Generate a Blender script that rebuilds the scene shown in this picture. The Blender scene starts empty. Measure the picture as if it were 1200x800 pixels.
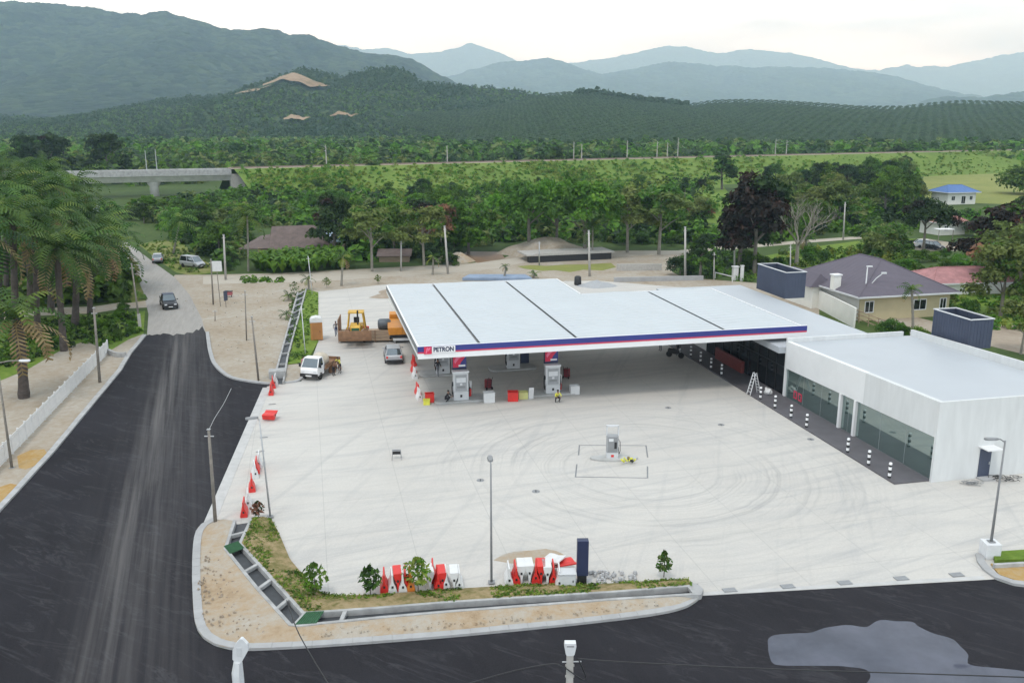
import bpy, bmesh, math, random
import numpy as np
from mathutils import Matrix, Vector

# ------------------------------------------------------------------ camera, sky, sun, exposure
F = 1050.0; TH = math.atan2(260, F); H = 24.0          # focal length in photo pixels, pitch, height
scene = bpy.context.scene
COL = scene.collection
cd = bpy.data.cameras.new("camera"); cam = bpy.data.objects.new("camera", cd); COL.objects.link(cam)
cd.sensor_width = 36; cd.lens = 36 * F / 1200; cd.clip_start = .5; cd.clip_end = 40000
cam.location = (0, 0, H); cam.rotation_euler = (math.pi / 2 - TH, 0, 0)
scene.camera = cam

SUN_EL, SUN_AZ = math.radians(62), math.radians(205)   # azimuth clockwise from +Y: behind and left of the camera
w = bpy.data.worlds.new("World"); scene.world = w; w.use_nodes = True
nt = w.node_tree; nt.nodes.clear()
out = nt.nodes.new("ShaderNodeOutputWorld"); bg = nt.nodes.new("ShaderNodeBackground")
sky = nt.nodes.new("ShaderNodeTexSky"); sky.sky_type = 'NISHITA'; sky.sun_disc = False
sky.sun_elevation = SUN_EL; sky.sun_rotation = SUN_AZ; sky.dust_density = 3
tc = nt.nodes.new("ShaderNodeTexCoord"); mp = nt.nodes.new("ShaderNodeMapping"); mp.inputs['Scale'].default_value = (1.6, 1.6, 9)
nz = nt.nodes.new("ShaderNodeTexNoise"); nz.inputs['Scale'].default_value = 1.7; nz.inputs['Detail'].default_value = 6
rp = nt.nodes.new("ShaderNodeValToRGB"); rp.color_ramp.elements[0].position = .3; rp.color_ramp.elements[1].position = .52
rp.color_ramp.elements[0].color = (6.0, 7.1, 7.9, 1); rp.color_ramp.elements[1].color = (13.0, 14.4, 15.6, 1)
mx = nt.nodes.new("ShaderNodeMix"); mx.data_type = 'RGBA'; mx.inputs[0].default_value = .93
L = nt.links.new
L(tc.outputs['Generated'], mp.inputs[0]); L(mp.outputs[0], nz.inputs['Vector']); L(nz.outputs['Fac'], rp.inputs[0])
L(sky.outputs[0], mx.inputs[6]); L(rp.outputs[0], mx.inputs[7]); 
sx_ = nt.nodes.new("ShaderNodeSeparateXYZ"); L(tc.outputs['Generated'], sx_.inputs[0])
el = nt.nodes.new("ShaderNodeMapRange"); el.inputs[1].default_value = 0; el.inputs[2].default_value = .4; el.inputs[3].default_value = 1.75; el.inputs[4].default_value = .98; L(sx_.outputs[2], el.inputs[0])
ml = nt.nodes.new("ShaderNodeVectorMath"); ml.operation = 'SCALE'; L(mx.outputs[2], ml.inputs[0]); L(el.outputs[0], ml.inputs['Scale']); L(ml.outputs[0], bg.inputs[0])
L(bg.outputs[0], out.inputs[0])
bg.inputs[1].default_value = .1
sl = bpy.data.lights.new("sun", 'SUN'); sl.energy = 1.4; sl.angle = math.radians(11); sl.color = (1, .96, .9)
so = bpy.data.objects.new("sun", sl); COL.objects.link(so); so.location = (0, 0, 400)
sd = Vector((math.sin(SUN_AZ) * math.cos(SUN_EL), math.cos(SUN_AZ) * math.cos(SUN_EL), math.sin(SUN_EL)))
so.rotation_euler = sd.to_track_quat('Z', 'Y').to_euler()
vs = scene.view_settings; vs.view_transform = 'Standard'; vs.look = 'None'; vs.gamma = 1; vs.use_curve_mapping = False
vs.exposure = 0.0
cy = scene.cycles
cy.use_denoising = True; cy.max_bounces = 6; cy.diffuse_bounces = 3; cy.glossy_bounces = 3; cy.transmission_bounces = 4
cy.volume_bounces = 2; cy.transparent_max_bounces = 6; cy.use_adaptive_sampling = False
cy.caustics_reflective = False; cy.caustics_refractive = False

# ------------------------------------------------------------------ helpers
ST, CT = math.sin(TH), math.cos(TH)
def P(px, py, z=0.0):
    v = 400 - py; t = (z - H) / (-F * ST + v * CT)
    return Vector(((px - 600) * t, (F * CT + v * ST) * t, z))
def zat(py, Y):
    v = 400 - py
    return H + Y * (-F * ST + v * CT) / (F * CT + v * ST)
def xat(px, py, Y):
    v = 400 - py
    return (px - 600) * Y / (F * CT + v * ST)
SITE = math.radians(12.8); SC, SS = math.cos(SITE), math.sin(SITE)
def S(u, v, z=0.0): return Vector((u * SC - v * SS, u * SS + v * SC, z))
def toS(p): return (p[0] * SC + p[1] * SS, -p[0] * SS + p[1] * SC)
def PS(px, py, z=0.0): return toS(P(px, py, z))

def nodes_mat(name):
    m = bpy.data.materials.new(name); m.use_nodes = True
    return m, m.node_tree, m.node_tree.nodes['Principled BSDF']
def coords(nt, scale=(1, 1, 1), obj=False, rot=0):
    mp = nt.nodes.new("ShaderNodeMapping"); mp.inputs['Scale'].default_value = scale
    if obj:
        t = nt.nodes.new("ShaderNodeTexCoord"); nt.links.new(t.outputs['Object'], mp.inputs[0])
    else:
        t = nt.nodes.new("ShaderNodeNewGeometry")
        if rot:
            m0 = nt.nodes.new("ShaderNodeMapping"); m0.inputs['Rotation'].default_value = (0, 0, rot); nt.links.new(t.outputs['Position'], m0.inputs[0]); nt.links.new(m0.outputs[0], mp.inputs[0])
        else: nt.links.new(t.outputs['Position'], mp.inputs[0])
    return mp
def noise(nt, vec, scale, detail=4, rough=.6, dist=0):
    n = nt.nodes.new("ShaderNodeTexNoise"); n.inputs['Scale'].default_value = scale; n.inputs['Detail'].default_value = detail
    n.inputs['Roughness'].default_value = rough; n.inputs['Distortion'].default_value = dist
    nt.links.new(vec.outputs[0], n.inputs['Vector']); return n
def ramp(nt, src, stops):
    r = nt.nodes.new("ShaderNodeValToRGB"); e = r.color_ramp.elements
    while len(e) < len(stops): e.new(.5)
    for k, (p, c) in enumerate(stops):
        e[k].position = p; e[k].color = (*c, 1) if not isinstance(c, (int, float)) else (c, c, c, 1)
    nt.links.new(src, r.inputs[0]); return r
def mixc(nt, fac, a, b, mode='MIX'):
    m = nt.nodes.new("ShaderNodeMix"); m.data_type = 'RGBA'; m.blend_type = mode
    for i, x in ((0, fac), (6, a), (7, b)):
        if isinstance(x, (int, float)): m.inputs[i].default_value = x
        elif isinstance(x, tuple): m.inputs[i].default_value = (*x, 1)
        else: nt.links.new(x, m.inputs[i])
    return m.outputs[2]
def bump(nt, bsdf, h, strength, dist=.05):
    b = nt.nodes.new("ShaderNodeBump"); b.inputs['Strength'].default_value = strength; b.inputs['Distance'].default_value = dist
    nt.links.new(h, b.inputs['Height']); nt.links.new(b.outputs[0], bsdf.inputs['Normal'])
def PM(name, c, rough=.6, var=.12, scale=3.0, metal=0.0, bmp=0.0, stretch=(1, 1, 1), obj=True, spec=None):
    """plain material: base colour broken up by two noises"""
    m, nt, b = nodes_mat(name)
    v = coords(nt, stretch, obj); n = noise(nt, v, scale, 5)
    lo = tuple(x * (1 - var) for x in c); hi = tuple(min(1, x * (1 + var)) for x in c)
    r = ramp(nt, n.outputs['Fac'], [(.3, lo), (.7, hi)])
    nt.links.new(r.outputs[0], b.inputs['Base Color']); b.inputs['Roughness'].default_value = rough; b.inputs['Metallic'].default_value = metal
    if spec is not None: b.inputs['Specular IOR Level'].default_value = spec
    if bmp: bump(nt, b, n.outputs['Fac'], bmp)
    return m
def ground_mat(name, stops, s1=.08, s2=1.3, rough=.95, bmp=.3, mixf=.5, stretch=(1, 1, 1), rot=0, det=8):
    m, nt, b = nodes_mat(name)
    v = coords(nt, stretch, rot=rot); a = noise(nt, v, s1, det, .65, .4); c = noise(nt, v, s2, 6, .7)
    f = nt.nodes.new("ShaderNodeMix"); f.inputs[0].default_value = mixf
    nt.links.new(a.outputs['Fac'], f.inputs[2]); nt.links.new(c.outputs['Fac'], f.inputs[3])
    r = ramp(nt, f.outputs[0], stops); nt.links.new(r.outputs[0], b.inputs['Base Color'])
    b.inputs['Roughness'].default_value = rough; b.inputs['Specular IOR Level'].default_value = .2
    if bmp: bump(nt, b, c.outputs['Fac'], bmp, .08)
    return m
def leaf_mat(name, dark, mid, light, scale=.9, hue=.014, trans=.36):
    m, nt, b = nodes_mat(name)
    v = coords(nt, (1, 1, 1), True); n = noise(nt, v, scale, 3); r = ramp(nt, n.outputs['Fac'], [(.33, dark), (.5, mid), (.68, light)])
    oi = nt.nodes.new("ShaderNodeObjectInfo"); hs = nt.nodes.new("ShaderNodeHueSaturation")
    mr = nt.nodes.new("ShaderNodeMapRange"); mr.inputs[3].default_value = .5 - hue; mr.inputs[4].default_value = .5 + hue
    mv = nt.nodes.new("ShaderNodeMapRange"); mv.inputs[3].default_value = .85; mv.inputs[4].default_value = 1.3
    wn = nt.nodes.new("ShaderNodeTexWhiteNoise"); wn.noise_dimensions = '1D'
    nt.links.new(oi.outputs['Random'], mr.inputs[0]); nt.links.new(oi.outputs['Random'], wn.inputs['W']); nt.links.new(wn.outputs[0], mv.inputs[0])
    nt.links.new(mr.outputs[0], hs.inputs['Hue']); nt.links.new(mv.outputs[0], hs.inputs['Value']); nt.links.new(r.outputs[0], hs.inputs['Color'])
    nt.links.new(hs.outputs[0], b.inputs['Base Color']); b.inputs['Roughness'].default_value = .55; b.inputs['Specular IOR Level'].default_value = .25
    if trans:
        t = nt.nodes.new("ShaderNodeBsdfTranslucent"); nt.links.new(hs.outputs[0], t.inputs[0])
        ms = nt.nodes.new("ShaderNodeMixShader"); ms.inputs[0].default_value = trans
        nt.links.new(b.outputs[0], ms.inputs[1]); nt.links.new(t.outputs[0], ms.inputs[2])
        nt.links.new(ms.outputs[0], nt.nodes['Material Output'].inputs[0])
    return m

class MB:
    def __init__(s): s.v = []; s.f = []; s.m = []; s.mats = []
    def mi(s, m):
        if m not in s.mats: s.mats.append(m)
        return s.mats.index(m)
    def add(s, vs, fs, m, M=None):
        o = len(s.v); i = s.mi(m)
        s.v += [tuple(M @ Vector(p)) if M else tuple(p) for p in vs]
        s.f += [tuple(o + k for k in f) for f in fs]; s.m += [i] * len(fs)
    def bx(s, x0, x1, y0, y1, z0, z1, m, M=None):
        s.add([(x0, y0, z0), (x1, y0, z0), (x1, y1, z0), (x0, y1, z0), (x0, y0, z1), (x1, y0, z1), (x1, y1, z1), (x0, y1, z1)],
              [(3, 2, 1, 0), (4, 5, 6, 7), (0, 1, 5, 4), (1, 2, 6, 5), (2, 3, 7, 6), (3, 0, 4, 7)], m, M); return s
    def prism(s, poly, z0, z1, m, M=None, top=None):
        """poly in xy; top: optional other outline for z1"""
        n = len(poly); t = top or poly
        a = sum(poly[i][0] * poly[(i + 1) % n][1] - poly[(i + 1) % n][0] * poly[i][1] for i in range(n))
        if a < 0: poly = poly[::-1]; t = t[::-1]
        zz = (lambda z, i: z[i] if isinstance(z, (list, tuple)) else z)
        vs = [(p[0], p[1], zz(z0, i)) for i, p in enumerate(poly)] + [(p[0], p[1], zz(z1, i)) for i, p in enumerate(t)]
        s.add(vs, [tuple(range(n))[::-1], tuple(range(n, 2 * n))] + [(i, (i + 1) % n, n + (i + 1) % n, n + i) for i in range(n)], m, M); return s
    def loft(s, rings, m, cap=True, M=None):
        n = len(rings[0]); vs = [p for r in rings for p in r]; fs = []
        for k in range(len(rings) - 1):
            for i in range(n):
                j = (i + 1) % n; fs.append((k * n + i, k * n + j, (k + 1) * n + j, (k + 1) * n + i))
        if cap: fs.append(tuple(range(n))[::-1]); fs.append(tuple(range((len(rings) - 1) * n, len(rings) * n)))
        s.add(vs, fs, m, M); return s
    def tube(s, pts, r, m, n=8, M=None, cap=True):
        pts = [Vector(p) for p in pts]; rr = r if isinstance(r, (list, tuple)) else [r] * len(pts); rings = []
        for k, p in enumerate(pts):
            d = (pts[min(k + 1, len(pts) - 1)] - pts[max(k - 1, 0)]).normalized()
            a = d.cross(Vector((0, 0, 1))) if abs(d.z) < .95 else d.cross(Vector((0, 1, 0)))
            a.normalize(); b = d.cross(a)
            rings.append([p + (a * math.cos(t) + b * math.sin(t)) * rr[k] for t in [2 * math.pi * i / n for i in range(n)]])
        return s.loft([[tuple(q) for q in r_] for r_ in rings], m, cap, M)
    def lathe(s, prof, m, n=16, M=None):
        """prof: (r, z) list; one shared material"""
        return s.loft([[(r * math.cos(2 * math.pi * i / n), r * math.sin(2 * math.pi * i / n), z) for i in range(n)] for r, z in prof], m, True, M)
    def build(s, name, parent=None, loc=None, rz=0, smooth=False, bevel=0):
        me = bpy.data.meshes.new(name); me.from_pydata(s.v, [], s.f)
        for m in s.mats: me.materials.append(m)
        me.polygons.foreach_set('material_index', s.m)
        if smooth: me.polygons.foreach_set('use_smooth', [True] * len(me.polygons))
        me.update()
        o = bpy.data.objects.new(name, me); COL.objects.link(o)
        if parent: o.parent = parent
        if loc is not None: o.location = loc
        o.rotation_euler.z = rz
        if bevel:
            b = o.modifiers.new('bevel', 'BEVEL'); b.width = bevel; b.segments = 2; b.limit_method = 'ANGLE'
        return o
def npmesh(name, verts, faces, mats, parent=None, smooth=False, midx=None):
    """fast mesh from numpy arrays: faces is an M x k array"""
    me = bpy.data.meshes.new(name); k = faces.shape[1]; n = len(faces)
    me.vertices.add(len(verts)); me.vertices.foreach_set('co', np.ascontiguousarray(verts, dtype=np.float32).ravel())
    me.loops.add(n * k); me.loops.foreach_set('vertex_index', np.ascontiguousarray(faces, dtype=np.int32).ravel())
    me.polygons.add(n); me.polygons.foreach_set('loop_start', np.arange(0, n * k, k, dtype=np.int32))
    for m in mats: me.materials.append(m)
    if midx is not None: me.polygons.foreach_set('material_index', np.asarray(midx, dtype=np.int32))
    me.polygons.foreach_set('use_smooth', np.full(n, smooth)); me.update(calc_edges=True); me.validate()
    if parent is False: return me
    o = bpy.data.objects.new(name, me); COL.objects.link(o)
    if parent: o.parent = parent
    return o
def tag(o, label=None, cat=None, group=None, kind=None):
    if label: o['label'] = label
    if cat: o['category'] = cat
    if group: o['group'] = group
    if kind: o['kind'] = kind
    return o
def empty(name, loc, rz=0, label=None, cat=None, group=None):
    o = bpy.data.objects.new(name, None); COL.objects.link(o); o.location = loc; o.rotation_euler.z = rz; o.empty_display_size = .3
    return tag(o, label, cat, group)
def copy_tree(o, parent=None):
    c = o.copy(); COL.objects.link(c)
    if parent: c.parent = parent
    for ch in [x for x in ALLCH.get(o, []) or o.children]: copy_tree(ch, c)
    return c
ALLCH = {}
def struct(name, mb, **k): return tag(mb.build(name, **k), kind='structure')
def sheet(name, pxpoly, z, m, world=False, z0=None):
    mb = MB(); pts = [tuple(q)[:2] for q in pxpoly] if world else [tuple(P(x, y, z))[:2] for x, y in pxpoly]
    mb.add([(x, y, z) for x, y in pts], [tuple(range(len(pts)))] if area(pts) > 0 else [tuple(range(len(pts)))[::-1]], m)
    return struct(name, mb)
def area(p): return sum(p[i][0] * p[(i + 1) % len(p)][1] - p[(i + 1) % len(p)][0] * p[i][1] for i in range(len(p)))
def cr(pts, n=6, closed=False):
    pts = [Vector(p) for p in pts]; o = []; N = len(pts)
    for i in range(N if closed else N - 1):
        g = (lambda k: pts[k % N]) if closed else (lambda k: pts[max(0, min(N - 1, k))])
        a, b, c, d = g(i - 1), g(i), g(i + 1), g(i + 2)
        for j in range(n):
            t = j / n; o.append(.5 * (2 * b + (c - a) * t + (2 * a - 5 * b + 4 * c - d) * t * t + (3 * b - a - 3 * c + d) * t ** 3))
    if not closed: o.append(pts[-1])
    return o
def ribbon(mb, pts, a, b, z0, z1, m):
    """box swept along an xy polyline from offset a to offset b (left positive)"""
    pts = [Vector((p[0], p[1])) for p in pts]; L_, R_ = [], []
    for i, p in enumerate(pts):
        d0 = (p - pts[i - 1]).normalized() if i else (pts[1] - p).normalized()
        d1 = (pts[i + 1] - p).normalized() if i < len(pts) - 1 else d0
        n0 = Vector((-d0.y, d0.x)); n1 = Vector((-d1.y, d1.x)); nn = (n0 + n1)
        nn = nn / max(.35, nn.length_squared / 2) if nn.length > 1e-4 else n0
        L_.append(p + nn * b); R_.append(p + nn * a)
    rings = [[(r.x, r.y, z0), (l.x, l.y, z0), (l.x, l.y, z1), (r.x, r.y, z1)] for l, r in zip(L_, R_)]
    mb.loft(rings, m); return mb
def kerbstones(mb, pts, a, b, z0, z1, m):
    pts = [Vector((p[0], p[1], 0)) for p in pts]; ln = sum((q - p).length for p, q in zip(pts, pts[1:])); rs = resample(pts, max(2, int(ln / .9)))
    for i, (p, q) in enumerate(zip(rs, rs[1:])): h = .006 * math.sin(i * 5.3); ribbon(mb, [p.lerp(q, .012), p.lerp(q, .988)], a + h, b + h, z0, z1 + h, m)
    ribbon(mb, rs, a + .02, b - .02, z0, z1 - .02, m)
def resample(pts, n):
    pts = [Vector(p) for p in pts]; d = [0]
    for a, b in zip(pts, pts[1:]): d.append(d[-1] + (b - a).length)
    o = []
    for k in range(n):
        t = d[-1] * k / (n - 1); i = max(j for j in range(len(d)) if d[j] <= t + 1e-6); i = min(i, len(pts) - 2)
        o.append(pts[i].lerp(pts[i + 1], (t - d[i]) / max(1e-6, d[i + 1] - d[i])))
    return o
def inpoly(x, y, poly):
    r = np.zeros(np.shape(x), bool); n = len(poly)
    for i in range(n):
        x0, y0 = poly[i][0], poly[i][1]; x1, y1 = poly[(i + 1) % n][0], poly[(i + 1) % n][1]
        if y0 == y1: continue
        c = ((y0 > y) != (y1 > y)) & (x < (x1 - x0) * (y - y0) / (y1 - y0) + x0); r ^= c
    return r
_rs = np.random.RandomState(7); _tab = _rs.rand(256, 256)
def vnoise(x, y):
    xi = np.floor(x).astype(int); yi = np.floor(y).astype(int); fx = x - xi; fy = y - yi
    fx = fx * fx * (3 - 2 * fx); fy = fy * fy * (3 - 2 * fy); g = lambda a, b: _tab[a % 256, b % 256]
    return (g(xi, yi) * (1 - fx) + g(xi + 1, yi) * fx) * (1 - fy) + (g(xi, yi + 1) * (1 - fx) + g(xi + 1, yi + 1) * fx) * fy
def fbm(x, y, o=5, g=.5):
    r = 0; a = 1; t = 0
    for k in range(o): r = r + a * vnoise(x * 2 ** k + 17 * k, y * 2 ** k + 31 * k); t += a; a *= g
    return r / t
R = random.Random(11); NR = np.random.RandomState(5)

# ------------------------------------------------------------------ materials
def asphalt_mat():
    m, nt, b = nodes_mat("asphalt")
    v = coords(nt, (1, 1, 1)); fine = noise(nt, v, 30, 3, .7)
    base = ramp(nt, fine.outputs['Fac'], [(.3, (.0125, .012, .0145)), (.75, (.028, .027, .0315))]).outputs[0]
    big = noise(nt, v, .12, 5, .6); base = mixc(nt, ramp(nt, big.outputs['Fac'], [(.4, 0), (.75, .5)]).outputs[0], base, (.036, .035, .042))
    # pale dust left by tyres along the main road and in swirls at the mouth of the forecourt
    vr = coords(nt, (2.2, .045, 1), rot=math.radians(-19)); st = noise(nt, vr, 1.0, 5, .62, .15)
    geo = nt.nodes.new("ShaderNodeNewGeometry"); sx = nt.nodes.new("ShaderNodeSeparateXYZ"); nt.links.new(geo.outputs[0], sx.inputs[0])
    def line(ax, ay, c, lo, hi):          # ramp of a*x+b*y
        a1 = nt.nodes.new("ShaderNodeMath"); a1.operation = 'MULTIPLY'; a1.inputs[1].default_value = ax; nt.links.new(sx.outputs[0], a1.inputs[0])
        a2 = nt.nodes.new("ShaderNodeMath"); a2.operation = 'MULTIPLY_ADD'; a2.inputs[1].default_value = ay; nt.links.new(sx.outputs[1], a2.inputs[0]); nt.links.new(a1.outputs[0], a2.inputs[2])
        mr = nt.nodes.new("ShaderNodeMapRange"); mr.inputs[1].default_value = lo; mr.inputs[2].default_value = hi; nt.links.new(a2.outputs[0], mr.inputs[0]); return mr.outputs[0]
    # distance across the road from its worn lane
    A = P(215, 392); B = P(125, 760); d = (A - B).normalized(); n = (d.y, -d.x); c0 = A.x * n[0] + A.y * n[1]
    band = line(n[0], n[1], 0, c0 - 4.5, c0 + 5.5)
    bell = ramp(nt, band, [(0, 0), (.25, .12), (.4, .95), (.5, .85), (.6, .5), (.8, .3), (1, .05)]).outputs[0]
    yb = ramp(nt, line(0, 1, 0, 30, 70), [(0, .45), (.4, .9), (1, 1)]).outputs[0]
    dust = mixc(nt, 1.0, mixc(nt, 1.0, ramp(nt, st.outputs['Fac'], [(.36, .1), (.68, .75)]).outputs[0], bell, 'MULTIPLY'), yb, 'MULTIPLY')
    base = mixc(nt, dust, base, (.15, .143, .14))
    vs_ = coords(nt, (1, 1, 1)); sw = noise(nt, coords(nt, (1.6, .35, 1), rot=math.radians(-60)), .5, 5, .65, 1.0); sw2 = noise(nt, coords(nt, (.3, 1.4, 1), rot=.5), .6, 5, .7, 2)
    swm = mixc(nt, 1.0, ramp(nt, sw.outputs['Fac'], [(.50, 0), (.54, .45), (.58, 0)]).outputs[0], ramp(nt, sw2.outputs['Fac'], [(.4, 0), (.7, .8)]).outputs[0], 'MULTIPLY')
    base = mixc(nt, swm, base, (.10, .10, .108))
    nt.links.new(base, b.inputs['Base Color']); b.inputs['Roughness'].default_value = .85; b.inputs['Specular IOR Level'].default_value = .09
    bump(nt, b, fine.outputs['Fac'], .35, .02); return m
def concrete_mat():
    m, nt, b = nodes_mat("apron_concrete")
    v = coords(nt, (1, 1, 1)); big = noise(nt, v, .05, 6, .6, .6); mid = noise(nt, coords(nt, (.3, 1.6, 1), rot=math.radians(-12)), .55, 6, .65, .3); fine = noise(nt, v, 9, 4, .7)
    c = ramp(nt, big.outputs['Fac'], [(.3, (.465, .438, .398)), (.7, (.55, .524, .48))]).outputs[0]
    c = mixc(nt, ramp(nt, mid.outputs['Fac'], [(.45, 0), (.78, .55)]).outputs[0], c, (.335, .335, .335))
    c = mixc(nt, .18, c, ramp(nt, fine.outputs['Fac'], [(.3, .3), (.7, .62)]).outputs[0])
    # tyre sweeps turning round the single pump
    o = P(752, 548)
    mp = coords(nt, (1, 1, 1)); mp.inputs['Location'].default_value = (-o.x, -o.y, 0)
    wob = noise(nt, mp, .25, 3); 
    ln = nt.nodes.new("ShaderNodeVectorMath"); ln.operation = 'LENGTH'; nt.links.new(mp.outputs[0], ln.inputs[0])
    ad = nt.nodes.new("ShaderNodeMath"); ad.operation = 'MULTIPLY_ADD'; ad.inputs[1].default_value = .9; nt.links.new(wob.outputs['Fac'], ad.inputs[0]); nt.links.new(ln.outputs['Value'], ad.inputs[2])
    cmb = nt.nodes.new("ShaderNodeCombineXYZ"); nt.links.new(ad.outputs[0], cmb.inputs[0]); rn = noise(nt, cmb, 1.9, 4, .7)
    near = nt.nodes.new("ShaderNodeMapRange"); near.inputs[1].default_value = 2.5; near.inputs[2].default_value = 22; nt.links.new(ln.outputs['Value'], near.inputs[0])
    msk = ramp(nt, near.outputs[0], [(0, 0), (.12, .6), (.35, .9), (.6, .35), (1, 0)]).outputs[0]
    part = ramp(nt, noise(nt, mp, .09, 2).outputs['Fac'], [(.4, .1), (.6, 1)]).outputs[0]
    ring = mixc(nt, 1.0, mixc(nt, 1.0, ramp(nt, rn.outputs['Fac'], [(.48, 0), (.67, .62)]).outputs[0], msk, 'MULTIPLY'), part, 'MULTIPLY')
    c = mixc(nt, ring, c, (.205, .205, .205))
    # thin arcs elsewhere
    sw = noise(nt, coords(nt, (.12, 2.2, 1), rot=math.radians(-25)), .45, 5, .7, .4); th = ramp(nt, sw.outputs['Fac'], [(.52, 0), (.72, .5)]).outputs[0]
    c = mixc(nt, th, c, (.31, .31, .315))
    sw3 = noise(nt, coords(nt, (2.2, .1, 1), rot=math.radians(15)), .4, 5, .7, .3); c = mixc(nt, ramp(nt, sw3.outputs['Fac'], [(.54, 0), (.74, .4)]).outputs[0], c, (.32, .32, .32))
    jn = coords(nt, (.2, .2, 1), rot=-SITE); js = nt.nodes.new("ShaderNodeSeparateXYZ"); nt.links.new(jn.outputs[0], js.inputs[0])
    for ax in (0, 1):
        fr = nt.nodes.new("ShaderNodeMath"); fr.operation = 'FRACT'; nt.links.new(js.outputs[ax], fr.inputs[0])
        c = mixc(nt, ramp(nt, fr.outputs[0], [(0, .32), (.006, .32), (.009, 0), (1, 0)]).outputs[0], c, (.2, .2, .195))
    st = noise(nt, v, .11, 4, .5); c = mixc(nt, ramp(nt, st.outputs['Fac'], [(.68, 0), (.8, .4)]).outputs[0], c, (.40, .345, .27))
    nt.links.new(c, b.inputs['Base Color']); b.inputs['Roughness'].default_value = .85; b.inputs['Specular IOR Level'].default_value = .2
    bump(nt, b, fine.outputs['Fac'], .15, .02); return m
M_asphalt = asphalt_mat(); M_conc = concrete_mat()
M_grass = ground_mat("grass_ground", [(.3, (.028, .045, .014)), (.5, (.05, .085, .02)), (.7, (.10, .13, .035))], .03, .8)
M_lawn = ground_mat("lawn_green", [(.3, (.06, .105, .014)), (.5, (.115, .185, .024)), (.72, (.20, .25, .05))], .12, 1.6)
M_field = ground_mat("field_grass", [(.3, (.11, .14, .035)), (.5, (.2, .22, .06)), (.7, (.29, .27, .10))], .05, .5, stretch=(.5, 1, 1))
M_sand = ground_mat("sand", [(.28, (.19, .145, .10)), (.42, (.31, .255, .19)), (.55, (.36, .32, .265)), (.7, (.44, .41, .365))], .14, 1.6, bmp=.5)
M_sand2 = ground_mat("orange_sand", [(.3, (.25, .175, .105)), (.43, (.36, .275, .185)), (.55, (.37, .33, .275)), (.7, (.43, .395, .35))], .22, 2.4, bmp=.8, mixf=.42)
M_dirtroad = ground_mat("dirt_road", [(.25, (.31, .265, .215)), (.5, (.40, .36, .30)), (.75, (.47, .435, .385))], .1, 1.2, bmp=.3, stretch=(.3, 1, 1))
M_oldroad = ground_mat("worn_road", [(.25, (.22, .205, .19)), (.5, (.31, .295, .275)), (.75, (.39, .37, .345))], .15, 1.6, stretch=(1.5, .15, 1), rot=math.radians(-15), bmp=.2)
M_ochre = ground_mat("ochre_soil", [(.3, (.30, .165, .05)), (.5, (.38, .25, .10)), (.65, (.38, .30, .19))], .5, 3, bmp=.5)
M_brownwater = PM("brown_soil", (.16, .085, .035), .5, .25, .3, obj=False)
M_mound = ground_mat("mound_earth", [(.3, (.23, .18, .135)), (.55, (.33, .275, .215)), (.75, (.40, .355, .30))], .2, 1.2, bmp=.7)
M_verge = ground_mat("planted_verge", [(.3, (.085, .085, .025)), (.43, (.15, .135, .05)), (.54, (.28, .215, .115)), (.8, (.37, .30, .19))], .5, 2.5, bmp=.6)
M_kerb = PM("kerb_concrete", (.36, .36, .36), .85, .18, 1.2, bmp=.1, obj=False)
M_kerb2 = PM("new_kerb", (.34, .34, .34), .85, .1, 1.2, obj=False)
M_strip = PM("edge_strip_concrete", (.44, .435, .425), .85, .12, 1.2, obj=False)
M_drainwall = PM("drain_concrete", (.34, .34, .335), .9, .25, 1.4, bmp=.2, obj=False)
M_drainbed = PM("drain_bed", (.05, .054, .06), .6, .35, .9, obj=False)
M_white = PM("white_render", (.70, .705, .70), .7, .05, .5, obj=False)
M_wallgrey = PM("skim_coat_wall", (.60, .61, .605), .8, .06, .7, stretch=(3, 3, .5), obj=False)
M_roofwhite = PM("roof_sheet_white", (.415, .44, .465), .5, .035, .25, obj=False)
M_roofmetal = PM("canopy_roof_sheet", (.455, .485, .505), .45, .03, .3, obj=False)
M_gutter = PM("gutter_grey", (.19, .195, .2), .6, .2, 1)
M_blue = PM("fascia_blue", (.028, .038, .20), .4, .06, .6)
M_red = PM("fascia_red", (.55, .045, .09), .4, .06, .6)
M_signred = PM("sign_red", (.62, .02, .07), .4, .05, .8)
M_navy = PM("navy_panel", (.022, .03, .075), .45, .1, .8)
M_navybox = PM("tank_screen_navy", (.05, .062, .10), .55, .1, .6)
M_fascia = PM("fascia_white", (.74, .74, .74), .45, .03, .6)
M_darkgrey = PM("dark_walkway_tile", (.105, .10, .11), .6, .15, 1.0, obj=False)
M_black = PM("black_plastic", (.015, .015, .017), .5, .2, 4)
M_rubber = PM("tyre_rubber", (.014, .014, .014), .85, .2, 8)
M_steel = PM("galvanised_steel", (.42, .43, .44), .5, .12, 5, metal=.5)
M_grey = PM("grey_paint", (.32, .33, .34), .5, .08, 3)
M_palegrey = PM("pale_grey_panel", (.55, .56, .57), .45, .06, 2)
M_midgrey = PM("pole_grey", (.23, .235, .24), .6, .12, 2)
M_woodpole = PM("weathered_pole", (.21, .19, .165), .85, .25, 3, bmp=.2)
M_concpole = PM("concrete_pole", (.40, .385, .36), .85, .14, 3)
M_barred = PM("barrier_red", (.62, .028, .022), .45, .14, 2)
M_barwhite = PM("barrier_white", (.64, .64, .635), .5, .07, 2)
M_barorange = PM("barrier_orange", (.62, .19, .03), .5, .12, 2)
M_yellow = PM("machine_yellow", (.55, .33, .045), .55, .2, 2)
M_hivis = PM("hi_vis_yellow", (.62, .6, .08), .8, .1, 3)
M_rust = PM("rusty_brown", (.22, .12, .065), .85, .3, 2)
M_timber = PM("old_timber", (.34, .25, .175), .9, .25, 2, stretch=(.4, 1, 4))
M_orange = PM("orange_paint", (.6, .235, .02), .5, .12, 2)
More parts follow.
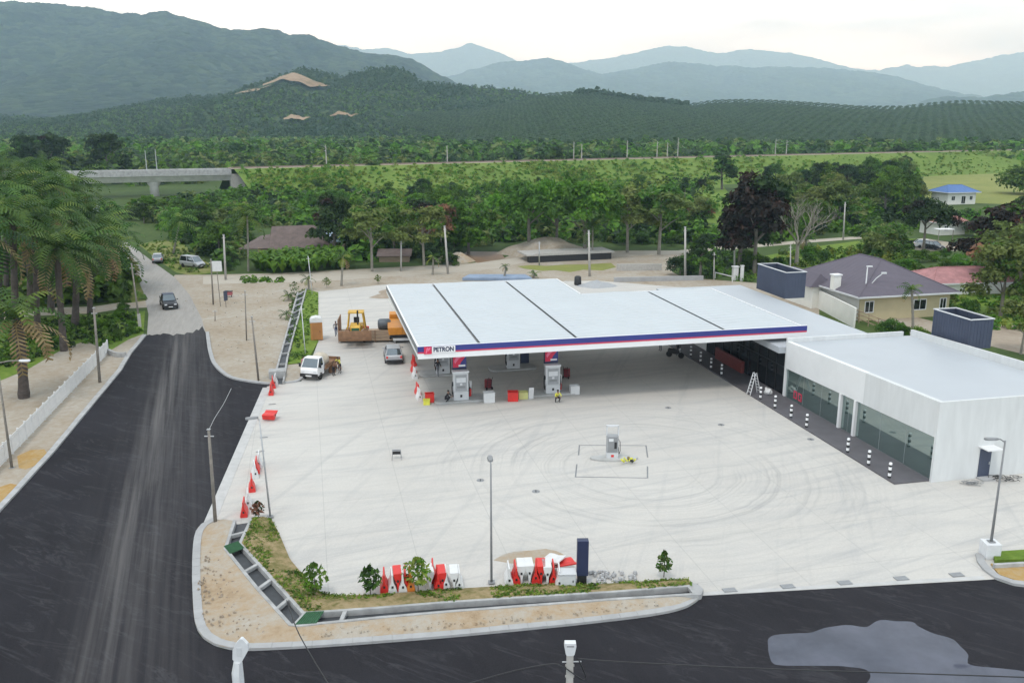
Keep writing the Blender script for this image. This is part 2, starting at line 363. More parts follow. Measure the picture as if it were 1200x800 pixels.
M_greenpaint = PM("green_cover", (.02, .10, .05), .6, .2, 2)
M_greengrate = PM("green_grating", (.03, .105, .045), .7, .2, 4)
M_bandB = PM("bollard_black", (.016, .016, .018), .5, .1, 4)
M_bandW = PM("bollard_white", (.8, .8, .8), .5, .04, 4)
M_tarp = PM("beige_tarp", (.52, .46, .37), .9, .15, 3, bmp=.4)
M_lampW = PM("lamp_white", (.62, .63, .64), .4, .05, 4)
M_tan = PM("tan_wall", (.45, .385, .235), .8, .06, .7)
M_cream = PM("cream_wall", (.70, .69, .64), .8, .06, .7)
M_purpleroof = None
def tiles_mat(name, c, s=2.6, var=.3, hor=True):
    m, nt, b = nodes_mat(name); v = coords(nt, (1, 1, 1), True)
    wv = nt.nodes.new("ShaderNodeTexWave"); wv.bands_direction = 'Z'; wv.inputs['Scale'].default_value = s; wv.inputs['Distortion'].default_value = .4
    nt.links.new(v.outputs[0], wv.inputs['Vector']); n = noise(nt, v, .9, 6, .7)
    c1 = ramp(nt, n.outputs['Fac'], [(.3, tuple(x * (1 - var) for x in c)), (.7, tuple(x * (1 + var) for x in c))]).outputs[0]
    c1 = mixc(nt, mixc(nt, .35, (0, 0, 0), wv.outputs['Color']), c1, tuple(x * .6 for x in c))
    nt.links.new(c1, b.inputs['Base Color']); b.inputs['Roughness'].default_value = .8; bump(nt, b, wv.outputs['Fac'], .4, .05); return m
M_purpleroof = tiles_mat("purple_grey_tiles", (.115, .10, .125), 2.6, .12)
M_brownroof = tiles_mat("brown_tiles", (.13, .095, .085), 2.2, .35)
M_redroof = tiles_mat("faded_red_roof", (.36, .17, .15), 2.2, .3)
M_blueroof = tiles_mat("blue_sheet_roof", (.08, .16, .36), 2.2, .15)
def glass_mat(name, base, gl, tint, rough=.03):
    m, nt, b = nodes_mat(name); nt.nodes.remove(b)
    d = nt.nodes.new("ShaderNodeBsdfDiffuse"); g = nt.nodes.new("ShaderNodeBsdfGlossy"); ms = nt.nodes.new("ShaderNodeMixShader"); ms.inputs[0].default_value = gl
    v = coords(nt); n = noise(nt, v, .35, 4); r = ramp(nt, n.outputs['Fac'], [(.3, tuple(x * .8 for x in base)), (.7, tuple(x * 1.2 for x in base))])
    nt.links.new(r.outputs[0], d.inputs[0]); g.inputs['Color'].default_value = (*tint, 1); g.inputs['Roughness'].default_value = rough
    nt.links.new(d.outputs[0], ms.inputs[1]); nt.links.new(g.outputs[0], ms.inputs[2]); nt.links.new(ms.outputs[0], nt.nodes['Material Output'].inputs[0]); return m
M_glass = glass_mat("green_glass", (.055, .085, .08), .36, (.8, .93, .9))
M_darkglass = glass_mat("dark_glass", (.010, .011, .013), .10, (.8, .85, .9), .06)
M_carglass = glass_mat("car_glass", (.014, .018, .022), .22, (.85, .95, 1), .05)
M_skin = PM("skin", (.25, .14, .085), .6, .06, 6)
M_hair = PM("hair_black", (.012, .01, .009), .7, .1, 6)
M_bark = PM("bark_grey", (.17, .15, .125), .9, .3, 2, bmp=.4)
M_palebark = PM("bark_pale", (.24, .22, .185), .9, .2, 2)
M_palmbark = PM("palm_bark", (.075, .06, .052), .95, .35, 3, bmp=.5)
M_leafA = leaf_mat("leaf_mid_green", (0.024, 0.056, 0.008), (0.06, 0.13, 0.016), (0.12, 0.21, 0.03))
M_leafB = leaf_mat("leaf_bright_green", (0.034, 0.1, 0.008), (0.085, 0.195, 0.014), (0.165, 0.285, 0.03))
M_leafC = leaf_mat("leaf_dark_green", (0.012, 0.028, 0.008), (0.026, 0.056, 0.014), (0.055, 0.1, 0.024))
M_leafD = leaf_mat("leaf_olive", (0.06, 0.085, 0.02), (0.125, 0.165, 0.04), (0.21, 0.25, 0.075))
M_leafH = leaf_mat("leaf_hill_green", (.014, .032, .012), (.03, .062, .02), (.06, .10, .03))
M_leafR = leaf_mat("leaf_bronze", (.012, .014, .008), (.026, .02, .014), (.075, .03, .022), .5)
M_leafO = leaf_mat("leaf_rust_blossom", (.09, .05, .03), (.22, .10, .06), (.36, .17, .11), .8)
M_leafY = leaf_mat("leaf_yellow_green", (.10, .13, .02), (.18, .24, .035), (.28, .32, .06))
M_leafDead = leaf_mat("leaf_dry", (.17, .12, .05), (.29, .21, .10), (.40, .31, .16))
M_palm = leaf_mat("palm_leaf", (.016, .044, .009), (.048, .108, .018), (.12, .20, .034), .35)
M_palmFar = leaf_mat("plantation_palm_leaf", (.014, .034, .013), (.03, .066, .022), (.055, .10, .032), .1)
M_palmY = leaf_mat("palm_leaf_yellowing", (.04, .085, .014), (.105, .17, .026), (.22, .27, .05), .4)

# ------------------------------------------------------------------ setting: ground sheets
sheet("ground", [(-15400, -200), (15400, -200), (15400, 17400), (-15400, 17400)], 0, M_grass, world=True)
sheet("sand_verge", [(-120, 720), (0, 603), (65, 532), (150, 424), (172, 398), (168, 391), (150, 398), (127, 412), (100, 399), (70, 411), (32, 433), (0, 446), (-90, 480)], .008, M_sand)
sheet("sand_path", [(176, 350), (176, 360), (140, 362), (110, 367), (40, 370), (-40, 380), (-40, 370), (40, 361), (110, 359), (150, 353)], .008, M_sand)
sheet("dirt_ground", [(205, 322), (240, 322), (325, 320), (445, 314), (550, 308.5), (587, 304), (600, 298), (650, 295), (700, 294), (750, 293.5), (794, 293.5), (806, 299), (787, 318), (800, 325), (880, 331), (960, 338),
       (960, 380), (372, 380), (335, 452), (316, 452), (262, 442), (245, 425), (239, 390), (190, 392), (185, 350)], .008, M_sand)
sheet("dirt_road", [(238, 333), (330, 331), (400, 328), (455, 324), (520, 320), (580, 315), (612, 308), (700, 302), (795, 297.5), (848, 292.8), (904, 288.3), (952, 284), (1019, 279), (1060, 272), (1060, 270), (1019, 276), (952, 280.7), (904, 284.6), (825, 290), (795, 293.5), (700, 296), (606, 302), (550, 309.5), (445, 316), (325, 322), (238, 324)], .014, M_dirtroad)
sheet("old_road", [(172, 396), (174, 368), (168, 342), (157, 320), (140, 303), (117, 281), (100, 268), (118, 266), (135, 274), (156, 289), (181, 308), (205, 325), (222, 345), (236, 372), (242, 392), (240, 402), (172, 402)], .012, M_oldroad)
road = [P(172, 393)] + [P(x, y) for x, y in ((154, 415), (143, 434), (105, 480), (65, 529), (6, 594))]
dl = (road[-1] - road[-2]).normalized(); left_end = road[-1] + dl * 40
kerbR = cr([P(241, 390), P(244, 412), P(250, 428), P(266, 442), P(290, 448), P(316, 451)], 5)
asph = [left_end, *road[::-1], *[P(*q) for q in ((175, 392), (178, 393), (184, 391.6), (188, 392.2), (191, 390.4), (199, 391.5), (203, 393.4), (207, 391), (216, 392), (219, 389.5), (226, 390), (230, 386), (233, 387), (237, 382))], *kerbR, P(320, 456), P(255, 606)]
isl = cr([P(x, y) for x, y in ((249, 609), (232, 620), (226, 645), (226, 700), (230, 735), (245, 753), (275, 762), (330, 761), (440, 754), (560, 744), (680, 732), (760, 722.5), (800, 714), (819, 703), (823, 694))], 4)
risl = cr([P(x, y) for x, y in ((1143, 650), (1146, 662), (1161, 676), (1182, 684.5), (1205, 688.5), (1300, 697), (1500, 712))], 4)
asph += isl + [P(829, 690), P(1148, 667)] + [q for q in risl if q.y < P(1148, 668).y] + [P(1500, 712) + Vector((15, 3, 0)), Vector((75, 0, 0)), Vector((60, -40, 0)), Vector((-70, -40, 0))]
sheet("asphalt_road", [(p.x, p.y) for p in asph], .016, M_asphalt, world=True)
# concrete forecourt
fore = [P(246, 612), P(313, 453), P(331, 449), P(353, 447), P(362, 430), P(373, 400), P(373, 342), P(456, 333), P(700, 329), P(885, 344)] + [S(58, 112), S(62, 40), P(1500, 640), P(1300, 669), P(1155, 679.5), P(824, 698), P(818, 684), P(400, 716), P(357, 716), P(280, 640)]
sheet("concrete_forecourt", [(p.x, p.y) for p in fore], .03, M_conc, world=True)
mb = MB(); ribbon(mb, [P(246, 611, .03), P(312.5, 454, .03)], -.35, .35, 0.0, .045, M_strip); ribbon(mb, [P(824, 698), P(990, 688.5), P(1155, 679)], 0, .35, 0.0, .045, M_strip)
struct("forecourt_edge_strip", mb)
# kerbs
mb = MB(); kerbstones(mb, [left_end] + road[::-1], 0, .42, 0, .15, M_kerb); struct("kerb", mb)
mb = MB(); kerbstones(mb, kerbR, 0, .38, 0, .15, M_kerb2); ribbon(mb, cr([P(331, 449.5), P(345, 448.5), P(354, 445), P(359, 438)], 5), 0, .3, 0, .14, M_kerb); struct("kerb", mb)
mb = MB(); kerbstones(mb, isl, 0, .42, 0, .15, M_kerb2); struct("kerb", mb)
mb = MB(); kerbstones(mb, risl, 0, .42, 0, .15, M_kerb2); struct("kerb", mb)
# corner island: sand bank sloping from kerb to the drain, drain channel, planted strip
ZD = .36
dout = [P(x, y, ZD) for x, y in ((275, 609), (264, 642), (300, 687), (340, 731), (349, 732), (440, 723), (520, 716), (620, 708.5), (720, 701), (818, 695))]
din = [P(x, y, ZD) for x, y in ((295, 606), (281, 636), (317, 675), (355, 717), (361, 717), (440, 711.5), (520, 705), (620, 698.5), (720, 692.5), (810, 685.5))]
def resample(pts, n):
    pts = [Vector(p) for p in pts]; d = [0]
    for a, b in zip(pts, pts[1:]): d.append(d[-1] + (b - a).length)
    o = []
    for k in range(n):
        t = d[-1] * k / (n - 1); i = max(j for j in range(len(d)) if d[j] <= t + 1e-6); i = min(i, len(pts) - 2)
        o.append(pts[i].lerp(pts[i + 1], (t - d[i]) / max(1e-6, d[i + 1] - d[i])))
    return o
a = resample([p + Vector((0, 0, .12)) for p in isl], 90); b = resample([p + Vector((0, 0, -.02)) for p in dout], 90)
N = 9; V = []; Fc = []
for i in range(90):
    for j in range(N):
        t = j / (N - 1); p = a[i].lerp(b[i], t); p.z = a[i].z + (b[i].z - a[i].z) * max(0, (t - .3) / .7)
        wv = float(vnoise(np.array([p.x * 1.3]), np.array([p.y * 1.3]))[0] - .5) * .14 * (0 if t < .3 else math.sin(math.pi * (t - .3) / .7)); V.append((p.x, p.y, p.z + wv))
for i in range(89):
    for j in range(N - 1): q = i * N + j; Fc.append((q, q + N, q + N + 1, q + 1))
mb = MB(); mb.add(V, Fc, M_sand2); o = struct("island_sand", mb, smooth=True)
def drain(name, dl_, dr_, zt, beams, gratings=(), zb=.05):
    mb = MB(); k = len(dl_)
    ribbon(mb, dl_, -.09, .09, 0, zt, M_drainwall); ribbon(mb, dr_, -.09, .09, 0, zt, M_drainwall)
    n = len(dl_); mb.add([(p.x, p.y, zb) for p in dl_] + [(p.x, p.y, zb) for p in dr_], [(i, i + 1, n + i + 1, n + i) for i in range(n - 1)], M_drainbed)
    for (i, t) in beams:
        p, q = dl_[i].lerp(dl_[i + 1], t), dr_[i].lerp(dr_[i + 1], t); ribbon(mb, [p, q], -.1, .1, zt - .2, zt - .015, M_drainwall)
    return struct(name, mb)
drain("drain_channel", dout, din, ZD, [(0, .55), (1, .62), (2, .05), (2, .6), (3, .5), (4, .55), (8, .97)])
for (i, t0, i1, t1) in ((1, -.06, 1, .16), (3, .6, 4, .24)):
    q = [dout[i].lerp(dout[i + 1], t0), dout[i1].lerp(dout[i1 + 1], t1), din[i1].lerp(din[i1 + 1], t1), din[i].lerp(din[i + 1], t0)]
    c = sum(q, Vector()) / 4; mb = MB(); pl = [((p - c).x * .98, (p - c).y * .98) for p in q]
    mb.prism(pl, -.03, .0, M_greengrate)
    e = (Vector(pl[1]) - Vector(pl[0])); w_ = Vector(pl[3]) - Vector(pl[0])
    for k in range(9):
        s0 = Vector(pl[0]) + e * (k + .5) / 9; s1 = s0 + w_.lerp(Vector(pl[2]) - Vector(pl[1]), (k + .5) / 9); mb.tube([(s0.x, s0.y, .015), (s1.x, s1.y, .015)], .02, M_greengrate, 4)
    tag(mb.build("drain_grating", loc=(c.x, c.y, ZD + .02)), ["green grating over the corner drain at its upper bend", "green grating over the corner drain at its lower bend"][i == 3], "grating")
Cd = [P(320, 446, .3), P(323, 436, .3), P(349, 342, .3)]; Ce = [P(332, 447, .3), P(337, 417, .3), P(359, 337, .3)]
Cd = resample(Cd, 12); Ce = resample(Ce, 12)
drain("drain_channel", Cd, Ce, .3, [(i, .5) for i in range(0, 11)])
mb = MB(); c = P(325, 442); mb.bx(-.75, .75, -.6, .6, 0, .75, M_drainwall); struct("drain_sump", mb, loc=c, rz=SITE)
# planted strips
pin = [p + Vector((0, 0, -.02)) for p in din]
pout = [P(x, y, .12) for x, y in ((318, 608), (326, 622), (340, 655), (372, 692), (392, 697), (440, 696), (520, 690), (620, 684), (694, 684), (806, 678))]
a = resample(pin, 60); b = resample(pout, 60); V = []; Fc = []
for i in range(60):
    for j in range(8):
        t = j / 7; p = a[i].lerp(b[i], t); wv = float(vnoise(np.array([p.x * 1.7]), np.array([p.y * 1.7]))[0]) * .16 * math.sin(math.pi * t); V.append((p.x, p.y, p.z + wv))
for i in range(59):
    for j in range(7): q = i * 8 + j; Fc.append((q, q + 8, q + 9, q + 1))
mb = MB(); mb.add(V, Fc, M_verge); struct("planting_strip", mb, smooth=True)
mb = MB(); mb.prism([tuple(P(x, y, .06))[:2] for x, y in ((357, 338), (373, 343), (373, 400), (360, 424), (337, 427), (341, 412))], .034, .1, M_lawn); struct("green_strip", mb)
mb = MB(); mb.prism([tuple(P(x, y, .06))[:2] for x, y in ((336, 428), (360, 426), (354, 443), (343, 447.5), (333, 447))], .034, .11, M_sand); struct("sand_wedge", mb)
# right island
mb = MB(); mb.prism([tuple(P(x, y, .1))[:2] for x, y in ((1161, 660), (1171, 673), (1200, 683), (1300, 692), (1500, 706), (1500, 686), (1300, 674), (1200, 664))], .034, .12, M_ochre); struct("island_sand", mb)
mb = MB(); mb.prism([tuple(P(x, y, .2))[:2] for x, y in ((1163, 647), (1166, 657), (1200, 656), (1300, 668), (1500, 680), (1500, 660), (1300, 646), (1200, 644.5))], .036, .26, M_lawn); struct("planting_strip", mb)
mb = MB(); ribbon(mb, [P(1165, 661, .3), P(1200, 659, .3), P(1300, 671, .3), P(1500, 684, .3)], -.1, .1, .03, .32, M_drainwall); struct("drain_wall", mb)
mb = MB(); mb.prism([tuple(P(x, y, .3))[:2] for x, y in ((806, 681.5), (818, 684), (824.5, 690), (822, 696), (813, 698), (812, 690))], .0, .3, M_kerb2); struct("island_end", mb)
sheet("sand_spill", [(578, 656), (590, 649), (602, 646), (622, 644.5), (640, 642.5), (652, 645), (662, 650), (650, 656), (632, 658), (618, 662), (600, 660)], .034, M_sand2)
# puddle
M_puddle, ntp, bp = nodes_mat("puddle_water")
bp.inputs['Roughness'].default_value = .04; bp.inputs['IOR'].default_value = 1.4; bp.inputs['Specular IOR Level'].default_value = .6
r_ = ramp(ntp, noise(ntp, coords(ntp), .35, 4).outputs['Fac'], [(.35, (.045, .05, .07)), (.7, (.085, .09, .12))]); ntp.links.new(r_.outputs[0], bp.inputs['Base Color'])
pud = cr([P(x, y) for x, y in ((898, 768), (900, 754), (909, 746), (930, 741.5), (951, 741.5), (962, 736.5), (1011, 732.5), (1032, 728.2), (1056, 727.2), (1070, 728.4), (1077, 734), (1095, 743), (1119, 752), (1132, 763), (1130, 773), (1142, 780), (1200, 786.5), (1240, 800), (1180, 835), (1060, 850), (1012, 815), (1020, 792), (1006, 783), (960, 780.5), (915, 780), (902, 777))], 8, True)
pc = sum(pud, Vector()) / len(pud)
pj = [p + (p - pc).normalized() * .45 * (float(vnoise(np.array([p.x * 1.1]), np.array([p.y * 1.1]))[0]) - .5) for p in pud]
sheet("puddle_water", [(p.x, p.y) for p in pj], .0225, M_puddle, world=True)
# pump trench outlines
mb = MB()
for poly in (((678, 533), (679, 521.3), (757, 521.7), (759, 535.5)), ((676, 543.5), (674.4, 558.4), (758.8, 559.6), (758.8, 546))):
    ribbon(mb, [P(x, y, .04) for x, y in poly], -.05, .05, .02, .038, M_gutter)
struct("trench_line", mb)
mb = MB(); ribbon(mb, cr([P(x, y) for x, y in ((268, 341), (330, 331), (372, 342))], 4), 0, .1, 0, .05, M_sand)
M_roadside = ground_mat("roadside_grass", [(.32, (.05, .085, .015)), (.46, (.12, .16, .03)), (.56, (.20, .19, .07)), (.7, (.30, .25, .15))], .16, 1.4)
# grass sheets
sheet("field", [(1083, 234), (1079, 215), (1090, 192), (1130, 191), (1320, 196), (1320, 236), (1200, 240), (1140, 238)], .012, M_field)
sheet("lawn", [(858, 312), (880, 303), (940, 291), (1000, 283), (1040, 279), (1075, 280), (1070, 300), (960, 330), (880, 326)], .012, M_lawn)
sheet("lawn", [(163, 287), (180, 282), (212, 283), (230, 300), (262, 318), (225, 323), (206, 319), (190, 308)], .006, M_roadside)
sheet("lawn", [(1090, 322), (1320, 315), (1320, 395), (1120, 375)], .012, M_lawn)
sheet("lawn", [(0, 446), (32, 433), (70, 411), (100, 399), (128, 411), (168, 391), (170, 364), (150, 366), (40, 373), (-80, 390), (-80, 470)], .004, M_lawn)
sheet("verge_grass", [(160, 322), (168, 343), (172, 352), (150, 355), (138, 330), (145, 320)], .012, M_roadside)
sheet("yard_ground", [(1060, 283), (1082, 279), (1120, 285), (1122, 294), (1085, 294), (1058, 291)], .012, M_sand)
sheet("yard_ground", [(1010, 366), (1040, 362), (1110, 381), (1100, 398), (1040, 385)], .016, M_sand)
sheet("gravel_yard", [(1130, 398), (1160, 380), (1320, 388), (1320, 440), (1200, 415)], .016, M_mound)
sheet("culvert_grass", [(606, 312), (622, 310.5), (640, 311.5), (662, 310), (690, 309.5), (716, 308), (722, 313), (706, 317), (684, 316), (668, 319), (650, 316.5), (636, 317.5), (615, 315)], .018, M_bank if "M_bank" in globals() else M_field)
sheet("meadow", [(300, 226), (420, 221), (560, 219), (700, 214), (840, 208), (858, 232), (852, 268), (800, 272), (780, 250), (640, 240), (420, 238), (310, 246)], .01, M_lawn)
sheet("brown_pool", [(538, 300), (548, 294.5), (586, 295), (592, 303), (560, 308)], .012, M_brownwater)
def mound(name, c, rx, ry, h, m, seed=0, n=28):
    r = np.linspace(0, 1, 10); t = np.linspace(0, 2 * np.pi, n, endpoint=False); V = []; Fc = []
    for a_ in r:
        for b_ in t:
            k = 1 + .35 * (vnoise(np.array([2 * math.cos(b_) + seed]), np.array([2 * math.sin(b_) + seed]))[0] - .5)
            z = h * (1 - a_ ** 1.6) * (1 + .5 * (vnoise(np.array([a_ * 4 * math.cos(b_) + seed]), np.array([a_ * 4 * math.sin(b_)]))[0] - .5)); V.append((rx * a_ * k * math.cos(b_), ry * a_ * k * math.sin(b_), z - .02))
    for i in range(9):
        for j in range(n): Fc.append((i * n + j, (i + 1) * n + j, (i + 1) * n + (j + 1) % n, i * n + (j + 1) % n))
    mb = MB(); mb.add(V, Fc, m); return mb.build(name, loc=c, smooth=True)
tag(mound("earth_mound", P(640, 297), 9.0, 6, 2.7, M_sand, 1), "long beige earth mound behind the culvert in front of the trees", "mound")
tag(mound("earth_mound", P(535, 306), 3.4, 3.0, 1.6, M_sand2, 4), "small pale sand heap beside the brown pool", "mound")
tag(mound("rubble_heap", P(452, 348), 2.4, 1.4, .55, M_mound, 6), "brown rubble heap on the concrete near the canopy corner", "heap")
tag(mound("rubble_heap", P(459, 342.5), 2.2, 1.1, .5, M_mound, 9), "farther brown rubble heap close behind the other one", "heap")
tag(mound("rubble_heap", P(700, 335.5), 3.0, 1.8, .8, M_grey, 12), "low grey gravel heap seen over the canopy notch", "heap")

# ------------------------------------------------------------------ far land: railway bank, hills, mountains
def forest_mat(name, stops, s1, s2, bm=.6, bd=4):
    m, nt, b = nodes_mat(name); v = coords(nt)
    vo = nt.nodes.new("ShaderNodeTexVoronoi"); vo.inputs['Scale'].default_value = s2; nt.links.new(v.outputs[0], vo.inputs['Vector'])
    n = noise(nt, v, s1, 7, .65); f = nt.nodes.new("ShaderNodeMix"); f.inputs[0].default_value = .5
    nt.links.new(n.outputs['Fac'], f.inputs[2]); nt.links.new(vo.outputs['Color'], f.inputs[3])
    r = ramp(nt, f.outputs[0], stops); nt.links.new(r.outputs[0], b.inputs['Base Color']); b.inputs['Roughness'].default_value = .95; b.inputs['Specular IOR Level'].default_value = .1
    iv = nt.nodes.new("ShaderNodeMath"); iv.operation = 'MULTIPLY'; iv.inputs[1].default_value = -1; nt.links.new(vo.outputs['Distance'], iv.inputs[0]); bump(nt, b, iv.outputs[0], bm, bd); return m
M_mtn = forest_mat("mountain_forest", [(.3, (.005, .014, .009)), (.5, (.017, .034, .016)), (.72, (.045, .068, .03))], .0045, .035, 1.0, 14)
M_mtn2 = forest_mat("far_mountain_forest", [(.3, (.004, .011, .008)), (.5, (.016, .032, .016)), (.72, (.05, .075, .035))], .002, .016, 1.0, 30)
M_hill = forest_mat("hill_forest", [(.3, (.012, .028, .011)), (.5, (.026, .054, .018)), (.75, (.07, .10, .032))], .014, .14, 1.0, 4)
M_plant = forest_mat("plantation_green", [(.3, (.018, .042, .02)), (.5, (.034, .07, .026)), (.75, (.06, .095, .032))], .006, .2, .4, 2)
M_cut = ground_mat("cleared_soil", [(.35, (.09, .085, .04)), (.45, (.24, .165, .10)), (.65, (.37, .275, .185))], .03, .12)
def massif(name, prof, D, D0, mat, nx=420, ny=90, k=1.15, gully=.3, crown=5, ext=1.12, gs=.006, zb=0., bh=4, seed=0, back=.25):
    cf = .05 * 1700 / max(D, 1000)
    px = np.array([p[0] for p in prof], float); py = np.array([p[1] for p in prof], float)
    zr_ = np.array([zat(y, D) for y in py]); xr = np.array([xat(x, y, D) for x, y in prof])
    X = np.linspace(xr[0], xr[-1], nx); zr = np.interp(X, xr, zr_)
    s = np.concatenate([np.linspace(0, 1, ny), 1 + np.linspace(.05, back, bh)]); SS_, XX = np.meshgrid(s, X, indexing='ij')
    Y = D0 + (D - D0) * SS_
    prof_ = np.where(SS_ <= 1, SS_ ** k, np.maximum(0, 1 - ((SS_ - 1) / back) ** 1.5 * .8)); Z = zr[None, :] * prof_
    env = np.clip(4 * SS_ * (1 - SS_), 0, 1) ** .8; g = fbm(XX * gs + seed, Y * gs * .45 + 3, 5, .55) - .5
    Z = Z * (1 - gully * 2 * g * env * -1)
    Z = Z + crown * (fbm(XX * cf + 9 + seed, Y * cf, 4, .7) - .5) * 2 * np.clip(SS_ * 3, 0, 1) + zb
    Z = np.maximum(Z, -.5); Yj = Y
    ii = np.arange(len(s) * nx).reshape(len(s), nx); q = np.stack([ii[:-1, :-1], ii[:-1, 1:], ii[1:, 1:], ii[1:, :-1]], -1).reshape(-1, 4)
    o = npmesh(name, np.stack([XX, Yj, Z], -1).reshape(-1, 3), q, [mat], smooth=True)
    tag(o, kind='structure')
    def h(x, y):
        sx = (y - D0) / (D - D0); zz = np.interp(x, xr, zr_); e = np.clip(4 * sx * (1 - sx), 0, 1) ** .8
        g_ = fbm(x * gs + seed, y * gs * .45 + 3, 5, .55) - .5
        return zz * np.clip(sx, 0, 1) ** k * (1 + gully * 2 * g_ * e) + zb
    return o, h
massif("mountain_ridge", [(-260, 20), (-120, -2), (-40, 2), (0, 2), (30, 3), (67, 4), (90, 8), (117, 10), (130, 14), (143, 15), (165, 17), (187, 14), (200, 15), (213, 19), (240, 27), (258, 33), (273, 37), (295, 36), (313, 33), (326, 36), (337, 40), (357, 41), (372, 45), (400, 54), (430, 62), (470, 67), (485, 71), (500, 79), (520, 90), (535, 97), (560, 110), (590, 130), (600, 139)], 3600, 1900, M_mtn, 640, 170, 1.1, .36, 9, gs=.0028)
massif("mountain_ridge", [(380, 120), (430, 82), (480, 92), (520, 92), (545, 84), (580, 74), (600, 72), (620, 70), (640, 68.5), (655, 70), (660, 73), (675, 78), (690, 83), (705, 87), (720, 85), (740, 81), (760, 77), (790, 72), (805, 75), (820, 75), (840, 78), (860, 77), (880, 80), (900, 78), (925, 79), (950, 79), (975, 80), (1000, 83), (1025, 86), (1050, 92), (1075, 99), (1090, 105), (1110, 114), (1130, 126), (1150, 137)], 9000, 5600, M_mtn2, 620, 90, 1.1, .32, 20, gs=.0011)
massif("mountain_ridge", [(330, 120), (380, 52), (400, 52.5), (425, 57), (450, 56.5), (483, 63), (500, 62), (520, 60), (535, 56), (545, 52.5), (553, 51), (562, 53), (575, 58), (590, 64), (605, 71), (630, 73), (650, 77), (670, 74), (690, 71), (720, 68), (740, 63), (760, 58), (785, 54), (800, 55), (820, 58.5), (835, 62), (850, 62.5), (865, 59), (880, 58), (895, 59), (910, 61), (930, 63), (950, 67), (970, 73), (990, 78), (1010, 82), (1030, 83), (1045, 79), (1060, 76), (1075, 78), (1090, 77), (1110, 79), (1130, 73), (1145, 71), (1160, 67), (1180, 64), (1200, 62), (1260, 50), (1350, 60), (1500, 90)], 15000, 10500, M_mtn2, 820, 70, 1.05, .32, 30, gs=.0006)
massif("mountain_ridge", [(1040, 139), (1070, 126), (1090, 116), (1110, 113), (1150, 114), (1200, 108), (1300, 112), (1400, 139)], 5200, 3600, M_mtn2, 200, 50, 1.1, .25, 12, gs=.0016)
# middle hills (nearer)
hill, hill_h = massif("green_hill", [(-40, 139), (30, 138), (77, 147), (133, 131), (183, 120), (233, 114), (267, 114), (290, 103), (323, 92), (353, 82), (377, 86), (400, 91), (430, 82), (467, 81), (480, 87), (493, 98), (533, 102), (573, 103), (607, 107), (633, 112), (660, 119), (700, 129), (750, 135), (800, 139.5)], 1500, 930, M_hill, 460, 120, 1.25, .25, 2.5, gs=.008)
plan, plan_h = massif("plantation_rise", [(560, 132), (640, 113), (663, 111), (700, 112), (733, 118), (800, 126), (833, 121), (867, 120), (900, 121), (950, 124), (1000, 128), (1050, 128), (1083, 124), (1117, 121), (1150, 122), (1200, 123), (1300, 122), (1500, 128)], 1300, 640, M_plant, 300, 80, 1.0, .05, 1.0, gs=.005)
# cleared soil patches on the hill
def patch(pxs, Y0, Y1, m, n=24):
    V = []; Fc = []
    for i in range(n):
        t = i / (n - 1); px_ = pxs[0] + (pxs[1] - pxs[0]) * t
        for j in range(7):
            s = j / 6; wob = (vnoise(np.array([t * 7.]), np.array([s * 0 + 2.]))[0] - .5) * 40
            Y = Y0 + (Y1 - Y0) * (.5 + (s - .5) * math.sin(math.pi * min(1, max(.08, t)) ** .8)) + wob
            x = xat(px_, 100, Y); V.append((x, Y, float(hill_h(np.array([x]), np.array([Y]))[0]) + 5.5))
    for i in range(n - 1):
        for j in range(6): q = i * 7 + j; Fc.append((q, q + 7, q + 8, q + 1))
    mb = MB(); mb.add(V, Fc, m); return struct("cleared_ground", mb, smooth=True)
patch((308, 388), 1360, 1430, M_cut); patch((268, 318), 1320, 1360, M_cut); patch((330, 362), 1085, 1118, M_cut); patch((385, 420), 1100, 1120, M_cut)
# railway embankment
RB = [(-420, 262), (P(60, 205).x - 40, 276), (xat(270, 194, 300), 300), (xat(520, 188, 336), 336), (xat(700, 183, 368), 368), (xat(1000, 176, 432), 432), (xat(1300, 168, 520), 520)]
RB = [Vector((x, y)) for x, y in RB]; RBs = [Vector((p.x, p.y)) for p in cr([Vector((p.x, p.y, 0)) for p in RB[2:]], 24)]
M_ballast = ground_mat("rail_ballast", [(.3, (.30, .25, .20)), (.6, (.42, .36, .30))], .1, .8)
M_bank = ground_mat("bank_grass", [(.3, (.055, .10, .014)), (.5, (.11, .175, .028)), (.7, (.20, .25, .055))], .06, .7, bmp=.8)
ZR = 8.4; V = []; Fc = []; offs = [(-42, 0), (-34, 1.2), (-14, 6.2), (-5, ZR), (5, ZR), (24, 0)]
for i, p in enumerate(RBs):
    d = (RBs[min(i + 1, len(RBs) - 1)] - RBs[max(i - 1, 0)]).normalized(); n = Vector((-d.y, d.x))
    for o_, z in offs:
        q = p + n * o_; zz = z + (1.1 * (vnoise(np.array([q.x * .07]), np.array([q.y * .07]))[0] - .5) if 0 < z < ZR else 0); V.append((q.x, q.y, zz))
k = len(offs)
for i in range(len(RBs) - 1):
    for j in range(k - 1): q = i * k + j; Fc.append((q, q + k, q + k + 1, q + 1))
mb = MB(); mb.add(V, Fc, M_bank); mb.mats.append(M_ballast)
for i, f in enumerate(mb.f):
    if i % (k - 1) == 3: mb.m[i] = 1
struct("railway_embankment", mb, smooth=True)
M_rail = PM('rail_steel', (.20, .15, .12), .6, .2, 1)
mb = MB()
for o_ in (-2.6, -1.1, 1.1, 2.6): ribbon(mb, [(p.x, p.y) for p in RBs], o_ - .06, o_ + .06, ZR + .1, ZR + .28, M_rail)
ribbon(mb, [(p.x, p.y) for p in RBs], -3.6, 3.6, ZR - .2, ZR + .1, M_ballast); struct("railway_track", mb)

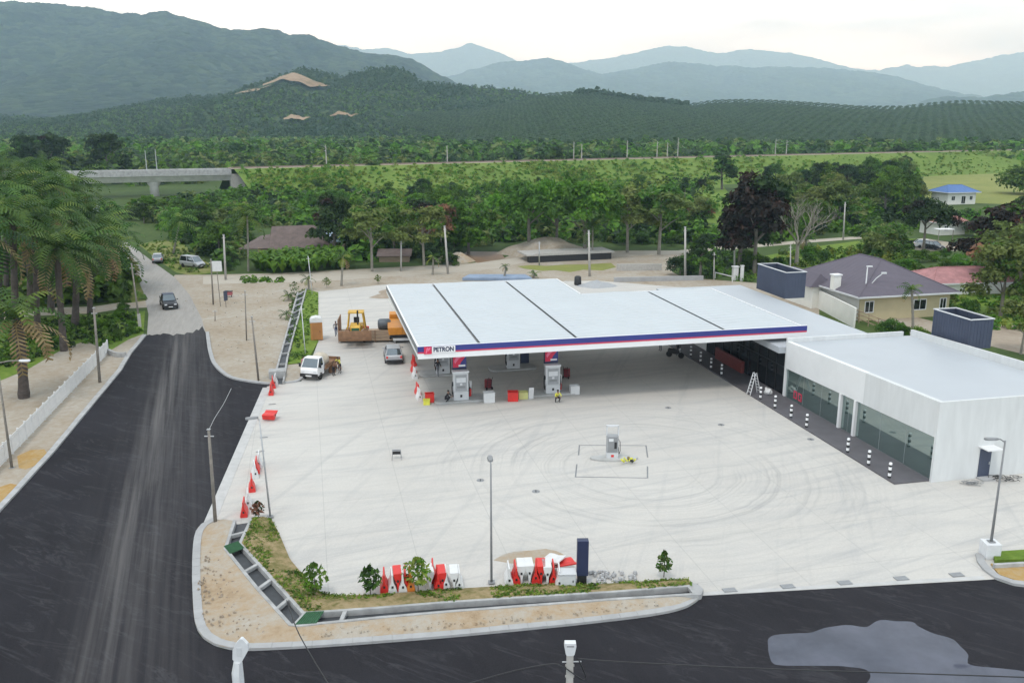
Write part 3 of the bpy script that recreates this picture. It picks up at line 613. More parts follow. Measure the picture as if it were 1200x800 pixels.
# ------------------------------------------------------------------ haze
M_haze = bpy.data.materials.new("haze_air"); M_haze.use_nodes = True; nt = M_haze.node_tree; nt.nodes.clear()
o_ = nt.nodes.new("ShaderNodeOutputMaterial"); pv = nt.nodes.new("ShaderNodeVolumePrincipled")
pv.inputs['Color'].default_value = (.57, .80, 1.0, 1); pv.inputs['Absorption Color'].default_value = (1, 1, 1, 1); pv.inputs['Density'].default_value = .000125; pv.inputs['Anisotropy'].default_value = .1
nt.links.new(pv.outputs[0], o_.inputs['Volume'])
try: M_haze.cycles.homogeneous_volume = True
except Exception: pass
mb = MB(); mb.bx(-15500, 15500, -250, 17500, -1.0, 1480, M_haze); tag(mb.build("haze"), kind='stuff')

# ------------------------------------------------------------------ viaduct
M_viaduct = PM("viaduct_concrete", (.60, .585, .56), .85, .14, .5)
va, vb = Vector((xat(270, 196, 300), 300, 0)), Vector((xat(88, 204, 284), 284, 0)); vd = (vb - va); Lv = vd.length; ang = math.atan2(vd.y, vd.x)
vt = empty("railway_viaduct", va, ang, "pale concrete railway viaduct on a round pier, left in the green belt", "viaduct")
mb = MB(); mb.loft([[(x, -2.4, 4.6), (x, 2.4, 4.6), (x, 3.6, 6.2), (x, 4.2, 6.8), (x, -4.2, 6.8), (x, -3.6, 6.2)] for x in (0, Lv + 45)], M_viaduct); mb.build("girder", vt)
mb = MB(); mb.bx(0, Lv + 45, 4.2, 4.5, 6.5, 8.3, M_drainwall); mb.build("parapet", vt)
mb = MB(); mb.bx(0, Lv + 45, -4.5, -4.2, 6.5, 8.3, M_drainwall); mb.build("parapet", vt)
xp = (Vector((xat(180, 212, 292), 292, 0)) - va).length
mb = MB(); mb.lathe([(1.35, -.5), (1.35, 3.0), (2.0, 4.0), (2.2, 4.6)], M_viaduct, 18, Matrix.Translation((xp, 0, 0))); mb.build("pier", vt, smooth=True)
mb = MB(); mb.bx(-4, .4, -4.2, 4.2, -.3, 6.4, M_concpole); mb.build("abutment", vt)
for dx, hh in ((-1.4, 8), (1.6, 7.8)):
    mb = MB(); mb.tube([(0, 0, 0), (0, 0, hh)], [.16, .1], M_steel); mb.tube([(0, 0, hh - .8), (0, 2.2, hh - .5)], .06, M_steel); mb.lathe([(.3, 0), (.3, .15), (.16, .2)], M_steel, 10)
    p = va + vd.normalized() * (xp + dx); n = Vector((-vd.y, vd.x, 0)).normalized()
    tag(mb.build("overhead_line_mast", loc=(p.x + n.x * 3.6 * (1), p.y + n.y * 3.6, 6.8), rz=ang), ["thin grey mast on the viaduct over the pier, right one", "thin grey mast on the viaduct over the pier, left one"][dx > 0], "mast")
# masts along the railway
def rail_mast(px, ph, lab):
    k = min(range(len(RBs)), key=lambda i: abs(600 + F * RBs[i].x / (RBs[i].y * CT + (H - ZR) * ST) - px)); p = RBs[k]
    mb = MB(); mb.tube([(0, 0, 0), (0, 0, ph)], [.2, .13], M_concpole, 8); mb.tube([(0, 0, ph - 1), (0, -3.2, ph - .4)], .07, M_steel, 6); mb.tube([(0, 0, ph - 2), (0, -3.2, ph - 1.9)], .06, M_steel, 6)
    mb.bx(-.3, .3, -.3, .3, -.4, .25, M_concpole)
    tag(mb.build("overhead_line_mast", loc=(p.x + 1, p.y + 4.2, ZR)), lab, "mast", "masts along the railway")
for px, ph in ((372, 7.0), (517, 6.2), (668, 7), (675, 6), (733, 7.2), (769, 6.6), (785, 6.2), (791, 8.0), (906, 7), (923, 6.4)):
    rail_mast(px, ph, "slim pale mast standing on the railway bank before the far trees")

# ------------------------------------------------------------------ canopy of the filling station
can = empty("station_canopy", S(8.3, 71, 0), SITE, "big white flat forecourt canopy with blue and red fascia and brand lettering", "canopy")
CW, CDp, CN, CNx = 35.0, 29.4, 19.7, 19.9        # width, depth, depth right of the notch, notch position
gut = [PS(*q, 5.9) for q in ((507, 332.5), (562.4, 400.6), (591.7, 328.2), (677.3, 394.8), (760.5, 342), (852.7, 385.3))]
g1 = (gut[0][0] + gut[1][0]) / 2 - 8.3; g2 = (gut[2][0] + gut[3][0]) / 2 - 8.3; g3 = (gut[4][0] + gut[5][0]) / 2 - 8.3
mb = MB(); mb.prism([(.02, .02), (CW - .02, .02), (CW - .02, CN - .02), (CNx - .02, CN - .02), (CNx - .02, CDp - .02), (.02, CDp - .02)], 4.98, 5.5, M_fascia); mb.build("soffit", can)
def panel(u0, u1, d):
    um = (u0 + u1) / 2; mb = MB(); ns = max(4, int(d / 1.0))
    for a_, b_, za, zb in ((u0, um, 5.78, 5.9), (um, u1, 5.9, 5.78)):
        for i in range(ns):
            v0 = .12 + (d - .24) * i / ns; v1 = .12 + (d - .24) * (i + 1) / ns - .02
            mb.add([(a_, v0, za), (b_, v0, zb), (b_, v1, zb), (a_, v1, za), (a_, v0, za - .03), (b_, v0, zb - .03), (b_, v1, zb - .03), (a_, v1, za - .03)], [(0, 1, 2, 3), (4, 5, 1, 0), (7, 3, 2, 6), (3, 7, 4, 0), (1, 5, 6, 2)], M_roofmetal)
            mb.add([(a_, v1 - .05, za), (b_, v1 - .05, zb), (b_, v1 - .03, zb + .025), (a_, v1 - .03, za + .025), (a_, v1, za), (b_, v1, zb)], [(0, 1, 2, 3), (3, 2, 5, 4)], M_roofmetal)
    mb.build("roof_panel", can)
G = .13
mb = MB(); mb.prism([(.1, .1), (CW - .1, .1), (CW - .1, CN - .1), (CNx - .1, CN - .1), (CNx - .1, CDp - .1), (.1, CDp - .1)], 5.5, 5.62, M_gutter); mb.build("gutter", can)
panel(.12, g1 - G, CDp); panel(g1 + G, g2 - G, CDp); panel(g2 + G, CNx - .12, CDp); panel(CNx - .12, g3 - G, CN); panel(g3 + G, CW - .12, CN)
def fascia_run(p0, p1, out):
    """banded fascia board from p0 to p1 (local uv), facing out"""
    d = Vector(p1) - Vector(p0); n = Vector(out); a_ = math.atan2(d.y, d.x); M = Matrix.Translation((p0[0], p0[1], 0)) @ Matrix.Rotation(a_, 4, 'Z'); l = d.length
    mb = MB()
    for z0, z1, m, t in ((5.52, 5.97, M_blue, .13), (5.38, 5.52, M_red, .12), (4.92, 5.38, M_fascia, .10)):
        mb.bx(-.1, l + .1, -t, 0, z0, z1, m, M)
    mb.bx(-.1, l + .1, -.11, .02, 5.97, 6.0, M_fascia, M); return mb.build("fascia", can)
fascia_run((0, 0), (CW, 0), (0, -1)); 
def edge_run(p0, p1):
    d = Vector(p1) - Vector(p0); M = Matrix.Translation((p0[0], p0[1], 0)) @ Matrix.Rotation(math.atan2(d.y, d.x), 4, 'Z'); mb = MB()
    mb.bx(.02, d.length - .02, -.06, .1, 4.94, 5.83, M_fascia, M); mb.bx(.02, d.length - .02, -.075, -.06, 5.3, 5.835, M_gutter, M); mb.build("side_fascia", can)
for a_, b_ in (((0, CDp), (0, .05)), ((CW, .05), (CW, CN)), ((CW, CN), (CNx, CN)), ((CNx, CN), (CNx, CDp)), ((CNx, CDp), (0, CDp))): edge_run(a_, b_)
def text_mesh(s, size, m, depth=.02, bold=0.0):
    cu = bpy.data.curves.new("lettering", 'FONT'); cu.body = s; cu.size = size; cu.extrude = depth / 2; cu.offset = bold; cu.align_x = 'CENTER'; cu.align_y = 'CENTER'
    t = bpy.data.objects.new("tmp", cu); COL.objects.link(t); dg = bpy.context.evaluated_depsgraph_get(); dg.update()
    me = bpy.data.meshes.new_from_object(t.evaluated_get(dg)); bpy.data.objects.remove(t); me.materials.clear(); me.materials.append(m); me.name = "lettering"; return me
def emblem(mb, s, M, front, m1, m2):
    """red square with two pale leaning petals"""
    mb.bx(-s / 2, s / 2, 0, .03, -s / 2, s / 2, m1, M)
    for pts in (((-.30, -.40), (-.16, -.40), (-.04, .02), (.14, .22), (.02, .40), (-.18, .30)), ((-.02, -.12), (.16, -.02), (.36, .22), (.34, .40), (.20, .34), (.06, .12))):
        mb.prism([(x * s, y * s) for x, y in pts], .0, .012, m2, M @ Matrix.Rotation(math.pi / 2, 4, 'X'))
mb = MB(); M_pink = PM("emblem_pink", (.72, .16, .27), .4, .04, 1); emblem(mb, .62, Matrix.Translation((.72, -.18, 5.64)), -1, M_signred, M_pink); mb.build("emblem", can)
mb = MB(); mb.bx(1.06, 3.0, -.165, -.13, 5.39, 5.95, M_fascia); lp = mb.build("sign_panel", can)
lt = bpy.data.objects.new("lettering", text_mesh("PETRON", .52, M_navy, .02, .02)); COL.objects.link(lt); lt.parent = can; lt.location = (2.03, -.172, 5.66); lt.rotation_euler = (math.pi / 2, 0, 0)
lt.scale = (.86, 1, 1)
# columns with flag signs
cols = [PS(540, 470), PS(647, 462)]; rows = [9.8, 0]
def canopy_column(u, v, parent):
    l = (u - 8.3, v - 71); mb = MB(); mb.bx(l[0] - .42, l[0] + .62, l[1] + .75, l[1] + 1.25, 0, 4.98, M_navy); c = mb.build("column", parent, bevel=.02)
    mb = MB(); mb.bx(l[0] - .62, l[0] + .62, l[1] + .35, l[1] + .74, 2.75, 4.6, M_navy); mb.build("flag_sign", c, bevel=.02)
    mb = MB(); X = Matrix.Translation((l[0], l[1] + .345, 3.85))
    mb.bx(-.58, .58, -.02, 0, -.85, .7, M_signred, X)
    for pts, m in ((((-.58, .7), (-.15, .7), (-.3, .2), (-.58, -.25)), M_signred), (((-.05, .62), (.35, .7), (.5, .5), (.25, .1), (-.1, -.1), (-.4, -.5), (-.5, -.3), (-.25, .15)), M_pink), (((.58, .35), (.58, -.85), (-.1, -.85), (.15, -.35), (.45, .0)), M_blue)):
        mb.prism(list(pts), .0, .012, m, X @ Matrix.Translation((0, -.021, 0)) @ Matrix.Rotation(math.pi / 2, 4, 'X'))
    mb.bx(-.1, .5, -.04, -.022, -.78, -.62, M_fascia, X); mb.build("emblem", c)
    return c
for (u, v) in cols:
    canopy_column(u, v, can); canopy_column(u - .2, v + 9.6, can)

# ------------------------------------------------------------------ pump islands and pumps
def make_pump():
    t = empty("fuel_pump", (0, 0, 0))
    mb = MB(); mb.bx(-.66, .66, -.3, .3, .0, .78, M_palegrey); mb.build("lower_cabinet", t, bevel=.03)
    mb = MB(); mb.bx(-.66, .66, -.28, .28, .785, 2.45, M_palegrey); mb.build("upper_cabinet", t, bevel=.04)
    mb = MB(); mb.bx(-.5, .5, -.325, -.282, .86, 2.3, M_grey); mb.bx(-.42, .42, -.345, -.326, 1.62, 2.05, M_lampW); mb.bx(-.36, .36, -.335, -.326, 1.1, 1.3, M_midgrey); mb.bx(-.1, .1, -.345, -.326, 1.36, 1.55, M_lampW); mb.build("display", t)
    mb = MB(); mb.bx(-.09, .09, -.33, -.302, .28, .5, M_black); mb.build("badge", t)
    mb = MB(); mb.bx(-.72, .72, -.34, .34, 2.45, 2.62, M_lampW); mb.build("top_cap", t, bevel=.02)
    for s in (-1, 1):
        mb = MB()
        for k in range(3):
            y = -.16 + .16 * k; mb.tube([(s * .67, y, 1.45), (s * .74, y, 1.4), (s * .76, y, 1.0), (s * .73, y, .5), (s * .68, y, .3), (s * .67, y, .7)], .022, M_black, 6)
            mb.bx(s * .7 - .04, s * .7 + .04, y - .03, y + .03, 1.3, 1.6, M_black)
        mb.build("hose", t)
    return t
isl_m = PM("pump_island_concrete", (.40, .40, .39), .85, .15, 1)
pump0 = make_pump(); first = True
pl = ["grey fuel pump under the flag sign at the left front column", "grey fuel pump under the flag sign at the right front column", "rear grey fuel pump behind the left front pump, half under the canopy edge", "rear dark-screened fuel pump behind the right front column"]
for k, (u, v) in enumerate(cols + [(cols[0][0] - .3, cols[0][1] + 8.6), (cols[1][0] - 1.6, cols[1][1] + 8.8)]):
    mb = MB()
    ol = [(-2.0 + 0, -.62), (2.0, -.62), (2.35, -.3), (2.35, .9), (2.0, 1.5), (-2.0, 1.5), (-2.35, .9), (-2.35, -.3)]
    mb.prism(ol, 0, .16, isl_m); tag(mb.build("pump_island", loc=S(u, v, .025), rz=SITE, bevel=.03), ["left front", "right front", "left rear", "right rear"][k] + " raised concrete pump island under the canopy", "pump island")
    p = pump0 if k == 0 else copy_tree(pump0)
    p.location = S(u, v, .185); p.rotation_euler.z = SITE; tag(p, pl[k], "fuel pump", "fuel pumps")
# the single pump standing in the open
dp = P(717, 538, 0); dt = empty("fuel_pump", (dp.x, dp.y, .16), math.radians(1), "lone slim grey diesel pump with open top frame on oval island in the open", "fuel pump")
mb = MB(); mb.bx(-.42, .42, -.27, .27, 0, .42, M_palegrey); mb.bx(-.1, .1, -.29, -.272, .12, .3, M_barred); mb.build("lower_cabinet", dt, bevel=.02)
mb = MB(); mb.bx(-.42, .42, -.22, .22, .425, 1.72, M_grey); mb.bx(-.34, .34, -.24, -.222, .5, 1.62, M_midgrey); mb.bx(.12, .3, -.26, -.242, .75, 1.25, M_black); mb.bx(-.28, .05, -.255, -.242, 1.3, 1.52, M_lampW); mb.build("upper_cabinet", dt, bevel=.02)
mb = MB()
for s in (-1, 1): mb.bx(s * .42 - .04, s * .42 + .04, -.12, .12, 1.725, 2.45, M_palegrey)
mb.bx(-.46, .46, -.12, .12, 2.37, 2.452, M_palegrey); mb.build("top_frame", dt)
mb = MB(); mb.tube([(.44, 0, 1.4), (.56, -.02, 1.2), (.58, -.04, .5), (.5, -.04, .25), (.45, 0, .8)], .025, M_black, 6); mb.build("hose", dt)
mb = MB(); mb.prism([(1.75 * math.cos(t) + .15, .55 * math.sin(t)) for t in [2 * math.pi * i / 32 for i in range(32)]], 0, .16, isl_m); tag(mb.build("pump_island", loc=(dp.x, dp.y, .025), rz=math.radians(1), bevel=.03), "oval concrete island of the lone diesel pump", "pump island")
mb = MB()
for k in range(9):
    x, y = R.uniform(-.5, .5), R.uniform(-.25, .25); mb.tube([(x, y, .03), (x + R.uniform(-.3, .3), y + R.uniform(-.2, .2), R.uniform(.1, .35))], R.uniform(.05, .12), R.choice([M_hivis, M_hivis, M_leafDead, M_black]), 6)
q = P(738, 540, .2); tag(mb.build("rag_bundle", loc=(q.x, q.y, .19)), "yellow and black bundle of rags and hose lying on the oval pump island", "bundle")

# ------------------------------------------------------------------ shop and near building
UG = 40.45                                                         # glazed front line
nb = empty("white_station_building", S(UG, 49.35, 0), SITE, "low white flat-roofed building with long green-tinted shop windows, nearest on the right", "building")
Ln = 19.6; zt0, zt1, zb0, zb1 = 5.73, 5.12, 3.23, 2.72; Wn = 13.2
def wall(y0, y1, x0, x1, za, zb_, m, name, t=None):
    """box along y whose bottom/top heights run from za=(b,t) to zb=(b,t)"""
    mb = MB(); mb.add([(x0, y0, za[0]), (x1, y0, za[0]), (x1, y1, zb_[0]), (x0, y1, zb_[0]), (x0, y0, za[1]), (x1, y0, za[1]), (x1, y1, zb_[1]), (x0, y1, zb_[1])],
           [(3, 2, 1, 0), (4, 5, 6, 7), (0, 1, 5, 4), (1, 2, 6, 5), (2, 3, 7, 6), (3, 0, 4, 7)], m); return mb.build(name, nb)
li = lambda a_, b_, y: a_ + (b_ - a_) * y / Ln
jy = 8.1
wall(0, jy, -.05, .35, (zb0, zt0), (li(zb0, zb1, jy), li(zt0, zt1, jy)), M_wallgrey, "fascia")
wall(jy, Ln, -.05, .35, (li(zb0, zb1, jy), li(zt0, zt1, jy) + .01), (zb1, zt1), M_white, "fascia")
mb = MB(); mb.add([(-.04, -.2, 0), (Wn - .8, -.2, 0), (Wn - .8, 0, 0), (-.04, 0, 0), (-.04, -.2, zt0 + .01), (Wn - .8, -.2, zt0 + .01), (Wn - .8, 0, zt0 + .01), (-.04, 0, zt0 + .01)], [(3, 2, 1, 0), (4, 5, 6, 7), (0, 1, 5, 4), (1, 2, 6, 5), (2, 3, 7, 6), (3, 0, 4, 7)], M_wallgrey); sw = mb.build("side_wall", nb)
mb = MB(); mb.add([(.35, 0, zt0 - .10), (Wn - .8, 0, zt0 - .10), (Wn - .8, Ln, zt1 - .1), (.35, Ln, zt1 - .1), (.35, 0, zt0 - .4), (Wn - .8, 0, zt0 - .4), (Wn - .8, Ln, zt1 - .4), (.35, Ln, zt1 - .4)], [(0, 1, 2, 3), (7, 6, 5, 4), (0, 4, 5, 1), (1, 5, 6, 2), (2, 6, 7, 3), (3, 7, 4, 0)], M_roofwhite); mb.build("roof", nb)
mb = MB(); mb.bx(.0, 11.5, Ln, Ln + .25, 0, zt1 + .28, M_wallgrey); mb.build("parapet", nb)
mb = MB(); mb.bx(.3, Wn, Ln - .3, Ln, 0, zb1 + .3, M_drainwall); mb.build("back_wall", nb)
# windows: glass line with two white posts
def glazing(y0, y1):
    mb = MB(); mb.add([(.12, y0, .03), (.12, y1, .03), (.12, y1, li(zb0, zb1, y1) + .02), (.12, y0, li(zb0, zb1, y0) + .02), (.2, y0, .03), (.2, y1, .03), (.2, y1, li(zb0, zb1, y1) + .02), (.2, y0, li(zb0, zb1, y0) + .02)], [(0, 3, 2, 1), (4, 5, 6, 7), (0, 1, 5, 4), (2, 3, 7, 6), (1, 2, 6, 5), (3, 0, 4, 7)], M_glass); f = mb.build("shop_window", nb)
    mb = MB(); mb.bx(.08, .24, y0, y1, .03, .13, M_steel); n = max(2, int((y1 - y0) / 2.4))
    for i in range(1, n): yy = y0 + (y1 - y0) * i / n; mb.bx(.115, .205, yy - .012, yy + .012, .13, li(zb0, zb1, yy), M_grey)
    mb.build("frame", f)
glazing(.1, 8.9); glazing(9.15, 10.9); glazing(11.15, Ln - .1)
for y in (9.02, 11.02): mb = MB(); mb.bx(-.12, .3, y - .12, y + .12, 0, li(zb0, zb1, y) + .01, M_fascia); mb.build("post", nb)
mb = MB(); mb.bx(-.02, .3, Ln - .1, Ln + .14, 0, zb1 + .01, M_fascia); mb.build("post", nb)
mb = MB()
for k in range(2):
    X = Matrix.Translation((.115, Ln - 1.7 - .75 * k, .75)); mb.bx(-.015, 0, -.28, .28, -.35, .35, M_red, X); mb.bx(-.02, -.0155, -.13, .13, -.2, .2, M_glass, X)
mb.build("window_marking", nb)
mb = MB(); mb.bx(3.55, 4.45, -.26, -.2, .05, 2.15, M_navybox); dr = mb.build("door", nb, bevel=.01)
mb = MB(); mb.bx(4.3, 4.36, -.3, -.26, 1.0, 1.2, M_steel); mb.build("handle", dr)
mb = MB(); mb.bx(3.4, 4.6, -1.1, -.2, 2.3, 2.38, M_fascia); mb.build("door_canopy", nb)
mb = MB(); mb.bx(3.5, 4.5, -.9, -.2, .03, .15, M_kerb); mb.build("door_step", nb)
# back parapet
mb = MB(); mb.add([(Wn - 1.0, 3, zt0 - .2), (Wn - .8, 3, zt0 - .2), (Wn - .8, Ln, zt1 - .2), (Wn - 1, Ln, zt1 - .2), (Wn - 1.0, 3, zt0 + .45), (Wn - .8, 3, zt0 + .45), (Wn - .8, Ln, zt1 + .45), (Wn - 1, Ln, zt1 + .45)], [(3, 2, 1, 0), (4, 5, 6, 7), (0, 1, 5, 4), (1, 2, 6, 5), (2, 3, 7, 6), (3, 0, 4, 7)], M_wallgrey)
bp_ = mb.build("parapet", nb)
# far shop behind the canopy
shop = empty("convenience_shop", S(UG, 69.2, 0), SITE, "white-roofed shop with dark glass front under the right end of the canopy", "shop")
Ls, Ws, zs = 29.0, 10.2, 4.55
mb = MB(); mb.bx(-.6, Ws, .06, Ls, zs - .55, zs, M_roofwhite); mb.build("roof", shop)
mb = MB(); mb.bx(Ws - .2, Ws, .06, Ls, 0, zs - .55, M_white); mb.build("back_wall", shop)
mb = MB(); mb.bx(.3, Ws - .2, Ls - .2, Ls, 0, zs - .55, M_white); mb.build("side_wall", shop)
for y0, y1, m in ((.08, 5.0, M_darkglass), (5.1, 10.6, M_darkglass), (10.7, 16.2, M_darkglass)):
    mb = MB(); mb.bx(.2, .28, y0, y1, .1, zs - .56, m); g = mb.build("shop_window", shop)
    mb = MB(); n = 3
    for i in range(n + 1): yy = y0 + (y1 - y0) * i / n; mb.bx(.14, .2, yy - .03 if i else yy, yy + .03 if i < n else yy, .1, zs - .56, M_black)
    mb.bx(.14, .2, y0, y1, .04, .1, M_black); mb.bx(.13, .2, y0 + .04, y1 - .04, 2.6, 2.68, M_black); mb.build("frame", g)
mb = MB(); mb.bx(.2, .4, 16.3, Ls, .0, zs - .56, M_white); mb.build("front_wall", shop)
mb = MB()
for k in range(3): mb.bx(.16, .2, 17.5 + k * 3.6, 20.2 + k * 3.6, 1.0, 2.6, M_darkglass)
mb.build("window", shop)
mb = MB(); mb.bx(-.3, 0, 7.3, 13.2, .05, 1.25, PM("maroon_board", (.16, .03, .028), .6, .1, 1)); tag(mb.build("display_board", loc=S(UG, 69.2, .05), rz=SITE, bevel=.03), "low maroon board standing before the dark shop windows", "board")
# walkway
mb = MB(); mb.bx(37.75, UG + .1, 49.4, 98, 0, .14, M_darkgrey, Matrix.Rotation(SITE, 4, 'Z')); struct("walkway", mb)
# rooftop screens around tanks
def screen_box(name, near, zb_, wu, lv, h, lab):
    u, v = PS(*near, zb_); t = empty(name, S(u, v, zb_), SITE, lab, "tank screen")
    for nm, a_ in (("louvre_wall", (0, wu, 0, .08)), ("louvre_wall", (0, .08, .08, lv)), ("louvre_wall", (wu - .08, wu, .08, lv)), ("louvre_wall", (.08, wu - .08, lv - .08, lv))):
        mb = MB(); mb.bx(a_[0], a_[1], a_[2], a_[3], .0, h, M_navybox)
        along_u = (a_[1] - a_[0]) > (a_[3] - a_[2])
        n = int(((a_[1] - a_[0]) if along_u else (a_[3] - a_[2])) / .32)
        for i in range(n):
            if along_u: x = a_[0] + (i + .5) * (a_[1] - a_[0]) / n; mb.bx(x - .03, x + .03, a_[2] - .025, a_[2], .05, h - .05, M_navybox)
            else: y = a_[2] + (i + .5) * (a_[3] - a_[2]) / n; mb.bx(a_[0] - .025, a_[0], y - .03, y + .03, .05, h - .05, M_navybox)
        mb.build(nm, t)
    mb = MB(); ribbon(mb, [(0, 0), (wu, 0), (wu, lv), (0, lv), (0, 0)], -.06, .1, h + .002, h + .08, M_palegrey); mb.build("top_rail", t)
    for k in range(2):
        mb = MB(); mb.lathe([(.0, 0), (.75, .0), (.78, .2), (.78, h * .55), (.6, h * .72), (.2, h * .78), (.18, h * .84), (0, h * .84)], M_black, 18, Matrix.Translation((wu / 2, lv * (.28 + .44 * k), .02))); mb.build("water_tank", t, smooth=True)
screen_box("tank_screen", (1133.5, 409.5), 5.25, 2.25, 4.6, 2.5, "navy louvred tank screen on the roof of the nearest white building")
screen_box("tank_screen", (919, 350), 4.56, 2.5, 6.5, 2.9, "navy louvred tank screen on the far end of the shop roof beside the purple-roofed house")
# bollards
bolpx = [(810.5, 419), (821.7, 426), (834, 433.5), (847.5, 441), (892, 469), (908.5, 479.5), (926.7, 491), (947, 502), (995, 531.5), (1019, 546.5), (1043, 561.5)]
def bollard_mb():
    mb = MB(); prof = [(0, .14, M_bandB), (.14, .36, M_bandW), (.36, .58, M_bandB), (.58, .8, M_bandW), (.8, .95, M_bandB), (.95, 1.1, M_bandW)]
    for z0, z1, m in prof:
        r = .11; n = 14; ring = lambda z, r_: [(r_ * math.cos(2 * math.pi * i / n), r_ * math.sin(2 * math.pi * i / n), z) for i in range(n)]
        mb.loft([ring(z0, r), ring(z1, r)] if z1 < 1.05 else [ring(z0, r), ring(z1 - .03, r), ring(z1, r * .75)], m, cap=(z1 > 1.05 or z0 == 0))
    return mb
b0 = None; ordn = ["first", "second", "third", "fourth", "fifth", "sixth", "seventh"]
for k, (px, py) in enumerate(bolpx):
    u, v = PS(px, py); o = bollard_mb().build("bollard", smooth=False) if b0 is None else b0.copy()
    if b0 is not None: COL.objects.link(o)
    b0 = b0 or o; o.location = S(38.0, v, .14)
    lab = "black and white banded bollard, %s from the stepladder towards the %s" % ((ordn[3 - k], "motorcycle") if k < 4 else (ordn[k - 4], "camera"))
    tag(o, lab, "bollard", "bollards along the shop walkway")
# stepladder
q = P(880, 464); t = empty("stepladder", S(*PS(883, 463), .14), SITE + .25, "open pale aluminium stepladder on the walkway before the dark shop windows", "ladder")
t.scale = (.8, .8, .8)
for nm, sy in (("front_frame", -1), ("rear_frame", 1)):
    mb = MB()
    for s in (-1, 1): mb.tube([(s * .9, sy * .3, 0), (s * .12, sy * .02, 2.5)] if False else [(sy * .75, s * .28, 0), (sy * .06, s * .2, 2.45)], .05, M_lampW, 6)
    for k in range(1, 7): f = k / 7; mb.tube([(sy * (.75 - .69 * f), -.28 + .08 * f, 2.45 * f), (sy * (.75 - .69 * f), .28 - .08 * f, 2.45 * f)], .035, M_lampW, 6)
    mb.build(nm, t)
q = S(*PS(900, 463), .15); mb = MB()
for k in range(7): a_ = k * .9; mb.tube([(.3 * math.cos(a_), .3 * math.sin(a_), .02), (.2 * math.cos(a_ + .5), .2 * math.sin(a_ + .5), .25 + .1 * (k % 3)), (.02, .02, .3 + .08 * (k % 2))], [.18, .16, .05], M_barwhite, 7)
tag(mb.build("plastic_bag", loc=q, smooth=True), "crumpled white bags on the walkway near the stepladder", "bag")

# ------------------------------------------------------------------ barriers
def barrier_mb(m, inv=False):
    prof = [(-.22, 0), (.22, 0), (.225, .1), (.19, .28), (.12, .44), (.065, .58), (.045, .95), (.03, 1.02), (-.03, 1.02), (-.045, .95), (-.065, .58), (-.12, .44), (-.19, .28), (-.225, .1)]
    if inv: prof = [(x, 1.02 - z) for x, z in prof][::-1]
    mb = MB(); rings = [[(x * k, y, z if not inv else z) for x, z in prof] for y, k in ((-.5, .96), (-.47, 1), (.47, 1), (.5, .96))]
    mb.loft(rings, m)
    for s in (-1, 1): mb.bx(-.05, .05, s * .5 - .03, s * .5 + .03, .3 if not inv else .55, .42 if not inv else .67, M_black)
    return mb
BAR = {}
def barrier(px, py, m, rz, label, inv=False, z=.03, group="plastic road barriers", lie=False):
    key = (m.name, inv)
    if key not in BAR: o = BAR[key] = barrier_mb(m, inv).build("road_barrier")
    else: o = BAR[key].copy(); COL.objects.link(o)
    p = P(px, py); o.location = (p.x, p.y, z); rz += -math.atan2(p.x, p.y); o.rotation_euler.z = rz
    if lie: o.rotation_euler = (0, math.radians(72), rz); o.location.z = z + .25
    return tag(o, label, "barrier", group)
W_, R_, O_ = M_barwhite, M_barred, M_barorange
g = "barriers stacked left of the centre lamp post"
n1 = ["leftmost, a red upright one", "second from left, a white upright one", "third, a red upside-down one", "fourth, a white upright one", "red upright one left of the orange barrier", "the only orange one, behind the young tree", "white upside-down one right of the young tree", "red upright one mid right half", "white upright one behind, at the right", "white upside-down one at the right end", "white upright one closing the right end", "red upside-down one in right half", "red upright one sticking up behind the white tops"]
d1 = [(450.5, 690, R_, 0), (459.5, 690, W_, 0), (466, 688, R_, 1), (471.5, 690, W_, 0), (475, 688, R_, 0), (481, 689, O_, 0), (503, 686, W_, 1), (513, 688, R_, 0), (522.5, 686.5, W_, 0), (532, 687, W_, 1), (538, 687, W_, 0), (517.5, 687, R_, 1), (507, 679, R_, 0)]
for (px, py, m, inv), s in zip(d1, n1): barrier(px, py, m, .05 + R.uniform(-.06, .06), "barrier row left of centre lamp post: " + s, bool(inv), group=g)
g = "barriers stacked beside the navy totem"
n2 = ["leftmost, white upright", "second, red upright", "third, white upside-down", "white upside-down one further right", "red upright in the middle", "red one right of the middle", "white upside-down one right of the reds", "red upright one near the grey cabinet", "white upright one right at the cabinet", "white one lying tilted on top", "red one lying askew behind the cabinet"]
d2 = [(596, 682, W_, 0), (604, 681, R_, 0), (610.5, 679, W_, 1), (619.5, 678.5, W_, 1), (628, 679, R_, 0), (634, 679, R_, 1), (640.5, 680, W_, 1), (648, 680, R_, 0), (655, 685, W_, 0)]
for (px, py, m, inv), s in zip(d2, n2): barrier(px, py, m, .05 + R.uniform(-.06, .06), "barrier by navy totem: " + s, bool(inv), group=g)
barrier(640, 668, W_, -.5, "barrier cluster by navy totem: " + n2[9], z=.35, group=g, lie=True); barrier(659, 667, R_, -1.2, "barrier cluster by navy totem: " + n2[10], z=.2, group=g, lie=True)
g = "barriers along the left edge of the forecourt"
for (px, py, m, lb) in ((318, 462, R_, "red barrier at the forecourt edge nearest the drain sump"), (301, 553, R_, "red barrier on the left edge strip, upper of the lower three"), (295.5, 574, R_, "red barrier on the left edge strip, middle of the lower three"), (286.5, 603, R_, "red barrier on the left edge strip right above the corner drain"), (320, 454, R_, "red barrier behind another at the drain sump"), (299, 558, W_, "white barrier beside a red one on the left edge strip"), (291, 592, W_, "white barrier just behind the lowest red one on the left edge strip"), (323, 451, W_, "white barrier hard against the drain sump"), (304, 546, W_, "white barrier behind the upper red one on the left edge strip")):
    barrier(px, py, m, R.uniform(-.1, .1), lb, group=g)
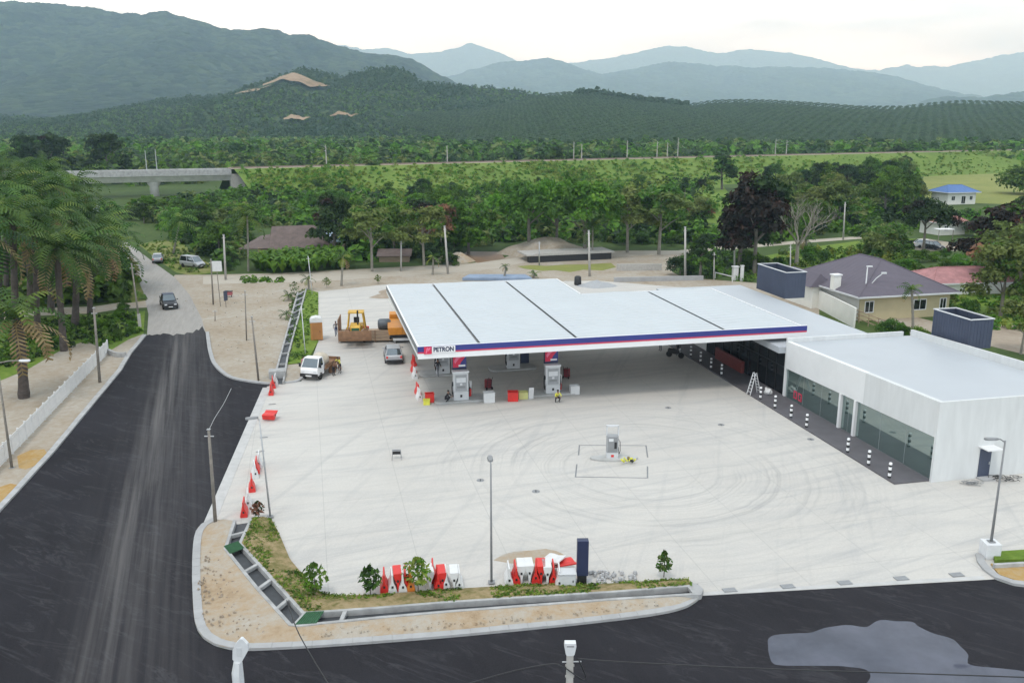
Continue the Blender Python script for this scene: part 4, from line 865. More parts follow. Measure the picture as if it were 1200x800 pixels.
for px, py in ((314.5, 494),): barrier(px, py, R_, 1.2, "red barrier lying askew on the left edge strip beside a dark bar", group=g, lie=True, z=.1)
g = "barriers at the left canopy edge"
for k, (px, py, m) in enumerate(((484.5, 436, R_), (486, 443, W_), (489.5, 462, R_), (491, 468, W_), (485, 428, R_))): barrier(px, py, m, .2, "%s barrier in the line under the left canopy edge, %s from the front" % ("red" if m is R_ else "white", ordn[[3, 2, 1, 0, 4][k]]), group=g)
# flat drain covers on the left edge strip and gratings on the bottom strip
def grate(p, w_, d, rz, lab, grp):
    mb = MB(); mb.bx(-w_ / 2, w_ / 2, -d / 2, d / 2, 0, .02, M_midgrey); n = int(w_ / .09)
    for i in range(n): x = -w_ / 2 + (i + .5) * w_ / n; mb.bx(x - .02, x + .02, -d / 2 + .04, d / 2 - .04, .021, .035, M_grey)
    tag(mb.build("drain_grating", loc=(p.x, p.y, .05), rz=rz), lab, "grating", grp)
for k, (px, py) in enumerate(((855, 692), (923, 687.7), (990, 683.4), (1056, 678.2), (1121, 674))): grate(P(px, py), .72, .42, math.radians(10), "square grey drain grating in the forecourt edge above the puddle, %s from the left" % ordn[k], "gratings along the front edge strip")
for k, (px, py) in enumerate(((309, 513), (305, 529.5), (319, 474))): grate(P(px, py), .6, .14, SITE + .1, "small dark slot grating in the left edge strip, %s" % ["upper of two near the lamp post", "lower of two near the lamp post", "near the drain sump"][k], "slot gratings in the left strip")

for k, ((px, py), lb) in enumerate(zip(((845, 498), (783, 478), (950, 515), (628, 576), (563, 563)), ("between lone pump and bollards", "nearest the canopy shade right of the lone pump", "close to the walkway kerb", "left of the trench outlines, nearer one", "left of the trench outlines, farther left"))):
    p = P(px, py); mb = MB(); mb.lathe([(0, 0), (.27, 0), (.27, .012), (.22, .014), (0, .014)], M_midgrey, 18); mb.bx(-.03, .03, -.18, .18, .015, .022, M_black); tag(mb.build("manhole_cover", loc=(p.x, p.y, .031)), "small dark round cover in the concrete, " + lb, "manhole cover", "covers in the forecourt")
def scrap(px, py, n, r, m, lab, seed):
    rr = random.Random(seed); p = P(px, py); mb = MB()
    for k in range(n):
        c = (rr.uniform(-r, r), rr.uniform(-r * .5, r * .5)); a_ = rr.uniform(0, 6.28); q = rr.uniform(.2, .45); mb.tube(cr([(c[0] + q * math.cos(a_ + t), c[1] + q * .6 * math.sin(a_ + t), .04 + .12 * rr.random() + .1 * k / n) for t in (0, 1.3, 2.6, 3.9, 5.2)], 4), .018, m, 5)
    tag(mb.build("wire_scrap", loc=(p.x, p.y, .03)), lab, "scrap")
scrap(1138, 568, 12, .35, M_midgrey, "tangle of grey wire scrap in front of the navy door", 1); scrap(1180, 563, 14, .9, M_black, "row of dark wire coils at the wall right of the lamp post", 2)
# ------------------------------------------------------------------ totem, cabinet, small forecourt objects
p = P(682, 684); t = empty("totem_sign", (p.x, p.y, .03), .02, "dark navy totem panel standing at the front planting strip", "totem")
mb = MB(); mb.bx(-.30, .30, -.2, .2, .55, 2.55, M_navy); mb.build("panel", t, bevel=.02)
mb = MB(); mb.bx(-.26, .22, -.17, .17, .0, .55, M_black); mb.build("plinth", t)
mb = MB(); mb.bx(-.5, .55, -.4, .4, 0, .06, M_kerb); mb.build("footing", t)
mb = MB(); mb.tube([(.38, -.25, .03), (.62, -.55, .3), (.75, -.7, .02)], .035, M_black, 6); mb.build("conduit", t)
p = P(664, 687); t = empty("electrical_cabinet", (p.x, p.y, .03), .02, "squat grey cabinet between the barrier cluster and the navy totem", "cabinet")
mb = MB(); mb.bx(-.45, .45, -.32, .32, .05, .82, M_palegrey); mb.build("body", t, bevel=.03)
mb = MB(); mb.bx(-.49, .49, -.36, .36, .82, .88, M_palegrey); mb.build("lid", t, bevel=.01)
mb = MB(); mb.bx(-.4, .4, -.34, -.322, .1, .76, M_palegrey); mb.bx(.28, .33, -.36, -.34, .4, .52, M_black); mb.build("door", t)
p = P(465, 538); t = empty("steel_trestle", (p.x, p.y, .03), .1, "little dark steel trestle standing alone on the open concrete", "trestle")
mb = MB(); mb.bx(-.3, .3, -.02, .02, .36, .68, M_black); mb.bx(-.32, .32, -.16, .16, .64, .68, M_midgrey); mb.build("top", t)
for s in (-1, 1):
    for y in (-.14, .14): mb = MB(); mb.tube([(s * .29, y, .62), (s * .33, y * 1.6, 0)], .02, M_midgrey, 5); mb.build("leg", t)
def crate(p, w_, d, h, m, rz, lab, name="plastic_crate", cat="crate"):
    t = empty(name, (p.x, p.y, p.z), rz, lab, cat); mb = MB(); th = .04
    mb.bx(-w_ / 2, w_ / 2, -d / 2, -d / 2 + th, 0, h, m); mb.bx(-w_ / 2, w_ / 2, d / 2 - th, d / 2, 0, h, m); mb.bx(-w_ / 2, -w_ / 2 + th, -d / 2 + th, d / 2 - th, 0, h, m); mb.bx(w_ / 2 - th, w_ / 2, -d / 2 + th, d / 2 - th, 0, h, m); mb.bx(-w_ / 2 + th, w_ / 2 - th, -d / 2 + th, d / 2 - th, .0, .05, m)
    for k in range(3): mb.bx(-w_ / 2 - .012, w_ / 2 + .012, -d / 2 - .012, -d / 2, h * (.12 + .3 * k), h * (.2 + .3 * k), m)
    mb.build("body", t)
    mb = MB(); ribbon(mb, [(-w_ / 2, -d / 2), (w_ / 2, -d / 2), (w_ / 2, d / 2), (-w_ / 2, d / 2), (-w_ / 2, -d / 2)], -.03, .03, h + .002, h + .05, m); mb.build("rim", t); return t
def pz(px, py, z=.03): q = P(px, py); return Vector((q.x, q.y, z))
crate(pz(503.5, 471), .75, .6, .75, M_barred, .2, "red crate beside the yellow one left of the left front pump")
crate(pz(500, 474), .55, .5, .4, M_hivis, .1, "small yellow crate at the left front pump island")
crate(pz(573, 471), .95, .6, .85, M_barwhite, .2, "white box bin between the two front pumps")
crate(pz(601, 469.5), .9, .7, .8, M_barred, .05, "red crate left of the yellow one near the right front pump")
crate(pz(613, 467), .8, .6, .6, PM("pale_lime", (.55, .55, .22), .6, .1, 2), .1, "pale yellow-green crate between red crate and white board")
crate(pz(673, 461.5), .8, .6, .75, M_barwhite, .2, "white box bin right of the right front pump")
def board(px, py, w_, h, m, rz, lab, tilt=.18):
    t = empty("leaning_board", pz(px, py), rz, lab, "board"); mb = MB(); mb.bx(-w_ / 2, w_ / 2, -.02, .02, 0, h, m, Matrix.Rotation(tilt, 4, 'X')); mb.build("panel", t)
    mb = MB(); mb.tube([(0, .02, h * .9), (0, .5, 0)], .03, M_black, 5); mb.build("prop", t)
board(622, 467.5, .45, 1.1, M_barwhite, .3, "narrow white propped board beside the right front pump")
# fire extinguishers on stands by columns
def extinguisher(p, lab):
    t = empty("fire_extinguisher", p, SITE, lab, "fire extinguisher")
    mb = MB(); mb.lathe([(.0, 0), (.13, 0), (.14, .04), (.14, .55), (.09, .66), (.04, .7), (0, .7)], M_barred, 14); mb.build("cylinder", t, smooth=True)
    mb = MB(); mb.bx(-.05, .05, -.03, .03, .7, .8, M_black); mb.tube([(.04, 0, .76), (.18, -.02, .7), (.19, -.02, .3)], .02, M_black, 6); mb.build("valve", t)
    mb = MB(); mb.bx(-.2, .2, .15, .19, .1, 1.35, M_barwhite); mb.build("wall_plate", t)
extinguisher(S(cols[0][0] + .95, cols[0][1] + .75, .19), "red extinguisher with white plate at the left front column"); extinguisher(S(cols[1][0] + .95, cols[1][1] + .75, .19), "red extinguisher with white plate at the right front column")
def handcart(px, py, m, rz, lab):
    t = empty("hand_trolley", pz(px, py), rz, lab, "trolley")
    mb = MB()
    for s in (-1, 1): mb.tube([(s * .22, .05, .1), (s * .22, -.1, 1.0), (s * .2, -.3, 1.25)], .03, M_black, 6)
    for k in range(4): mb.tube([(-.22, .04 - .05 * k, .2 + .25 * k), (.22, .04 - .05 * k, .2 + .25 * k)], .025, M_black, 6)
    mb.build("frame", t)
    mb = MB(); mb.bx(-.26, .3, .05, .5, .1, .95, m); mb.build("load", t, bevel=.05)
    for s in (-1, 1): mb = MB(); mb.lathe([(.0, -.04), (.13, -.04), (.13, .04), (0, .04)], M_rubber, 12, Matrix.Translation((s * .28, 0, .13)) @ Matrix.Rotation(math.pi / 2, 4, 'Y')); mb.build("wheel", t)
handcart(573.5, 457, PM("dark_red_paint", (.2, .012, .02), .5, .15, 2), .5, "black hand trolley with dark red load between the two pump islands")
handcart(663, 444, PM("dark_red_paint", (.2, .012, .02), .5, .15, 2), -.3, "dark red trolley standing right of the right front column")
handcart(597, 433, M_black, .2, "black trolley left of the rear dark-screened pump")
# ------------------------------------------------------------------ lamp posts and poles
def lamp_post(loc, h, r, m, rz, lab, arm=0.9, head=M_midgrey, tilt=(0, 0), base=False, group="lamp posts"):
    t = empty("lamp_post", loc, rz, lab, "lamp post", group); mb = MB()
    mb.tube([(0, 0, 0), (tilt[0] * .5, tilt[1] * .5, h * .5), (tilt[0], tilt[1], h)], [r * 1.3, r, r * .8], m, 10); mb.build("pole", t, smooth=True)
    mb = MB(); mb.bx(-.18, .18, -.18, .18, 0, .03, M_midgrey); mb.build("base_plate", t)
    mb = MB()
    if arm: mb.tube([(tilt[0], tilt[1], h - .1), (tilt[0] + arm * .5, tilt[1], h + .08), (tilt[0] + arm, tilt[1], h + .1)], r * .6, m, 8)
    mb.build("arm", t) if arm else None
    X = Matrix.Translation((tilt[0] + arm, tilt[1], h + .1)); mb = MB(); mb.loft([[(x, -w_, -.06), (x, w_, -.06), (x, w_ * .8, .06), (x, -w_ * .8, .06)] for x, w_ in ((-.15, .07), (.05, .15), (.45, .16), (.6, .09))], head, True, X); mb.build("lamp_head", t, bevel=.02)
    return t
p = P(576, 684); lamp_post((p.x, p.y, .12), 6.7, .055, M_midgrey, math.radians(95), "slim grey lamp post in the front planting strip, centre of the forecourt edge", .25)
p = P(1159, 652); t = lamp_post((p.x, p.y, .95), zat(516, p.y) - .95, .06, M_midgrey, math.radians(180), "grey lamp post on a white concrete plinth before the white side wall", .55)
mb = MB(); mb.bx(-.42, .42, -.42, .42, -.92, -.02, M_lampW); mb.build("plinth", t, bevel=.03)
p = P(317, 607); lamp_post((p.x, p.y, .12), zat(490, p.y) - .12, .05, M_steel, math.radians(200), "slim lamp post at the top of the corner planting strip", .2, tilt=(.25, 0))
p = P(14, 548); lamp_post((p.x, p.y, 0), zat(424, p.y), .075, M_woodpole, 0, "grey lamp post with short white arm by the white fence, left", 1.7, M_lampW, tilt=(-.0, 0))
def pole(pxb, pxt, r, m, name, lab, cat="pole", group="poles beside the roads", extra=None):
    p = P(*pxb); h = zat(pxt[1], p.y); x = xat(pxt[0], pxt[1], p.y) - p.x
    t = empty(name, (p.x, p.y, 0), 0, lab, cat, group); mb = MB(); mb.tube([(0, 0, 0), (x * .5, 0, h * .5), (x, 0, h)], [r * 1.15, r, r * .8], m, 9); mb.build("pole", t, smooth=True)
    mb = MB(); mb.tube([(x * .93 - .28, 0, h * .93), (x * .93 + .28, 0, h * .93)], .035, M_steel, 6); mb.bx(x - r, x + r, -r, r, h - .01, h + .03, M_steel); mb.build("bracket", t)
    if extra: extra(t, x, h)
    return t, Vector((p.x + x, p.y, h))
_, ptop = pole((252.5, 613), (244.5, 503), .10, M_woodpole, "utility_pole", "leaning weathered pole on the corner island kerb, with a slack wire")
pole((117, 448), (110, 361), .12, M_woodpole, "utility_pole", "weathered pole just behind the white fence end at the left kerb")
def conc_foot(t, x, h): mb = MB(); mb.tube([(0, 0, 0), (-x * 0, 0, 1.6)], .2, M_concpole, 8); mb.build("concrete_foot", t)
pole((164, 383), (154, 309), .10, M_woodpole, "utility_pole", "dark pole with pale foot on the grass left of the old road", extra=conc_foot)
pole((264.5, 328), (262, 275), .16, M_concpole, "utility_pole", "pale concrete pole right of the white notice board")
pole((250, 357), (247, 304), .10, M_woodpole, "utility_pole", "dark pole left of the white notice board on the dirt")
pole((289, 399), (287, 341), .07, M_woodpole, "utility_pole", "thin leaning pole on the dirt ground, farther of two")
pole((303, 446), (295, 371), .09, M_woodpole, "utility_pole", "brown leaning pole on the dirt beside the kerb curve, nearer of two")
pole((435, 313), (434, 251), .10, M_concpole, "utility_pole", "thin pale pole against the dark trees right of the brown-roofed house")
pole((470, 318), (470, 283), .13, M_concpole, "utility_pole", "short pale pole beside the low brown shed")
pole((525, 321), (521, 265), .17, M_concpole, "utility_pole", "pale concrete pole on the dirt road left of the brown pool")
pole((691, 324), (690, 270), .17, M_concpole, "utility_pole", "pale concrete pole in front of the dark culvert")
pole((632, 311), (632, 283), .10, M_steel, "utility_pole", "short thin pole at the left end of the culvert")
pole((803, 326), (803, 266), .17, M_concpole, "utility_pole", "pale concrete pole left of the dark red tree")
pole((860.5, 320), (861, 277), .14, M_concpole, "utility_pole", "white pole beside the white gate block under the dark red tree")
pole((836.5, 328), (837, 296), .10, M_concpole, "utility_pole", "short white pole left of the white gate block")
pole((988, 281), (990.5, 237), .15, M_concpole, "utility_pole", "pale concrete pole on the lane right of the bare tree")
pole((926, 330), (926.5, 287), .10, M_concpole, "utility_pole", "thin pole behind the far tank screen")
p = P(1011, 372)
t = lamp_post((p.x, p.y, 0), zat(313, p.y), .09, M_palegrey, 0, "pale street lamp with long slanting arm in front of the purple roof", 0.0, M_lampW, group="lamp posts")
hh = zat(313, p.y); mb = MB(); mb.tube([(0, 0, hh * .52), (1.2, 0, hh * .78), (1.9, 0, hh * .87)], .06, M_palegrey, 7); mb.bx(1.8, 2.4, -.12, .12, hh * .87, hh * .9, M_lampW); mb.build("arm", t)
for k, (a_, b_, lb) in enumerate((((358, 417), (353, 358), "thin white pole on the green strip, front one"), ((366, 345), (361, 300), "thin white pole at the far end of the green strip"), ((252, 376), (252, 364), "short dark stump pole on the dirt by the notice board"))):
    pole(a_, b_, .05, M_lampW if k < 2 else M_woodpole, "utility_pole", lb)
# notice board
p = P(258, 359); t = empty("notice_board", (p.x, p.y, 0), .1, "white square notice board on a thin post on the dirt ground", "sign"); hb = zat(318, p.y); ht = zat(306, p.y)
mb = MB(); mb.tube([(.05, 0, 0), (-.05, 0, hb)], .05, M_woodpole, 6); mb.build("post", t)
mb = MB(); mb.bx(-.62, .62, -.03, .03, hb, ht, M_barwhite); mb.build("panel", t, bevel=.02)
p = P(260, 360); mb = MB(); mb.bx(-.35, .35, -.03, .03, .9, 2.2, M_navybox); mb.tube([(0, .05, 0), (0, .05, 2.2)], .05, M_woodpole, 6); tag(mb.build("road_sign", loc=(p.x + .6, p.y, 0), rz=1.2), "small dark sign seen edge-on behind the notice board", "sign")
mb = MB(); mb.bx(-.5, .5, -.3, .3, .3, .8, PM("pink_red_plastic", (.35, .09, .10), .6, .1, 2)); mb.tube([(-.4, 0, 0), (-.4, 0, .3)], .05, M_black, 5); mb.tube([(.4, 0, 0), (.4, 0, .3)], .05, M_black, 5); mb.bx(-.55, .55, -.35, .35, .8, .86, M_black); tag(mb.build("stall_table", loc=pz(268, 348, .01)), "dull red stall table on the dirt right of the notice board", "table")
# near poles rising from below the frame, with wires
def near_pole(px, ytop, Y, r, m):
    return Vector((xat(px, ytop, Y), Y, 0)), zat(ytop, Y)
pn, hn = near_pole(668, 766, 29, .12, M_concpole)
t = empty("lamp_post", pn, 0, "pale concrete pole with white slotted cap rising at the bottom edge, with black cables", "lamp post", "lamp posts")
mb = MB(); mb.prism([(-.15, -.12), (.15, -.12), (.15, .12), (-.15, .12)], 0, hn, M_concpole, top=[(-.12, -.1), (.12, -.1), (.12, .1), (-.12, .1)])
for k in range(9): mb.bx(-.165, .165, -.02, .02, hn - .5 - k * .45, hn - .42 - k * .45, M_concpole)
mb.build("pole", t)
mb = MB(); mb.loft([[(-w_, -.12, z), (w_, -.12, z), (w_, .12, z), (-w_, .12, z)] for z, w_ in ((hn, .12), (hn + .06, .16), (hn + .38, .22), (hn + .5, .2))], M_lampW); mb.bx(-.13, .13, -.125, -.119, hn + .36, hn + .41, M_midgrey); mb.build("cap", t, bevel=.03)
mb = MB(); mb.tube([(-.28, 0, hn - .32), (.42, 0, hn - .3)], .025, M_steel, 6); mb.build("bracket", t)
def cable(pts, r, lab, m=M_black):
    pts = cr(pts, 8); mb = MB(); c = pts[0].copy(); mb.tube([p - c for p in pts], r, m, 6, cap=True); tag(mb.build("cable", loc=c, smooth=True), lab, "cable")
def W(px, py, Y): return Vector((xat(px, py, Y), Y, zat(py, Y)))
cable([W(540, 803, 29), W(600, 786, 29), W(645, 777.5, 29), W(660, 781, 28.85), W(678, 793, 28.82), W(684.5, 796, 28.85), W(686, 791, 28.9), W(678, 772, 28.95)], .022, "black cable drooping from the capped pole to the left bottom edge")
cable([W(676, 771, 29), W(740, 775.5, 28.6), W(900, 783, 28), W(1100, 789.5, 27.5), W(1260, 795, 27)], .022, "black cable running right from the capped pole in front of the puddle")
pb, hb_ = near_pole(276, 745, 27.5, .1, M_lampW)
t = empty("lamp_post", (xat(278, 775, 27.5), 27.5, 0), 0, "white angular lamp head on a pole rising at the bottom left edge", "lamp post", "lamp posts")
z0 = zat(775, 27.5); z1 = zat(747, 27.5); x0 = pb.x * 0
mb = MB(); mb.tube([(0, 0, 0), (-.02, 0, z0 - .45), (.03, 0, z0 + .02)], [.22, .21, .15], M_lampW, 6); mb.build("pole", t)
mb = MB(); zz = [z0, z0 + .15, z0 + .5, z0 + .72, z1]; xx = [(-.05, .16), (-.13, .24), (-.10, .44), (.0, .42), (.19, .25)]
mb.loft([[(a_, -.08, z), (b_, -.08, z), (b_, .08, z), (a_, .08, z)] for z, (a_, b_) in zip(zz, xx)], M_lampW); mb.bx(.03, .22, -.09, -.079, z0 + .25, z0 + .6, M_palegrey); mb.build("lamp_head", t)
cable([W(336, 703, 34), W(348, 737, 31), W(366, 770, 28.5), W(388, 806, 26)], .022, "thin dark wire crossing the corner island towards the bottom edge")
cable([ptop + Vector((0, 0, -.2)), ptop + Vector((.5, 6, .9)), ptop + Vector((1.3, 12, 2.2)), ptop + Vector((2.2, 18, 3.6))] if False else [W(245, 503, ptop.y), W(252, 489, ptop.y), W(262, 473, ptop.y), W(271, 455, ptop.y + .1)], .014, "slack pale wire rising from the leaning pole at the corner", M_palegrey)

# ------------------------------------------------------------------ white fence (left)
fa, fb = P(-12, 560), P(127, 414); n = 22; fd = (fb - fa); fl = fd.length; fr = math.atan2(fd.y, fd.x)
t = empty("panel_fence", fa, fr, "low white slatted fence along the left sand verge", "fence")
for i in range(n + 1): mb = MB(); mb.bx(i * fl / n - .05, i * fl / n + .05, -.06, .06, 0, 1.5, M_barwhite); mb.build("fence_post", t)
for i in range(n):
    mb = MB(); x0, x1 = i * fl / n + .05, (i + 1) * fl / n - .05
    for k in range(7): x = x0 + (k + .5) * (x1 - x0) / 7; mb.bx(x - .06, x + .06, -.025, .025, .05, 1.38, M_barwhite)
    mb.bx(x0, x1, -.035, -.026, .2, .28, M_barwhite); mb.bx(x0, x1, -.035, -.026, 1.1, 1.18, M_barwhite); mb.build("fence_panel", t)
mb = MB(); pts = cr([P(127, 414), P(136, 418), P(148, 418)], 5); ribbon(mb, pts, -.15, .15, 0, .5, M_drainwall); tag(mb.build("headwall"), "low grey concrete headwall joining fence end and kerb", "wall")
sheet("ochre_patch", [(22, 548), (20, 534), (36, 527), (52, 526), (56, 532), (46, 543), (30, 550)], .014, M_ochre)
sheet("ochre_patch", [(-20, 578), (0, 570), (12, 566), (22, 568), (8, 582), (-10, 596)], .014, M_ochre)

# ------------------------------------------------------------------ vehicles (front towards -y)
def wheel_parts(t, xs, ys, r, w_=.2):
    for x in xs:
        for y in ys:
            M = Matrix.Translation((x, y, r)) @ Matrix.Rotation(math.pi / 2, 4, 'Y'); mb = MB()
            mb.lathe([(r * .6, -w_ / 2), (r * .95, -w_ / 2), (r, -w_ * .3), (r, w_ * .3), (r * .95, w_ / 2), (r * .6, w_ / 2)], M_rubber, 18, M); wh = mb.build("wheel", t, smooth=False)
            mb = MB(); mb.lathe([(0, -w_ * .48), (r * .58, -w_ * .48), (r * .58, w_ * .48), (0, w_ * .48)], M_steel, 12, M); mb.build("rim", wh)
def car(loc, rz, paint, kind, label, cat, L_=4.5, Wd=1.75, roofm=None):
    """lofted body shell; kind: pickup, hatch, lorry cab handled apart"""
    t = empty({"pickup": "pickup_truck", "hatch": "parked_car", "van": "parked_van"}[kind], loc, rz, label, cat)
    hw = Wd / 2; hl = L_ / 2
    if kind == "pickup": deck = [(-hl, .62), (-hl + .12, .86), (-hl + 1.2, 1.02), (-hl + 1.5, 1.05), (.55, 1.08), (hl - .05, 1.1), (hl, .95)]
    elif kind == "van": deck = [(-hl, .62), (-hl + .1, .85), (-hl + .6, 1.02), (-hl + .9, 1.05), (.5, 1.08), (hl - .08, 1.08), (hl, .9)]
    else: deck = [(-hl, .58), (-hl + .12, .74), (-hl + .95, .92), (-hl + 1.2, .95), (.6, .98), (hl - .15, 1.0), (hl, .85)]
    rings = []
    for y, z in deck:
        k = .90 if abs(y) > hl - .01 else (.96 if abs(y) > hl - .2 else 1)
        rings.append([(-hw * k * .95, y, .3), (hw * k * .95, y, .3), (hw * k, y, .5), (hw * k, y, z - .12), (hw * k * .92, y, z), (-hw * k * .92, y, z), (-hw * k, y, z - .12), (-hw * k, y, .5)])
    mb = MB(); mb.loft(rings, paint); b = mb.build("body", t, bevel=.03)
    if kind == "pickup": g0, g1, zr, rt0, rt1 = -hl + 1.3, .75, 1.72, -hl + 2.05, .55
    elif kind == "van": g0, g1, zr, rt0, rt1 = -hl + .75, hl - .1, 1.85, -hl + 1.5, hl - .25
    else: g0, g1, zr, rt0, rt1 = -hl + 1.05, hl - .12, 1.5, -hl + 1.85, hl - .7
    zb_ = 1.0 if kind != "hatch" else .93
    A = [(-hw * .9, g0, zb_), (hw * .9, g0, zb_), (hw * .9, g1, zb_ + .05), (-hw * .9, g1, zb_ + .05)]; T = [(-hw * .72, rt0, zr), (hw * .72, rt0, zr), (hw * .72, rt1, zr), (-hw * .72, rt1, zr)]
    mb = MB(); mb.loft([A, T], M_carglass); mb.build("windows", t)
    mb = MB(); e = .05; mb.prism([(-hw * .74, rt0 - .03), (hw * .74, rt0 - .03), (hw * .74, rt1 + .03), (-hw * .74, rt1 + .03)], zr - .02, zr + .05, roofm or paint); rf = mb.build("roof", t, bevel=.03)
    mb = MB()
    for i in range(4): mb.tube([A[i], T[i]], .045, paint, 6)
    for s in (-1, 1): mb.tube([(s * hw * .91, (g0 + g1) / 2, zb_), (s * hw * .73, (rt0 + rt1) / 2, zr)], .04, paint, 6)
    mb.build("pillars", t)
    if kind == "pickup":
        mb = MB(); mb.bx(-hw * .82, hw * .82, .85, hl - .1, 1.09, 1.105, M_black); mb.build("load_bed", t)
    wheel_parts(t, (-hw * .93, hw * .93), (-hl + .85, hl - .9), .34 if kind != "hatch" else .3)
    for s in (-1, 1):
        mb = MB(); mb.bx(s * hw * .62 - .16, s * hw * .62 + .16, -hl - .015, -hl + .1, .62, .76, M_lampW); mb.build("headlight", t, bevel=.015)
        mb = MB(); mb.bx(s * hw * .78 - .1, s * hw * .78 + .1, hl - .08, hl + .012, .66, .9, M_barred); mb.build("tail_light", t, bevel=.01)
        mb = MB(); mb.bx(s * (hw + .1) - .09, s * (hw + .1) + .09, g0 + .3, g0 + .42, 1.0, 1.14, paint); mb.build("wing_mirror", t, bevel=.02)
    mb = MB(); mb.bx(-hw * .9, hw * .9, -hl - .06, -hl + .02, .32, .5, M_black); mb.bx(-hw * .45, hw * .45, -hl - .02, -hl + .05, .56, .7, M_black); mb.bx(-.26, .26, -hl - .075, -hl - .061, .36, .47, M_barwhite); mb.build("front_bumper", t)
    mb = MB(); mb.bx(-hw * .9, hw * .9, hl - .02, hl + .06, .32, .52, M_black); mb.bx(-.26, .26, hl + .061, hl + .075, .36, .48, M_black); mb.build("rear_bumper", t)
    return t
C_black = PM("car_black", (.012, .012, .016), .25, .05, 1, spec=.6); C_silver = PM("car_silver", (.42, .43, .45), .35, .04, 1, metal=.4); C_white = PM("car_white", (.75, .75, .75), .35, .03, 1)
rd = (P(202, 385) - P(190, 345)); ra = math.atan2(rd.y, rd.x) + math.pi / 2
car(P(198, 359, .03), ra + .05, C_black, "pickup", "black pickup driving towards the camera on the pale old road", "pickup", 5.0, 1.85, M_navybox)
car(P(185.5, 307, .03), ra + math.pi - .1, C_silver, "hatch", "small silver car parked on the grass edge beside the old road", "car", 4.1, 1.7)
car(P(226, 313, .03), 1.0, C_silver, "van", "white vehicle greyed for shade, parked under the trees left of the notice board", "van", 4.6, 1.8)  # white vehicle painted silver to imitate its dimness under the trees
car(P(461, 421, .05), math.radians(190), C_silver, "hatch", "silver hatchback seen from behind, parked by the canopy corner", "car", 4.3, 1.78)
car(P(1085, 290, .03), 1.35, C_white, "hatch", "white car parked under the dark spreading tree in the far yard", "car", 4.4, 1.75)
car(P(1094, 292, .03), .4, C_black, "hatch", "dark car parked beside the white car in the far yard", "car", 3.9, 1.7)
car(P(114, 250, .03), ra, C_silver, "van", "pale vehicle far up the old road behind the palms", "van", 4.6, 1.8)
# white lorry with load
t = empty("flatbed_lorry", P(372, 451, .04), math.radians(-14), "small white lorry facing the camera with a tarp load on its flat bed", "lorry")
t.location = P(376, 438, .04)
mb = MB(); mb.loft([[(-.88, y, .45), (.88, y, .45), (.88, y, z), (-.88, y, z)] for y, z in ((-2.45, 1.1), (-2.35, 1.25), (-1.0, 1.3))], C_white); mb.build("cab_body", t, bevel=.06)
mb = MB(); mb.loft([[(-.84, -2.3, 1.27), (.84, -2.3, 1.27), (.84, -1.0, 1.3), (-.84, -1.0, 1.3)], [(-.74, -1.8, 2.0), (.74, -1.8, 2.0), (.74, -1.05, 2.0), (-.74, -1.05, 2.0)]], M_carglass); mb.build("windows", t)
mb = MB(); mb.prism([(-.77, -1.85), (.77, -1.85), (.77, -1.0), (-.77, -1.0)], 1.99, 2.08, C_white); mb.build("roof", t, bevel=.04)
mb = MB()
for s in (-1, 1): mb.tube([(s * .84, -2.28, 1.27), (s * .74, -1.8, 2.0)], .05, C_white, 6); mb.tube([(s * .84, -1.02, 1.27), (s * .74, -1.05, 2.0)], .07, C_white, 6)
mb.build("pillars", t)
mb = MB(); mb.bx(-.9, .9, -2.55, -2.44, .4, .7, M_black); mb.bx(-.3, .3, -2.57, -2.551, .45, .58, M_barwhite); mb.build("front_bumper", t)
for s in (-1, 1):
    mb = MB(); mb.bx(s * .62 - .17, s * .62 + .17, -2.475, -2.42, .8, .98, M_lampW); mb.build("headlight", t, bevel=.02)
    mb = MB(); mb.bx(s * 1.05 - .1, s * 1.05 + .1, -2.2, -2.1, 1.25, 1.6, M_black); mb.tube([(s * .85, -2.15, 1.4), (s * 1.0, -2.15, 1.45)], .03, M_black, 5); mb.build("wing_mirror", t, bevel=.02)
mb = MB(); mb.bx(-.95, .95, -.9, 2.5, .75, .87, M_rust); mb.bx(-.95, -.9, -.9, 2.5, .87, 1.15, M_rust); mb.bx(.9, .95, -.9, 2.5, .87, 1.15, M_rust); mb.bx(-.9, .9, -.95, -.9, .87, 1.5, M_grey); mb.bx(-.9, .9, 2.45, 2.5, .87, 1.15, M_rust); mb.build("flat_bed", t)
wheel_parts(t, (-.78, .78), (-1.75, 1.5), .36)
p = t.location.copy(); cr_, sr_ = math.cos(t.rotation_euler.z), math.sin(t.rotation_euler.z)
mb = MB(); rings = []
for z, s in ((.0, 1), (.5, 1.02), (.9, .8), (1.15, .35)): rings.append([((.8 + .1 * math.sin(3 * a_)) * s * math.cos(a_), (.9 + .1 * math.cos(5 * a_)) * s * math.sin(a_), z + .05 * math.sin(4 * a_)) for a_ in [2 * math.pi * i / 18 for i in range(18)]])
mb.loft(rings, M_tarp); tag(mb.build("tarp_load", loc=(p.x + (-.05 * cr_ - .2 * sr_) - .1, p.y + .35, p.z + .9), smooth=True), "beige tarpaulin heap on the lorry bed behind the cab", "load")
mb = MB(); [mb.bx(-.3 + .02 * k, .35 - .02 * k, -.35, .35, .24 * k, .24 * k + .22, M_rust) for k in range(4)]; q = P(389, 436); tag(mb.build("brick_stack", loc=(q.x, q.y, .04), rz=.3, bevel=.02), "reddish brown stack of goods beside the white lorry", "stack")
